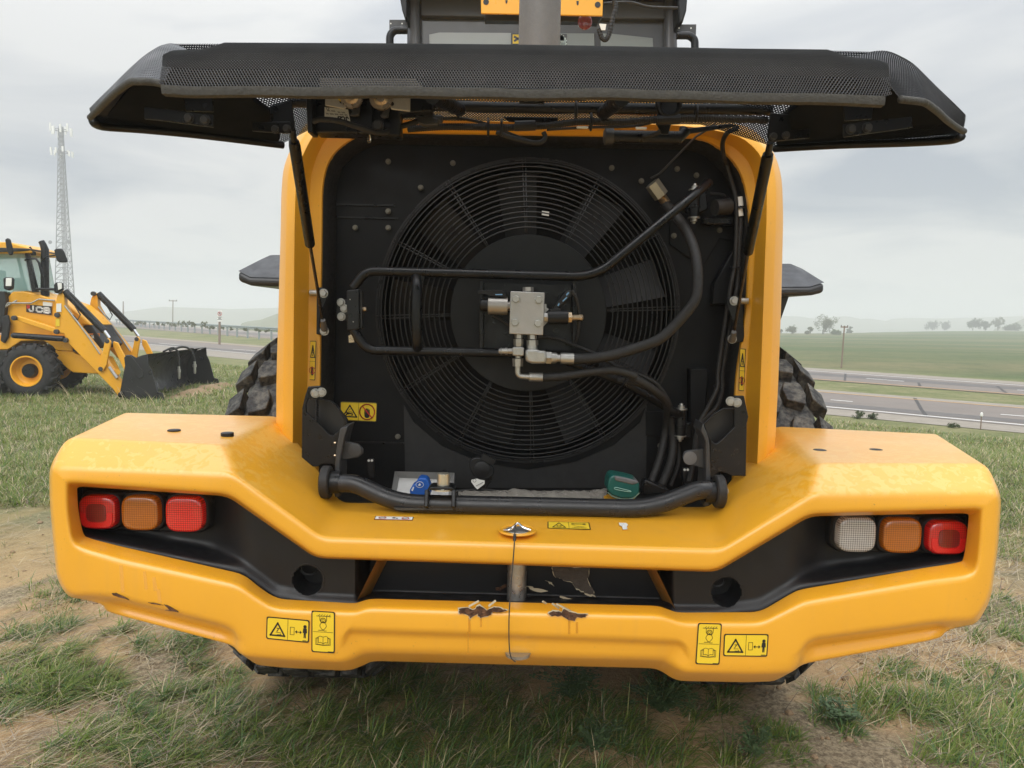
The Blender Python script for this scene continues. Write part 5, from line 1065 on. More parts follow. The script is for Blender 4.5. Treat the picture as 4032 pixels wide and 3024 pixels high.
for fr, pts in (('GC', [(1968, 0), (1988, 0), (1984, 25), (1975, 32), (1970, 20)]), ('GM', [(818, 8), (838, 8), (836, 38), (826, 46), (820, 35)])): MB().prism(L3(fr, pts, 3.718), (0, .002, 0)).build('plate_hole', M_DECK, cab)
c = P(*Q('GM', 890, 200), 3.79); MB().lathe(c, (0, -1, 0), [(0, .036), (.012, .036), (.016, .03), (.018, .001)], 22).build('red_reflector', ML_RD, cab)
ex = P(2121, 300, 3.05); exh = MB().lathe((ex.x, 3.05, ex.z-.3), (0, 0, 1), [(0, .083), (.3, .083), (.9, .0815), (1.0, .0815)], 40).build('exhaust_stack', M_EXH, loader)
for sgn, pl, tb in ((-1, [('GC', 958, 172), ('GC', 1112, 172), ('GC', 1112, 275), ('GC', 958, 275)], [('GC', 962, 390), ('GC', 962, 310), ('GC', 1000, 262), ('GC', 1115, 262)]), (1, [('GM', 1700, 212), ('GM', 1862, 212), ('GM', 1858, 320), ('GM', 1700, 315)], [('GM', 1850, 430), ('GM', 1848, 345), ('GM', 1800, 308), ('GM', 1690, 308)])):
    o = MB().prism([P(*Q(*q), Yc-.1) for q in pl], (0, .006, 0)).build('mirror_plate', M_GREY, cab)
    r_ = MB().tube(fillet([P(*Q(*q), Yc-.12) for q in tb], .08, 6), .021, 12).build('hand_rail', M_BLKM, cab, smooth=60)
    for k in (.08, .72): c = (P(*Q(*pl[0]), Yc-.1)).lerp(P(*Q(*pl[1]), Yc-.1), k)+Vector((0, -.001, -.02)); MB().cyl(c, c+Vector((0, .0005, 0)), .004, n=10).build('plate_hole', M_WHITE, o)
conduit(L3('GM', [(1140, -10, 3.6), (1160, 60, 3.6), (1130, 180, 3.6), (1105, 290, 3.6), (1075, 345, 3.6), (1040, 330, 3.6), (1015, 250, 3.6)], 0), .012, 'coiled_cable', cab, step=.024)
MB().prism(L3('GM', [(978, 275), (1028, 280), (1030, 420), (982, 420)], 3.6), (0, .03, 0)).build('aerial_base', M_DECK, cab)
MB().prism(L3('GM', [(1015, 205), (1078, 210), (1070, 262), (1035, 262)], 3.58), (0, .002, 0)).build('warning_tag', M_WHITE, cab)
MB().tube(cr(L3('GM', [(1060, 30, 3.75), (1280, 20, 3.75), (1450, 60, 3.75), (1700, 70, 3.75)], 0), 5), .007, 6).build('roof_cable', M_RUB, cab)
cpl([(1692, 134), (1700, 610), (1690, 610)], Yc+.05, 'window_seal', M_DECK, .003, 0)

# ================================================================== a scrap of film lying in the engine bay
def film():
    xs = np.linspace(1805, 2390, 46); rows = []
    for i, x in enumerate(xs):
        t = i/45; yt = 1936-5*math.sin(t*7)-2*math.sin(t*19+1)-(8 if t > .35 else 0); rows.append([P(x, yt+1.5*math.sin(i*2.1), 2.44+.012*math.sin(i*1.3)), P(x, yt+14, 2.40+.01*math.sin(i*1.7)), P(x, 1972, 2.36+.008*math.sin(i*.9+1))])
    o = MB().loft(rows, closed=False).build('plastic_sheet', M_FILM, None, smooth=30)
    return tag(o, 'crumpled clear plastic sheet lying behind the black latch bar', 'plastic sheet')
film()
# ================================================================== printed decals
class Dec:
    """flat print on a quad: u to the right, v down"""
    def __init__(s, c, lift=.0012):
        s.c = [Vector(q) for q in c]; n = (s.c[1]-s.c[0]).cross(s.c[3]-s.c[0]).normalized()
        if n.dot(CAM-s.c[0]) < 0: n = -n
        s.n = n; s.mb = MB(); s.l = lift; s.W = (s.c[1]-s.c[0]).length; s.H = (s.c[3]-s.c[0]).length
    def p(s, u, v, k): a = s.c; return (a[0]*(1-u)+a[1]*u)*(1-v)+(a[3]*(1-u)+a[2]*u)*v+s.n*(s.l+.0005*k)
    def poly(s, pts, mi, k=1): s.mb.add([s.p(u, v, k) for u, v in pts], [tuple(range(len(pts)))], mi); return s
    def line(s, pts, w, mi, k=1, closed=False):
        q = list(pts)+([pts[0]] if closed else [])
        for a, b in zip(q, q[1:]):
            dx, dy = (b[0]-a[0])*s.W, (b[1]-a[1])*s.H; L = math.hypot(dx, dy) or 1; nx, ny = -dy/L*w/2, dx/L*w/2; ex, ey = dx/L*w/2, dy/L*w/2
            o = [((a[0]*s.W-ex+nx)/s.W, (a[1]*s.H-ey+ny)/s.H), ((b[0]*s.W+ex+nx)/s.W, (b[1]*s.H+ey+ny)/s.H), ((b[0]*s.W+ex-nx)/s.W, (b[1]*s.H+ey-ny)/s.H), ((a[0]*s.W-ex-nx)/s.W, (a[1]*s.H-ey-ny)/s.H)]
            s.poly(o, mi, k)
        return s
    def circle(s, u, v, r, w, mi, k=1, n=26):
        pts = [(u+r/s.W*math.cos(2*math.pi*i/n), v+r/s.H*math.sin(2*math.pi*i/n)) for i in range(n)]
        return s.line(pts, w, mi, k, True) if w else s.poly(pts, mi, k)
    def base(s, mi_b, mi_f, b=.003, rc=.07):
        def rr(m):
            mu, mv = m/s.W, m/s.H; cu, cv = rc*min(1, s.H/s.W), rc*min(1, s.W/s.H); o = []
            for (a, b_, su, sv) in ((mu+cu, mv+cv, -1, -1), (1-mu-cu, mv+cv, 1, -1), (1-mu-cu, 1-mv-cv, 1, 1), (mu+cu, 1-mv-cv, -1, 1)):
                for t in ((0, .5, 1) if su*sv > 0 else (1, .5, 0)): o.append((a+su*cu*math.cos(t*math.pi/2), b_+sv*cv*math.sin(t*math.pi/2)))
            return o
        s.poly(rr(0), mi_b, 0); s.poly(rr(b), mi_f, .6); return s
    def build(s, name, parent, mats=None): return s.mb.build(name, mats or [M_DECY, M_DECK, M_RED, M_WHITE], parent, smooth=0, recalc=False)
def tri(d, u0, v0, u1, v1, w): return d.line([((u0+u1)/2, v0), (u1, v1), (u0, v1)], w, 1, 2, True)
def hand(d, u, v, w, h, k=2):
    d.poly([(u-.5*w, v), (u+.5*w, v), (u+.45*w, v+.45*h), (u+.22*w, v+.6*h), (u-.22*w, v+.6*h), (u-.45*w, v+.42*h)], 1, k)
    for i, (x, t) in enumerate(((-.38, .62), (-.13, .8), (.12, .76), (.36, .6))): d.poly([(u+(x-.1)*w, v-t*h*.7), (u+(x+.1)*w, v-t*h*.7), (u+(x+.12)*w, v+.05*h), (u+(x-.12)*w, v+.05*h)], 1, k)
def decal_hand(pts, Y, parent, fr):
    d = Dec(L3(fr, pts, Y)).base(1, 0, .0022)
    d.line([(.5, .03), (.5, .97)], .0012, 1, 2); d.line([(.02, .05), (.98, .05), (.98, .95), (.02, .95)], .0010, 1, 2, True); tri(d, .08, .2, .45, .78, .0045)
    d.circle(.3, .5, .009, .0012, 1, 2); d.circle(.28, .62, .008, .0012, 1, 2); d.line([(.14, .76), (.2, .62), (.3, .6)], .005, 1, 2); d.circle(.19, .56, .003, 0, 1, 2); d.circle(.33, .68, .003, 0, 1, 2)
    hand(d, .73, .55, .15, .42); d.circle(.73, .5, .027, .0042, 2, 3); d.line([(.62, .26), (.85, .75)], .0042, 2, 3); return d.build('warning_decal', parent)
decal_hand([(800, 358), (1208, 372), (1200, 588), (800, 568)], 2.652, shroud, 'LL')
def decal_gap(c, parent):
    d = Dec(c).base(1, 0, .003); d.line([(.5, .06), (.5, .94)], .001, 1, 2); tri(d, .1, .25, .43, .8, .0042); d.line([(.23, .66), (.33, .66)], .0012, 1, 2); d.line([(.25, .62), (.29, .48), (.25, .48)], .002, 1, 2); d.line([(.28, .5), (.33, .44)], .0015, 1, 2); d.line([(.26, .75), (.35, .75), (.33, .71)], .0012, 1, 2)
    d.line([(.56, .37), (.65, .37), (.65, .7), (.56, .7)], .0012, 1, 2, True); d.line([(.7, .56), (.8, .56)], .002, 1, 2); d.poly([(.67, .56), (.715, .48), (.715, .64)], 1, 2); d.poly([(.83, .56), (.785, .48), (.785, .64)], 1, 2)
    d.circle(.9, .3, .0045, 0, 1, 2); d.poly([(.86, .37), (.94, .37), (.95, .58), (.925, .58), (.925, .8), (.905, .8), (.9, .6), (.895, .8), (.875, .8), (.875, .58), (.85, .58)], 1, 2)
    d.line([(.86, .92), (.94, .92)], .002, 1, 2); return d.build('warning_decal', parent)
def decal_tie(c, parent):
    d = Dec(c).base(1, 0, .003); d.line([(.08, .5), (.92, .5)], .001, 1, 2); d.line([(.22, .12), (.82, .12)], .0014, 1, 2)
    for i in range(5): d.line([(.3+.11*i, .115), (.36+.11*i, .08)], .0012, 1, 2)
    d.line([(.36, .13), (.36, .22), (.42, .27), (.6, .27), (.65, .22), (.65, .13)], .0013, 1, 2); d.circle(.5, .22, .0065, .0016, 1, 2); d.circle(.5, .22, .003, .0009, 1, 2)
    d.line([(.5, .25), (.38, .31), (.36, .36), (.44, .43), (.54, .47), (.64, .47)], .0013, 1, 2); d.line([(.5, .25), (.62, .31), (.64, .36), (.56, .43), (.46, .46), (.3, .46)], .0013, 1, 2)
    for s_ in (-1, 1):
        d.line([(.5, .62), (.5+s_*.12, .6), (.5+s_*.2, .62), (.5+s_*.2, .76), (.5+s_*.1, .75), (.5, .78)], .0012, 1, 2)
        for e in (.06, .11): d.line([(.5+s_*.2, .62+e*.3), (.5+s_*(.2+e), .62+e*.3), (.5+s_*(.2+e), .78+e*.25), (.5, .8+e*.2)], .0011, 1, 2)
    d.line([(.5, .62), (.5, .8)], .0011, 1, 2); d.line([(.72, .965), (.92, .965)], .0015, 1, 2); return d.build('warning_decal', parent)
Fd = F_-.0006
decal_gap(L3('BL', [(1532, 470), (1820, 496), (1815, 648), (1528, 620)], Fd), cw); decal_tie(L3('BL', [(1832, 430), (1990, 440), (1988, 718), (1832, 708)], Fd), cw)
decal_tie(L3('G5', [(80, 418), (236, 422), (220, 693), (62, 688)], Fd), cw); decal_gap(L3('G5', [(250, 490), (542, 492), (532, 640), (244, 636)], Fd), cw)
def decal_jamb(pts, parent, Y):
    d = Dec(L3(*pts, Y)).base(1, 0, .0022); d.line([(.04, .52), (.96, .52)], .001, 1, 2); tri(d, .18, .12, .82, .42, .003); d.line([(.55, .2), (.42, .3), (.58, .3), (.48, .38)], .0022, 1, 2)
    hand(d, .5, .76, .42, .2); d.circle(.5, .75, .0105, .0022, 2, 3); d.line([(.25, .68), (.75, .84)], .0022, 2, 3); return d.build('warning_decal', parent)
decal_jamb(('FL', [(472, 1222), (542, 1224), (528, 1652), (462, 1648)]), hoodo, 2.524)
decal_jamb(('S', [(2912, 1372), (2936, 1374), (2930, 1540), (2908, 1538)]), hoodo, 2.524)
# flat decals on the top of the counterweight
def topq(fr, pts): return [PX(*Q(fr, *q), P(2000, 2146, F_)+Vector((0, 0, 0)), TN) for q in pts]
_a, _b, _c = P(1300, 2134, F_), P(2800, 2163, F_), PZ(2000, 1995, zcen); TN = (_b-_a).cross(_c-_a).normalized()
d = Dec(topq('BC', [(1352, 172), (1612, 178), (1622, 222), (1352, 214)]), .004).base(1, 0, .003, .04); d.line([(.5, .05), (.5, .95)], .001, 1, 2); tri(d, .12, .2, .42, .85, .003); d.circle(.27, .65, .006, .002, 1, 2); d.line([(.58, .3), (.9, .28)], .004, 1, 2); d.circle(.6, .32, .004, .0015, 1, 2); d.circle(.86, .3, .005, 0, 1, 2); d.line([(.6, .85), (.88, .55)], .0012, 1, 2); d.line([(.6, .55), (.9, .85)], .0012, 1, 2); d.line([(.57, .85), (.92, .85)], .0012, 1, 2); d.build('warning_decal', cw)
d = Dec(topq('BC', [(282, 138), (520, 143), (512, 166), (272, 160)]), .004).base(1, 3, .002, .03); d.circle(.2, .45, .010, .002, 2, 2); d.circle(.8, .5, .010, .002, 2, 2); d.line([(.12, .5), (.28, .4)], .003, 1, 2); d.line([(.72, .6), (.88, .4)], .003, 1, 2); d.circle(.5, .45, .005, 0, 1, 2); d.circle(.58, .55, .003, 0, 1, 2); d.poly([(.0, .88), (1, .88), (1, .96), (0, .96)], 2, 2); d.build('warning_decal', cw)
d = Dec(topq('BC', [(1795, 180), (1855, 182), (1850, 225), (1800, 222)]), .004); d.poly([(0, 0), (.8, 0), (1, .3), (.85, .5), (1, .9), (.4, 1), (.35, .55), (.05, .4)], 3); d.build('label_residue', cw)
# block letters
LET = {'J': [[(.72, 0), (.72, .72), (.6, .95), (.28, .95), (.12, .72), (.12, .62)]], 'C': [[(.95, .25), (.78, .08), (.28, .08), (.08, .28), (.08, .72), (.28, .92), (.78, .92), (.95, .75)]],
       'B': [[(.1, .08), (.1, .92), (.72, .92), (.92, .78), (.92, .62), (.72, .5), (.1, .5)], [(.1, .08), (.7, .08), (.88, .2), (.88, .38), (.72, .5)]]}
def word(d, txt, u0, v0, u1, v1, w, mi, k=2, flip=False):
    n = len(txt); cw_ = (u1-u0)/n
    for i, ch in enumerate(txt):
        for st in LET[ch]:
            pts = [(u0+cw_*(i+.08+x*.84), v0+(v1-v0)*y) for x, y in st]
            if flip: pts = [(u0+u1-u, v0+v1-v) for u, v in pts]
            d.line(pts, w, mi, k)
# inverted white label on the latch box
d = Dec(L3('GC', [(395, 932), (600, 955), (620, 1062), (395, 1052)], 1.826)).base(3, 3, .0005, .02); word(d, 'JCB', .52, .62, .96, .96, .0028, 1, flip=True)
for v, u0, u1 in ((.25, .12, .5), (.3, .55, .9), (.48, .06, .94), (.78, .08, .48)):
    n = int((u1-u0)*26)
    for i in range(n):
        if i % 5 != 3: d.line([(u0+(u1-u0)*i/n, v-.04), (u0+(u1-u0)*(i+.5)/n, v+.04)], .0011, 1, 2)
d.line([(.06, .05), (.2, .05), (.13, .25)], .001, 1, 2, True); d.build('part_label', lb)
# logo on the cab window, half hidden by the exhaust
d = Dec(L3('S', [(2012, 130), (2232, 134), (2232, 232), (2012, 230)], Yc+.049)).base(1, 1, .001, .02); d.poly([(.03, .06), (.22, .06), (.22, .42), (.03, .42)], 0, 2); d.line([(.07, .16), (.18, .3)], .012, 1, 3); d.line([(.07, .3), (.18, .16)], .012, 1, 3)
word(d, 'JCB', .26, .1, .98, .92, .03, 4); d.build('window_logo', wn_, [M_DECY, mat('logo_grey', (.05, .053, .056), .3), M_RED, M_WHITE, mat('logo_pale', (.50, .60, .60), .3)])
# ================================================================== backhoe loader parked on the left
BO = PZ(138, 1565, 0); BHd = Vector((.997, .08, 0)); BLt = Vector((-.08, .997, 0))
bh = thing('backhoe_loader', 'yellow backhoe loader parked on the grass with its black front bucket lowered', 'backhoe loader', BO)
def BP(x, y, b=0.): return PX(*Q('BH', x, y), BO+BLt*b, BLt)
def bpl(pts, b, th, name, m, bev=.012, parent=None): return MB().prism([BP(x, y, b) for x, y in pts], BLt*th).build(name, m, parent or bh, bevel=bev)
def btube(pts, b, r, name, m, parent=None, n=12, smooth=50): return MB().tube([BP(q[0], q[1], q[2] if len(q) > 2 else b) for q in pts], r, n).build(name, m, parent or bh, smooth=smooth)
M_BTY = mat('dark_tyre', (.020, .020, .020), .8, var=.3, scale=9, bump=.3, bscale=40)
def bwheel(cx_, cy_, b, lbl, k_=1.):
    c = BP(cx_, cy_, b); R = .515*k_; W = .36*(1+.35*(k_-1)); ax = BLt; f = BHd; c.z = R-.02
    _sc = lambda pr: [(a, r*k_) for a, r in pr]
    w = MB().lathe(c, ax, _sc([(.16, .05), (.16, .2), (.12, .245), (.06, .255), (.0, .268), (.0, .29), (.03, .295), (.3, .29)]), 32).build('wheel', M_YB, bh); w['label'] = lbl
    MB().lathe(c, ax, [(.06, .02), (.062, .11), (.09, .13), (.17, .14)], 24).build('hub', M_BLKM, w)
    prof = [(.02, .285), (.0, .33), (.0, .42), (.05, .475), (.1, .49), (W-.1, .49), (W-.05, .475), (W, .42), (W, .3)]
    prof = _sc(prof); n = 40; rings = [[c+ax*a+(f*math.cos(2*math.pi*k/n)+Vector((0, 0, 1))*math.sin(2*math.pi*k/n))*r for a, r in prof] for k in range(n+1)]
    MB().loft(rings, closed=False).build('tyre', M_BTY, w, smooth=60)
    lug = MB()
    for k in range(16):
        for s in (0, 1):
            a0 = 2*math.pi*(k+.5*s)/16
            def pt(u, g, r): a = a0+g; uu = u*W/2 if not s else W-u*W/2; return c+ax*uu+(f*math.cos(a)+Vector((0, 0, 1))*math.sin(a))*r*k_
            fp = [(.0, 0), (.4, .05), (1.05, .22), (1.05, .31), (.4, .17), (.0, .12)]
            lug.loft([[pt(u-.03, g, .44 if u < .1 else .475) for u, g in fp], [pt(u, g, .50 if u < .1 else .522) for u, g in fp]])
    lug.build('tread_lugs', M_BTY, w, smooth=0)
    return w
bwheel(200, 1195, -.05, 'near front wheel with yellow rim'); bwheel(440, 1195, 1.62, 'far front wheel half hidden behind the loader arm')
for b_ in (-.12, 1.55):
    w_ = bwheel(-640, 1195, b_, 'large rear wheel, outside the picture edge', 1.5)
# engine hood and chassis
hd = bpl([(45, 640), (100, 572), (180, 576), (300, 604), (430, 648), (520, 680), (620, 760), (700, 842), (640, 838), (560, 960), (40, 960)], .50, .95, 'engine_hood', M_YB, .03)
bpl([(-400, 905), (540, 930), (555, 1040), (430, 1035), (400, 1000), (330, 960), (160, 965), (60, 1030), (-400, 1035)], .42, 1.1, 'chassis', M_YB, .02)
bpl([(420, 1030), (560, 1040), (580, 1060), (700, 1100), (760, 1215), (560, 1205), (520, 1180), (440, 1100)], .45, .95, 'front_guard', M_YB, .02)
bpl([(625, 840), (705, 842), (800, 990), (770, 1020), (640, 960)], .55, .85, 'radiator_grille', M_DECK, .01)
bpl([(-400, 1035), (60, 1035), (30, 1150), (0, 1370), (-400, 1370)], .3, 1.0, 'step_box', M_DECK, .01)
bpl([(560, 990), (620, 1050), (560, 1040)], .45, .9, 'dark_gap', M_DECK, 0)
bpl([(330, 660), (400, 668), (398, 695), (330, 690)], .47, .03, 'sticker', M_WHITE, 0); bpl([(205, 685), (228, 685), (228, 712), (205, 712)], .47, .03, 'sticker', M_RED, 0)
d = Dec([BP(202, 682, .485), BP(398, 695, .485), BP(398, 763, .485), BP(203, 738, .485)], .006); d.poly([(0, 0), (1, 0), (1, 1), (0, 1)], 1, 0); word(d, 'JCB', .07, .17, .96, .83, .030, 3, 4); d.build('hood_logo', hd)
d = Dec([BP(680, 905, .53), BP(765, 902, .60), BP(772, 958, .60), BP(688, 958, .53)], .01); d.poly([(0, 0), (1, 0), (1, 1), (0, 1)], 0, 0); d.poly([(.08, .15), (.92, .15), (.92, .85), (.08, .85)], 1, 2); word(d, 'JCB', .12, .3, .88, .72, .016, 3, 4); d.build('grille_logo', hd, [mat('logo_orange', (.75, .22, .02), .4), M_DECK, M_RED, M_WHITE])
# loader arms with lift rams, levers, bucket rams
ARM = [(438, 615), (460, 572), (488, 575), (496, 680), (560, 790), (800, 1085), (965, 1335), (985, 1425), (905, 1385), (870, 1335), (520, 975), (490, 905), (418, 900), (428, 660)]
def arm(b, lbl):
    off = lambda pts: pts
    def loc(x, y): return BP(x, y, .22)+BLt*(b-.22)
    def pl(pts, db, th, name, m, parent, bev=.012): return MB().prism([loc(x, y)+BLt*db for x, y in pts], BLt*th).build(name, m, parent, bevel=bev)
    def tb(pts, db, r, name, m, parent): return MB().tube([loc(x, y)+BLt*db for x, y in pts], r, 12).build(name, m, parent, smooth=50)
    a = pl(ARM, 0, .14, 'loader_arm', M_YB, bh, .015); a['label'] = lbl
    pl([(100, 770), (130, 768), (440, 868), (460, 905), (430, 905), (110, 800)], .02, .10, 'lift_link', M_YB, a)
    tb([(110, 918), (495, 945)], -.02, .055, 'lift_ram', M_BLKM, a); tb([(480, 944), (520, 955)], -.02, .03, 'ram_eye', M_BLKM, a)
    tb([(488, 580), (520, 612), (790, 885)], .06, .068, 'bucket_ram', M_BLKM, a); tb([(790, 885), (830, 940)], .06, .032, 'ram_rod', M_CHROME, a)
    tb([(540, 600), (640, 700), (770, 840)], .02, .018, 'ram_hose', M_RUB, a)
    tb([(500, 690), (580, 790), (690, 940), (770, 1060)], -.015, .014, 'hydraulic_line', M_STEEL, a); tb([(560, 660), (620, 760), (600, 800), (560, 760)], -.01, .012, 'loose_hose', M_RUB, a)
    pl([(815, 950), (840, 940), (860, 965), (830, 1140), (800, 1195), (770, 1185), (780, 1130)], -.05, .05, 'tilt_lever', M_YB, a); pl([(850, 965), (885, 975), (975, 1150), (965, 1200), (940, 1195), (850, 1010)], .10, .05, 'tilt_link', M_YB, a)
    for x, y in ((462, 580), (445, 762), (440, 890), (115, 785), (112, 920), (510, 955), (832, 962), (782, 1176)):
        c = loc(x, y)-BLt*.055; MB().lathe(c, BLt, [(0, .03), (.003, .045), (.06, .048)], 16).build('pivot_pin', M_GREY, a)
    tb([(845, 1160), (905, 1245)], -.03, .03, 'locking_bar', M_ALU, a); return a
a1 = arm(.22, 'near loader arm, nearest the camera'); arm(1.55, 'far loader arm behind the near one')
bpl([(433, 675), (470, 672), (470, 738), (433, 738)], .205, .012, 'sticker', M_WHITE, 0); bpl([(428, 792), (458, 790), (458, 848), (428, 848)], .205, .012, 'warning_sticker', M_DECY, 0)
btube([(900, 1200, .25), (900, 1200, 1.65)], 0, .06, 'torsion_tube', M_YB)
# bucket
M_BKT = mat('black_bucket_paint', (.012, .0125, .014), .38, var=.3, scale=2, rvar=.15)
b0, b1 = -.28, 3.0
def bk(x, y, b): p = BP(x, y, b0); return p+BLt*(b-b0)
shell = cr([Vector(q+(0,)) for q in ((1135, 1062), (1060, 1085), (985, 1150), (955, 1260), (975, 1370), (1040, 1420), (1150, 1440), (1275, 1448))], 4); rings = []
for k, b in enumerate((b0, b1)): rings.append([bk(q.x, q.y, b) for q in shell])
sh = MB(); n = len(shell); th = [q+BHd*-.02 for q in rings[0]]
sh.loft([rings[0], rings[1]], closed=False); sh.loft([[q-BHd*.03-Vector((0, 0, .012)) for q in rings[0]], [q-BHd*.03-Vector((0, 0, .012)) for q in rings[1]]], closed=False)
bucket = sh.build('front_bucket', M_BKT, bh, smooth=60)
SP = [(955, 1090), (975, 1068), (1010, 1068), (1050, 1092), (1135, 1062), (1140, 1135), (1165, 1185), (1212, 1352), (1250, 1362), (1275, 1446), (1180, 1470), (1020, 1442), (940, 1392), (922, 1360), (945, 1240), (962, 1150)]
for b in (b0-.012, b1): MB().prism([bk(x, y, b) for x, y in SP], BLt*.024).build('side_plate', M_BKT, bucket, bevel=.006)
MB().prism([bk(x, y, b0-.03) for x, y in ((965, 1072), (1010, 1072), (1110, 1200), (1110, 1235), (1080, 1250), (1055, 1238))], BLt*.02).build('wear_rib', M_BKT, bucket, bevel=.006)
MB().bar(bk(1265, 1452, b0), bk(1265, 1452, b1), .03, .16).build('cutting_edge', mat('worn_edge_steel', (.09, .09, .092), .4, metal=.4, var=.3, scale=8), bucket)
for k in range(6): MB().bolt(bk(1272, 1446, b0+.3+.4*k), (.6, -.3, .7), .03, .03).build('edge_bolt', M_STEEL, bucket)
MB().lathe(bk(938, 1372, b0-.03), -BLt, [(0, .05), (.03, .05), (.04, .03)], 14).build('pivot_pin', M_BLKM, bucket)
def bkh(pts, name, m, r): return MB().tube(cr([bk(*q) for q in pts], 6), r, 8).build(name, m, bucket, smooth=180)
for db, pts in ((.95, [(1090, 1062, .75), (1130, 1035, .95), (1165, 1055, .98), (1178, 1110, 1.0), (1180, 1190, 1.0)]), (1.45, [(1070, 1062, 1.2), (1135, 1035, 1.5), (1190, 1065, 1.62), (1215, 1130, 1.66), (1218, 1165, 1.66)])):
    bkh(pts, 'auxiliary_hose', M_RUB, .022); x, y, b = pts[-1]; c = bk(x, y, b); MB().lathe(c, (0, 0, -1), [(0, .026), (.06, .026), (.062, .04), (.12, .04), (.122, .028), (.22, .03), (.26, .02)], 12).build('hose_coupling', M_STEEL, bucket)
# cab
M_CGL = mat('green_cab_glass', (.36, .56, .52), .08, var=.25, scale=.8, rvar=.03, alpha=.55)
bc = bpl([(-400, 200), (60, 200), (190, 235), (230, 250), (240, 285), (-400, 290)], .35, 1.15, 'cab_roof', M_YB, .02)
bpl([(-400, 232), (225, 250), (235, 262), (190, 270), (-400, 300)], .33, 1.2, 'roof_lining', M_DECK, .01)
bpl([(-400, 290), (182, 268), (240, 575), (60, 590), (40, 660), (-400, 660)], .50, .9, 'cab_glazing', M_CGL, .01)
bpl([(-120, 420), (-40, 410), (-30, 640), (-130, 650)], .8, .4, 'seat', M_DECK, .04); bpl([(100, 480), (130, 470), (160, 590), (90, 595)], .8, .3, 'steering_console', M_DECK, .03)
bpl([(186, 268), (206, 268), (282, 585), (245, 585)], .42, .10, 'cab_pillar', M_BLKM, .006); bpl([(120, 300), (136, 296), (200, 580), (182, 580)], 1.35, .06, 'cab_pillar', M_BLKM, .006); bpl([(186, 268), (206, 268), (282, 585), (245, 585)], 1.5, .10, 'cab_pillar', M_BLKM, .006)
bpl([(-400, 560), (30, 580), (45, 640), (30, 800), (-10, 900), (-400, 900)], .40, .2, 'cab_door', M_DECK, .01); bpl([(20, 770), (60, 760), (75, 830), (60, 930), (30, 980), (0, 960)], .36, .06, 'hose_bundle', M_RUB, .02)
btube([(195, 340, .38), (215, 330, .34), (275, 328, .34), (300, 360, .34), (330, 480, .36), (335, 560, .4)], 0, .022, 'grab_rail', M_BLKM)
btube([(318, 196, .6), (332, 222, .6), (346, 260, .6), (345, 420, .6), (347, 615, .6)], 0, [.055, .06, .07, .072, .078], 'exhaust_stack', M_BLKM)
for pts in ([(412, 262), (430, 250), (470, 250), (488, 275), (515, 345), (508, 358), (450, 358), (432, 340)], [(35, 180), (55, 168), (75, 180), (98, 270), (92, 300), (70, 305), (48, 270)]): bpl(pts, .1, .05, 'mirror', M_BLK, .02)
btube([(470, 295, .15), (360, 312, .3), (320, 345, .5)], 0, .014, 'mirror_arm', M_BLKM)
for pts, lens in (([(22, 478), (45, 470), (85, 472), (92, 490), (88, 560), (60, 575), (25, 560)], [(45, 478), (88, 478), (86, 540), (42, 540)]), ([(410, 530), (430, 508), (470, 512), (475, 565), (440, 598), (415, 590)], [(440, 514), (472, 516), (474, 560), (446, 570)])):
    o = bpl(pts, .15, .1, 'work_lamp', M_BLK, .02); bpl(lens, .13, .02, 'lamp_glass', M_WHITE, .005, o)
btube([(280, 562, .3), (420, 565, .3)], 0, .025, 'lamp_arm', M_BLKM)
o = bpl([(222, 270), (255, 268), (260, 300), (235, 305)], .4, .1, 'work_lamp', M_BLK, .015); btube([(230, 240, .4), (245, 270, .4)], 0, .02, 'lamp_arm', M_BLKM)
btube([(130, 650, .45), (40, 700, .42), (60, 670, .42), (240, 670, .44), (300, 640, .46), (420, 650, .44)], 0, .016, 'hydraulic_line', M_STEEL)
# digging arm folded up behind the cab
def rear(a, z, b): return BO+BHd*a+BLt*b+Vector((0, 0, z-BO.z))
MB().prism([rear(a, z, .75) for a, z in ((-2.9, .5), (-2.5, .5), (-2.5, 1.2), (-2.9, 1.4))], BLt*.5).build('kingpost', M_YB, bh, bevel=.02)
MB().prism([rear(a, z, .88) for a, z in ((-2.75, 1.0), (-2.55, 1.1), (-2.75, 2.4), (-3.05, 3.2), (-3.2, 3.1), (-2.95, 2.3))], BLt*.22).build('boom', M_YB, bh, bevel=.02)
MB().prism([rear(a, z, .9) for a, z in ((-3.05, 3.25), (-3.2, 3.05), (-3.35, 1.6), (-3.45, .9), (-3.3, .9), (-3.15, 1.7))], BLt*.18).build('dipper', M_YB, bh, bevel=.02)
bpl([(-760, 905), (-390, 905), (-390, 1080), (-760, 1080)], .45, 1.0, 'rear_chassis', M_YB, .02)
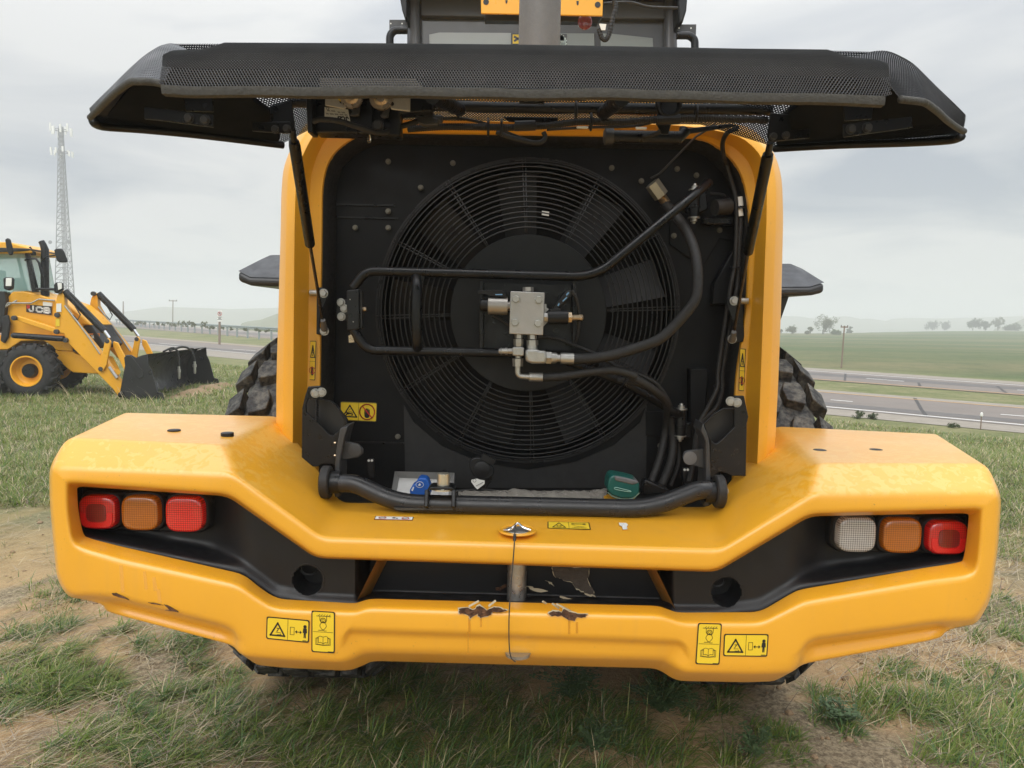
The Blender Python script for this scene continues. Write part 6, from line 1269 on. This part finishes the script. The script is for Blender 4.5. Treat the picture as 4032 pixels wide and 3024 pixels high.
# ================================================================== radio mast
def mast():
    Y = 165.; base = P(262, 1230, Y); base.z = float(ground_z(base.x, base.y))-.3; top = P(262, 500, Y)
    t = thing('radio_mast', 'tall grey lattice radio mast with antennas on top, standing beyond the backhoe', 'radio mast', base)
    m = mat('galvanised_lattice', (.16, .165, .17), .6, var=.1); SC = 165/240; H = top.z-base.z; nb = 34
    def corner(k, h):
        r = (2.9*(1-h)**1.15+.80)*SC ; a = [rad(75), rad(195), rad(315)][k]; return Vector((base.x+.2*h+r*math.cos(a), base.y+r*math.sin(a), base.z+H*h))
    for k in range(3): MB().tube([corner(k, h) for h in np.linspace(0, 1, 12)], [(.16-.07*h)*SC for h in np.linspace(0, 1, 12)], 6).build('mast_leg', m, t)
    hs = [1-(1-i/nb)**1.12 for i in range(nb+1)]
    for i in range(nb):
        b = MB(); h0, h1 = hs[i], hs[i+1]
        for k in range(3):
            k2 = (k+1) % 3; a, c = corner(k, h0), corner(k2, h0); mid = corner(k, h1).lerp(corner(k2, h1), .5)
            b.tube([a, mid], .055, 4); b.tube([c, mid], .055, 4); b.tube([corner(k, h1), corner(k2, h1)], .04, 4)
        b.build('lattice_bay', m, t)
    c0 = (corner(0, 0)+corner(1, 0)+corner(2, 0))/3
    for dx in (-.3, 0, .3): MB().tube([Vector((base.x+dx, base.y-.3, base.z)), Vector((base.x+.2+dx, base.y-.3, base.z+H*.98))], .09, 5).build('feeder_cable', m, t)
    for z, r, n in ((H-.7, 2.0, 9), (H-5.4, 2.1, 10)):
        MB().tube([Vector((base.x+.2+1.3*math.cos(a), base.y+1.3*math.sin(a), base.z+z)) for a in np.linspace(0, 2*math.pi, 13)], .08, 5).build('antenna_ring', m, t)
        for k in range(n):
            a = 2*math.pi*k/n+.3; p = Vector((base.x+.2+r*math.cos(a), base.y+r*math.sin(a), base.z+z+.4*(k % 3-1))); MB().box(p, (.15, .15, .85 if z > H-3 else .55)).build('antenna_panel', M_WHITE, t)
    for z, s in ((H*.42, 1), (H*.415, -1)): MB().lathe(Vector((base.x+s*2.0, base.y-1.5, base.z+z)), (0, -1, .1), [(0, .2), (.2, .4), (.25, .4)], 12).build('dish', m, t)
mast()
M_WOOD = mat('weathered_pole_wood', (.16, .115, .085), .9, var=.3, scale=3, col2=(.27, .21, .16))
def pole(pt, pb, D, arm, lbl, insul=True, r=.13):
    """utility pole between two photo pixels at distance D"""
    b, a = P(*pb, D), P(*pt, D); g = float(ground_z(b.x, b.y)); foot = Vector((b.x, b.y, min(g, b.z)-.3)); topv = a
    t = thing('utility_pole', lbl, 'utility pole', Vector((b.x, b.y, foot.z)))
    MB().tube([foot, topv], [r, r*.7], 8).build('pole', M_WOOD, t)
    if arm:
        MB().bar(topv+Vector((-arm, 0, -1.3*r)), topv+Vector((arm, 0, -1.3*r)), r*1.2, r*1.3).build('crossarm', M_WOOD, t)
        for k in (-.9, .9): MB().lathe(topv+Vector((arm*k, 0, -.06*r/.05)), (0, 0, 1), [(0, r*.4), (r, r*.6), (r*1.5, r*.3), (r*2, r*.4)], 8).build('insulator', M_EXH, t)
    return t
pole(Q('RT', 697, 606), Q('RT', 668, 975), 42, .2, 'brown wooden utility pole with short crossarm beside the far road on the right', r=.055)
pole(Q('BK', 829, 240), Q('BK', 823, 515), 190, 1.05, 'thin wooden utility pole with wide crossarm left of the round road sign', r=.16)
pole(Q('BK', 251, 255), Q('BK', 252, 470), 170, 0, 'bare grey utility pole just right of the backhoe', r=.17)
def road_sign():
    D = 58.; b = P(*Q('BK', 1368, 712), D); t = thing('road_sign', 'white road sign with a red ringed symbol on a wooden post in the median', 'road sign', b)
    top = P(*Q('BK', 1372, 365), D); MB().bar(b-Vector((0, 0, .3)), top, .14, .12, (0, 1, 0)).build('post', M_WOOD, t)
    c = L3('BK', [(1345, 362), (1401, 362), (1400, 492), (1343, 492)], D-.12); pl = MB().prism(c, (0, .03, 0)).build('sign_plate', M_WHITE, t)
    d = Dec(c, .01); d.circle(.5, .29, .15, .035, 2, 2); d.line([(.36, .42), (.36, .25), (.5, .17), (.64, .25), (.64, .42)], .03, 1, 1); d.poly([(.42, .3), (.5, .22), (.58, .3)], 1, 1); d.line([(.2, .16), (.8, .42)], .03, 2, 2)
    d.line([(.05, .58), (.95, .58)], .03, 1, 1); d.line([(.05, .8), (.95, .8)], .03, 1, 1)
    for v in (.66, .73): d.line([(.25, v), (.75, v)], .03, 1, 1)
    d.build('sign_face', pl)
road_sign()
def guardrail():
    a, b = P(*Q('BK', 160, 468), 150), P(*Q('BK', 2060, 580), 69); t = thing('guardrail', 'long grey steel guardrail on posts along the far road edge', 'guardrail', b)
    m = mat('galvanised_rail', (.22, .26, .26), .5, var=.15); w = Vector((0, 0, .13))
    d = (b-a).normalized(); nrm = Vector((d.y, -d.x, 0)); pr = [(0, .15), (.07, .08), (0, 0), (.07, -.08), (0, -.15), (-.02, 0)]
    MB().loft([[q+nrm*u+Vector((0, 0, v)) for u, v in pr] for q in (a, b)]).build('rail', m, t)
    n = 26
    for i in range(n):
        q = a.lerp(b, (i+.4)/n); MB().box((q.x, q.y+.1, q.z-.5), (.08, .08, .62)).build('post', m, t)
guardrail()
def stake():
    b, a = Q('RT', 1843, 1510), Q('RT', 1853, 1372); p = P(*b, 17.5); t = thing('marker_stake', 'thin wooden marker stake in the grass by the near road on the right', 'marker stake', p)
    q = P(*a, 17.5); MB().tube([p-Vector((0, 0, .2)), q], [.016, .014], 6).build('stake', M_WOOD, t); MB().lathe(q, (0, 0, 1), [(0, .02), (.02, .035), (.08, .03), (.1, .01)], 8).build('stake_cap', M_WHITE, t)
stake()

# ================================================================== trees and bushes
def leaf_mat(name, a, b):
    m = mat(name, a, .8, col2=b, scale=.9, spec=.2); return m
M_LF = [leaf_mat('foliage_dark', (.045, .065, .03), (.075, .1, .04)), leaf_mat('foliage_olive', (.09, .105, .045), (.13, .14, .06)), leaf_mat('foliage_fresh', (.085, .13, .035), (.13, .17, .05))]
M_BARK = mat('bark', (.075, .06, .05), .95, var=.3)
def tree(name, cat, lbl, x0, x1, y0, y1, D, mi, nl, trunk=True, seed=1, group=None, shape=1., fr='RT', spread=1.):
    r = np.random.default_rng(seed)
    if D is None: D = PZ(*Q(fr, (x0+x1)/2, y1), ROAD_Z+.01).y
    b = P(*Q(fr, (x0+x1)/2, y1), D); top = P(*Q(fr, (x0+x1)/2, y0), D); lft = P(*Q(fr, x0, y1), D); rgt = P(*Q(fr, x1, y1), D)
    H = top.z-b.z; W = (rgt-lft).length/2; t = thing(name, lbl, cat, b, group); mb = MB(); tips = []
    if trunk:
        def grow(p, d, L, rad_, depth):
            q = p+d*L; mb.tube([p, p.lerp(q, .5)+Vector(r.normal(0, L*.04, 3)), q], [rad_, rad_*.8, rad_*.6], 5)
            if depth == 0: tips.append(q); return
            for k in range(3 if depth > 1 else 3):
                nd = (d+Vector((r.normal(0, .55)*spread, r.normal(0, .5), r.normal(.05, .3)))).normalized(); grow(q, nd, L*r.uniform(.6, .85), rad_*.55, depth-1)
                if depth > 1: tips.append(q)
        grow(b-Vector((0, 0, .2)), Vector((0, 0, 1)), H*.26, H*.035, 3)
        mb.build('trunk', M_BARK, t)
    cl = []; lob = [(r.uniform(-.68, .68), r.uniform(-.5, .5), r.uniform(.12 if not trunk else .3, .86)*(1-.25*abs(r.normal(0, .5))), r.uniform(.18, .36)) for _ in range(9)]
    for k in range(nl//26):
        if trunk and tips and r.random() < .5:
            c = np.array(tips[r.integers(len(tips))]); c = c+r.normal(0, W*.08, 3)
        else:
            q_ = lob[r.integers(len(lob))]; u = r.normal(0, 1, 3); u /= np.linalg.norm(u); c = np.array((b.x+W*(q_[0]+u[0]*q_[3]), b.y+W*(q_[1]+u[1]*q_[3]), b.z+H*(q_[2]+.55*u[2]*q_[3])))
        cl.append(c)
    cl = np.array(cl); k = np.repeat(np.arange(len(cl)), 26); s = W*.11*shape
    C = cl[k]+r.normal(0, s, (len(k), 3)); sz = r.uniform(.5, 1.2, len(k))[:, None]*max(.035*H, D*.0009)
    C[:, 2] = np.clip(C[:, 2], b.z+.02*H, b.z+H*1.02)
    u = r.normal(0, 1, (len(k), 3)); u /= np.linalg.norm(u, axis=1)[:, None]; v = np.cross(u, r.normal(0, 1, (len(k), 3))); v /= np.linalg.norm(v, axis=1)[:, None]
    V = np.stack((C-u*sz, C+v*sz*.5, C+u*sz, C-v*sz*.5), 1).reshape(-1, 3); F = np.arange(len(V)).reshape(-1, 4)
    me = bpy.data.meshes.new('crown'); me.from_pydata(V.tolist(), [], F.tolist()); me.materials.append(M_LF[mi]); put(link(bpy.data.objects.new('crown', me)), t); return t
tree('tree', 'tree', 'lone spreading tree with bare limbs showing, behind the utility pole', 405, 625, 512, 678, 215, 1, 2400, seed=4, shape=.8, spread=1.5)
tree('tree', 'tree', 'tall dense tree on the far right skyline, leftmost of its clump', 1718, 1842, 532, 642, 330, 0, 2600, seed=5)
tree('tree', 'tree', 'narrow dense tree on the far right skyline, middle of its clump', 1846, 1922, 538, 642, 335, 0, 1800, seed=6)
tree('tree', 'tree', 'open branching tree on the far right skyline, right of its clump', 1928, 2055, 526, 642, 325, 1, 1700, seed=7, shape=.7)
tree('tree', 'tree', 'low dark tree under the hill at the far right', 2035, 2185, 580, 645, 320, 0, 2000, False, seed=8)
tree('tree', 'tree', 'very faint hazy tree left of the right skyline clump', 1378, 1500, 560, 642, 440, 0, 1800, seed=9)
tree('tree', 'tree', 'very faint hazy tree, second from the right skyline clump', 1490, 1592, 560, 642, 450, 0, 1600, seed=10)
tree('bush', 'bush', 'round olive bush left of the lone spreading tree', 192, 312, 598, 672, 205, 1, 1500, seed=11)
tree('bush', 'bush', 'small olive bush just left of the lone spreading tree', 364, 436, 618, 676, 208, 1, 1200, False, seed=12)
tree('bush', 'bush', 'bright green round bush between the lone tree and the pole', 588, 664, 638, 682, 200, 2, 1200, False, seed=13)
tree('bush', 'bush', 'faint bush right behind the utility pole', 700, 762, 615, 680, 260, 0, 900, False, seed=14)
tree('bush', 'bush', 'half hidden bush beside the yellow hood on the right', 135, 176, 625, 670, 210, 0, 700, False, seed=15)
for i, (x0, x1, y0, y1, D) in enumerate(((355, 520, 490, 528, 118), (598, 672, 482, 535, 108), (690, 735, 500, 536, 104), (740, 880, 500, 545, 100), (880, 1000, 478, 550, 95), (1000, 1120, 485, 560, 91), (1150, 1240, 490, 568, 87), (1250, 1325, 528, 578, 84), (1380, 1430, 548, 585, 80), (1470, 1530, 555, 592, 78), (1640, 1700, 562, 600, 75), (1760, 1850, 565, 608, 72), (1890, 1960, 580, 612, 70))):
    tree('roadside_shrub', 'shrub', 'scrubby dry shrub growing along the guardrail by the far road', x0, x1, y0, y1, D, 1, 420, False, seed=30+i, group='shrubs along the guardrail', fr='BK')
for i, (x0, x1, y0, y1, D) in enumerate(((740, 860, 1325, 1385, None), (868, 985, 1345, 1392, None))):
    tree('weed_clump', 'weed clump', ('bushy green weed clump on the gravel shoulder, nearest the tyre', 'lower green weed clump on the gravel shoulder, right of the bushy one')[i], x0, x1, y0, y1, D, 0, 900, False, seed=60+i)
tree('weed_clump', 'weed clump', 'small dark weed clump left of the marker stake', 1565, 1680, 1425, 1465, None, 0, 700, False, seed=63)
# ================================================================== grass, straw and weeds
def blade_mat(name, a, b, tr=.35):
    m = bpy.data.materials.new(name); m.use_nodes = True; t, N, p = nt(m); c = N('ShaderNodeTexCoord'); no = N('ShaderNodeTexNoise'); no.inputs['Scale'].default_value = 9; t.links.new(c.outputs['Object'], no.inputs['Vector'])
    mx = N('ShaderNodeMix'); mx.data_type = 'RGBA'; mx.inputs[6].default_value = (*a, 1); mx.inputs[7].default_value = (*b, 1); t.links.new(no.outputs[0], mx.inputs[0]); t.links.new(mx.outputs[2], p.inputs['Base Color'])
    p.inputs['Roughness'].default_value = .5; p.inputs['Specular IOR Level'].default_value = .35; tl = N('ShaderNodeBsdfTranslucent'); t.links.new(mx.outputs[2], tl.inputs[0]); ms = N('ShaderNodeMixShader'); ms.inputs[0].default_value = tr
    t.links.new(p.outputs[0], ms.inputs[1]); t.links.new(tl.outputs[0], ms.inputs[2]); t.links.new(ms.outputs[0], t.nodes['Material Output'].inputs[0]); return m
GM_ = [blade_mat('grass_fresh', (.125, .20, .030), (.21, .28, .055)), blade_mat('grass_blue_green', (.065, .15, .045), (.12, .20, .075)), blade_mat('grass_yellow_green', (.23, .26, .08), (.33, .32, .125)), blade_mat('straw', (.40, .32, .19), (.55, .46, .30), .15), blade_mat('dark_stem_shade', (.10, .075, .05), (.16, .12, .085), .05), blade_mat('dead_grey_straw', (.26, .215, .155), (.40, .335, .25), .1)]  # the dark stem colour stands in for shadows among the straw
def blades(base, az, L, lean, droop, w, mi):
    """arrays -> verts, tris, material index (5 triangles a blade)"""
    n = len(az); d = np.stack((np.cos(az), np.sin(az), 0*az), 1); sd = np.stack((-np.sin(az), np.cos(az), 0*az), 1); rows = []
    for t in (0., .38, .72, 1.):
        out = (lean*t+droop*t*t)*L; up = np.sqrt(np.maximum(.02, 1-np.minimum(.96, (lean+droop*t)**2)))*L*t
        c = base+d*out[:, None]; c[:, 2] += up; ww = w*(1-t**1.6)
        rows += [c-sd*ww[:, None]/2, c+sd*ww[:, None]/2] if t < 1 else [c]
    V = np.stack(rows, 1).reshape(-1, 3); o = np.arange(n)[:, None, None]*7; T = np.array(((0, 1, 3), (0, 3, 2), (2, 3, 5), (2, 5, 4), (4, 5, 6)))[None]+o
    return V, T.reshape(-1, 3), np.repeat(mi, 5)
def emit(name, parts, mats, label=None):
    Vs, Ts, Ms = [], [], []; k = 0
    for V, T, M in parts: Vs.append(V); Ts.append(T+k); Ms.append(M); k += len(V)
    V, T, M = np.concatenate(Vs), np.concatenate(Ts), np.concatenate(Ms); me = bpy.data.meshes.new(name); me.vertices.add(len(V)); me.vertices.foreach_set('co', V.ravel()); me.loops.add(T.size); me.loops.foreach_set('vertex_index', T.ravel().astype(np.int32))
    me.polygons.add(len(T)); me.polygons.foreach_set('loop_start', np.arange(0, T.size, 3, dtype=np.int32)); me.polygons.foreach_set('material_index', M.astype(np.int32)); me.update(calc_edges=True)
    for m in mats: me.materials.append(m)
    me.shade_smooth(); o = link(bpy.data.objects.new(name, me)); tag(o, label, None, None, 'stuff'); return o
gr = np.random.default_rng(21)
def tufts(x, y, rad_, nb, L, probs, lean=(.1, .75), droop=(.1, .6), wid=(.0028, .005), wind=None):
    n = len(x); idx = np.repeat(np.arange(n), nb); m = len(idx); a = gr.uniform(0, 2*np.pi, m); q = rad_[idx]*np.sqrt(gr.uniform(0, 1, m))
    bx, by = x[idx]+q*np.cos(a), y[idx]+q*np.sin(a); az = a+gr.normal(0, .7, m)
    if wind is not None: az = np.where(gr.random(m) < .55, wind+gr.normal(0, .6, m), az)
    edge = q/np.maximum(rad_[idx], 1e-6); Ln = L[idx]*gr.uniform(.5, 1.15, m); le = lean[0]+(lean[1]-lean[0])*(.35*gr.random(m)+.65*edge)
    return blades(np.stack((bx, by, ground_z(bx, by)-.004), 1), az, Ln, le, gr.uniform(*droop, m), gr.uniform(*wid, m), gr.choice(len(probs), m, p=probs))
def gp(fr, x, y): p = PZ(*Q(fr, x, y), 0.); return p.x, p.y
parts = []
# the clumps one can see, each where the photograph has it: frame, x, y, radius (m), blades, length
CL = [('G3', 200, 300, .17, 420, .16), ('G3', 330, 440, .19, 380, .12), ('G3', 130, 640, .24, 620, .17), ('G3', 330, 680, .24, 650, .17), ('G3', 560, 620, .2, 420, .14), ('G3', 60, 760, .2, 380, .15), ('G3', 1080, 410, .2, 420, .14), ('G3', 1290, 590, .22, 420, .13), ('G3', 1180, 760, .24, 560, .16), ('G3', 600, 1040, .22, 380, .13),
 ('G3', 740, 840, .16, 260, .12), ('G3', 1120, 1030, .26, 620, .15), ('G3', 1330, 1000, .2, 420, .14), ('G3', 1690, 960, .2, 380, .13), ('G3', 700, 320, .08, 90, .12), ('G3', 1900, 860, .2, 330, .12), ('G3', 2050, 1010, .22, 420, .16), ('G3', 1990, 700, .2, 260, .1), ('G3', 350, 100, .12, 160, .12), ('G3', 560, 1130, .16, 200, .12),
 ('G4', 540, 380, .26, 620, .17), ('G4', 480, 680, .28, 760, .20), ('G4', 260, 330, .18, 300, .13), ('G4', 200, 580, .2, 320, .13), ('G4', 880, 500, .2, 260, .12), ('G4', 1000, 330, .18, 200, .12), ('G4', 1340, 640, .28, 640, .17), ('G4', 1250, 440, .24, 420, .15), ('G4', 1480, 520, .2, 320, .15), ('G4', 1160, 760, .22, 420, .18), ('G4', 1700, 640, .2, 280, .15), ('G4', 1900, 430, .22, 330, .11), ('G4', 760, 720, .18, 200, .12), ('G4', 60, 700, .2, 300, .12),
 ('G5', 890, 880, .07, 110, .13), ('G5', 1380, 980, .2, 620, .17), ('G5', 1050, 1080, .13, 260, .09), ('G5', 540, 1180, .12, 190, .1), ('G5', 1480, 800, .13, 190, .11), ('G5', 1450, 720, .1, 130, .1), ('G5', 1850, 760, .2, 260, .12), ('G5', 2000, 1080, .26, 520, .17), ('G5', 2150, 1280, .3, 620, .2), ('G5', 1900, 1330, .2, 330, .16), ('G5', 2120, 900, .24, 380, .15), ('G5', 1750, 860, .16, 180, .1), ('G5', 60, 1290, .2, 330, .13), ('G5', 880, 1060, .1, 110, .1), ('G5', 60, 960, .22, 330, .13), ('G5', 700, 1320, .06, 40, .09), ('G5', 2080, 340, .2, 260, .13), ('G5', 2180, 520, .26, 330, .14)]
for fr, x, y, r, nb, L in CL:
    gx, gy_ = gp(fr, x, y); k = max(4, int(nb/27)); a = gr.uniform(0, 2*np.pi, k); q = r*np.sqrt(gr.random(k)); hue = gr.random()
    pr = (.52, .22, .17, .06, .01, .02) if hue < .6 else (.28, .46, .14, .08, .01, .03); px_, py_ = gx+q*np.cos(a)*1.1, gy_+q*np.sin(a)*.8
    parts.append(tufts(px_, py_, np.full(k, .04), 38, np.full(k, L*.86)*gr.uniform(.7, 1.15, k), pr, lean=(.12, .85), droop=(.15, .75), wid=(.003, .0055), wind=.4))
# ragged thin cover in patches
def scatter(n, y0, y1, thr, f=1.6, seed=9, half=1.0):
    y = y0+(y1-y0)*np.sqrt(gr.random(n)) if y0 < 6 else gr.uniform(y0, y1, n); x = gr.uniform(-half, half, n)*y; v = fnoise(x*f, y*f, seed); k = (v > thr); nn = x*NV[0]+y*NV[1]; k &= nn < 19.2; return x[k], y[k]
x, y = scatter(6600, 2.2, 7, .7); parts.append(tufts(x, y, np.full(len(x), .03), 12, gr.uniform(.04, .11, len(x)), (.42, .2, .2, .12, .02, .04), wid=(.0025, .0045)))
x, y = scatter(1700, 2.2, 7, -.3, seed=4); parts.append(tufts(x, y, np.full(len(x), .03), 6, gr.uniform(.03, .08, len(x)), (.3, .2, .2, .2, .05, .05), wid=(.0022, .004)))
x, y = scatter(11500, 3.6, 8, -.1, 1.3, 17); parts.append(tufts(x, y, np.full(len(x), .05), 12, gr.uniform(.05, .14, len(x)), (.42, .2, .2, .12, .02, .04), wid=(.003, .0055)))
x, y = scatter(19000, 6, 14, -3, .7); parts.append(tufts(x, y, np.full(len(x), .07), 12, gr.uniform(.07, .17, len(x)), (.34, .14, .28, .16, .02, .06), wid=(.005, .009)))
x, y = scatter(20000, 13, 27, -.9, .4); parts.append(tufts(x, y, np.full(len(x), .12), 7, gr.uniform(.08, .2, len(x)), (.32, .12, .32, .18, .01, .05), wid=(.010, .018)))
x, y = scatter(900, 7, 20, .1, .5, 13); parts.append(tufts(x, y, np.full(len(x), .12), 30, gr.uniform(.16, .3, len(x)), (.40, .2, .26, .10, .01, .03), wid=(.005, .010)))
emit('grass', parts, GM_)
# fallen straw lying flat
n = 46000; y = 2.2+6.5*gr.random(n)**.9; x = gr.uniform(-.8, .8, n)*y; v = fnoise(x*1.5, y*1.5, 31)+.35*gr.normal(size=n); k = v > -.05; x, y = x[k], y[k]; n = len(x)
lay = np.where(gr.random(n) < .6, .55+gr.normal(0, .5, n), gr.uniform(0, 6.28, n)); b = np.stack((x, y, ground_z(x, y)+gr.uniform(.003, .022, n)), 1)
emit('straw_litter', [blades(b, lay, gr.uniform(.03, .2, n), np.full(n, .975), np.full(n, .02), gr.uniform(.002, .0048, n), gr.choice((3, 4, 5), n, p=(.36, .24, .40)))], GM_)
# tall dry stems by the bucket and in the foreground
px = [('BH', 1010, 1490, .5), ('BH', 1090, 1500, .55), ('BH', 1150, 1500, .4), ('BH', 560, 1420, .5), ('BH', 690, 1450, .35)]; pts = []
for fr, x_, y_, L in px:
    a, c = gp(fr, x_, y_); k = 4; pts.append(blades(np.stack((a+gr.normal(0, .12, k), c+gr.normal(0, .2, k), np.zeros(k)), 1), gr.uniform(2.5, 3.9, k), np.full(k, L), np.full(k, .3), gr.uniform(.2, .6, k), np.full(k, .012), np.full(k, 3)))
for fr, x_, y_, L in (('G4', 1720, 560, .16), ('G4', 1830, 560, .12), ('G4', 1030, 720, .14), ('G3', 1325, 840, .13)):
    a, c = gp(fr, x_, y_); pts.append(blades(np.array([[a, c, 0.]]), np.array([1.2]), np.array([L*1.4]), np.array([.12]), np.array([.1]), np.array([.006]), np.array([2])))
emit('dry_stems', pts, GM_)
# small stones and clods
M_CLOD = mat('sandy_clod', (.26, .18, .105), .95, var=.25, scale=40, bump=.5, bscale=90); pts = MB()
for i in range(1300):
    y_ = 2.3+4.5*gr.random(); x_ = gr.uniform(-.78, .78)*y_; s = .004+.020*gr.random()**4; c = Vector((x_, y_, float(ground_z(x_, y_)))); ang = gr.uniform(0, 6.28)
    ring = lambda h, q: [c+Vector((math.cos(ang+t*1.2566)*s*q*gr.uniform(.8, 1.2), math.sin(ang+t*1.2566)*s*q*gr.uniform(.8, 1.2), s*h)) for t in range(5)]
    pts.loft([ring(-.2, .9), ring(.35, 1), ring(.8, .5)])
tag(pts.build('soil_clods', M_CLOD, None, smooth=0), kind='stuff')
# spoil heap at the lip of the bucket
def heap():
    a, b = bk(1290, 1455, b0+.2), bk(1290, 1455, b1-.1); mbx = MB(); rows = []
    for i in range(28):
        t = i/27; c = a.lerp(b, t)+BHd*(.12+.05*math.sin(i*1.7)); c.z = 0; row = []
        for j in range(9):
            u = (j-4)/4; row.append(c+BHd*(u*.34)+Vector((0, 0, -.02+.14*(1-u*u)*(.55+.45*math.sin(i*.8+1))*min(1, i/4, (27-i)/4)+.02*math.sin(i*3.1+j*2.3))))
        rows.append(row)
    mbx.loft(rows, closed=False); o = mbx.build('soil_heap', M_CLOD, None, smooth=60); tag(o, 'low heap of tan soil scraped up along the bucket edge', 'soil heap')
heap()
# broad-leaved weeds
M_WEED = blade_mat('weed_leaf', (.085, .145, .06), (.13, .20, .09), .3)
def weed(fr, x_, y_, R, H, n, lbl):
    gx, gy_ = gp(fr, x_, y_); g0 = float(ground_z(gx, gy_)); t = thing('weed_plant', lbl, 'weed', (gx, gy_, g0)); st = MB(); lf = MB()
    for i in range(n):
        a = gr.uniform(0, 6.28); e = gr.uniform(.3, 1)*R; tip = Vector((gx+e*math.cos(a), gy_+e*math.sin(a), g0+H*gr.uniform(.4, 1))); m_ = Vector((gx, gy_, g0)).lerp(tip, .5)+Vector((0, 0, H*.2)); p_ = cr([Vector((gx, gy_, g0)), m_, tip], 4); st.tube(p_, .0016, 4)
        for q in p_[2:]:
            for s in range(3):
                aa = gr.uniform(0, 6.28); l = gr.uniform(.010, .020); u = Vector((math.cos(aa), math.sin(aa), gr.uniform(-.2, .5))).normalized(); w_ = u.cross(Vector((0, 0, 1))).normalized(); c = q+u*.006
                lf.add([c, c+u*l*.5+w_*l*.36, c+u*l*.9+w_*l*.2, c+u*l, c+u*l*.9-w_*l*.2, c+u*l*.5-w_*l*.36], [(0, 1, 2, 3, 4, 5)])
    st.build('stem', M_WEED, t); lf.build('leaves', M_WEED, t, smooth=0)
weed('G4', 1400, 380, .17, .13, 34, 'dark clover-like weed in the shade under the middle of the counterweight')
weed('G4', 1520, 700, .12, .12, 20, 'clover-like weed at the bottom edge, right of centre')
weed('G4', 1920, 470, .2, .13, 40, 'grey-green sprawling weed below the right half of the counterweight')
weed('G5', 440, 1310, .10, .09, 16, 'small broad-leaved weed on bare sand at the bottom right')
weed('G5', 1030, 1070, .10, .08, 22, 'low green weed beside the dark grass clump on the right')
# ================================================================== the wet, hazy air
def build_haze():
    m = bpy.data.materials.new('thin_haze'); m.use_nodes = True; t = m.node_tree; t.nodes.clear()
    v = t.nodes.new('ShaderNodeVolumePrincipled'); v.inputs['Color'].default_value = (.95, .965, .97, 1); v.inputs['Density'].default_value = .0020; v.inputs['Anisotropy'].default_value = .2
    o = t.nodes.new('ShaderNodeOutputMaterial'); t.links.new(v.outputs[0], o.inputs['Volume'])
    h = MB().box((0, 0, 2), (2500, 2500, 47)).build('haze', m, smooth=0); tag(h, kind='stuff'); return h
build_haze()
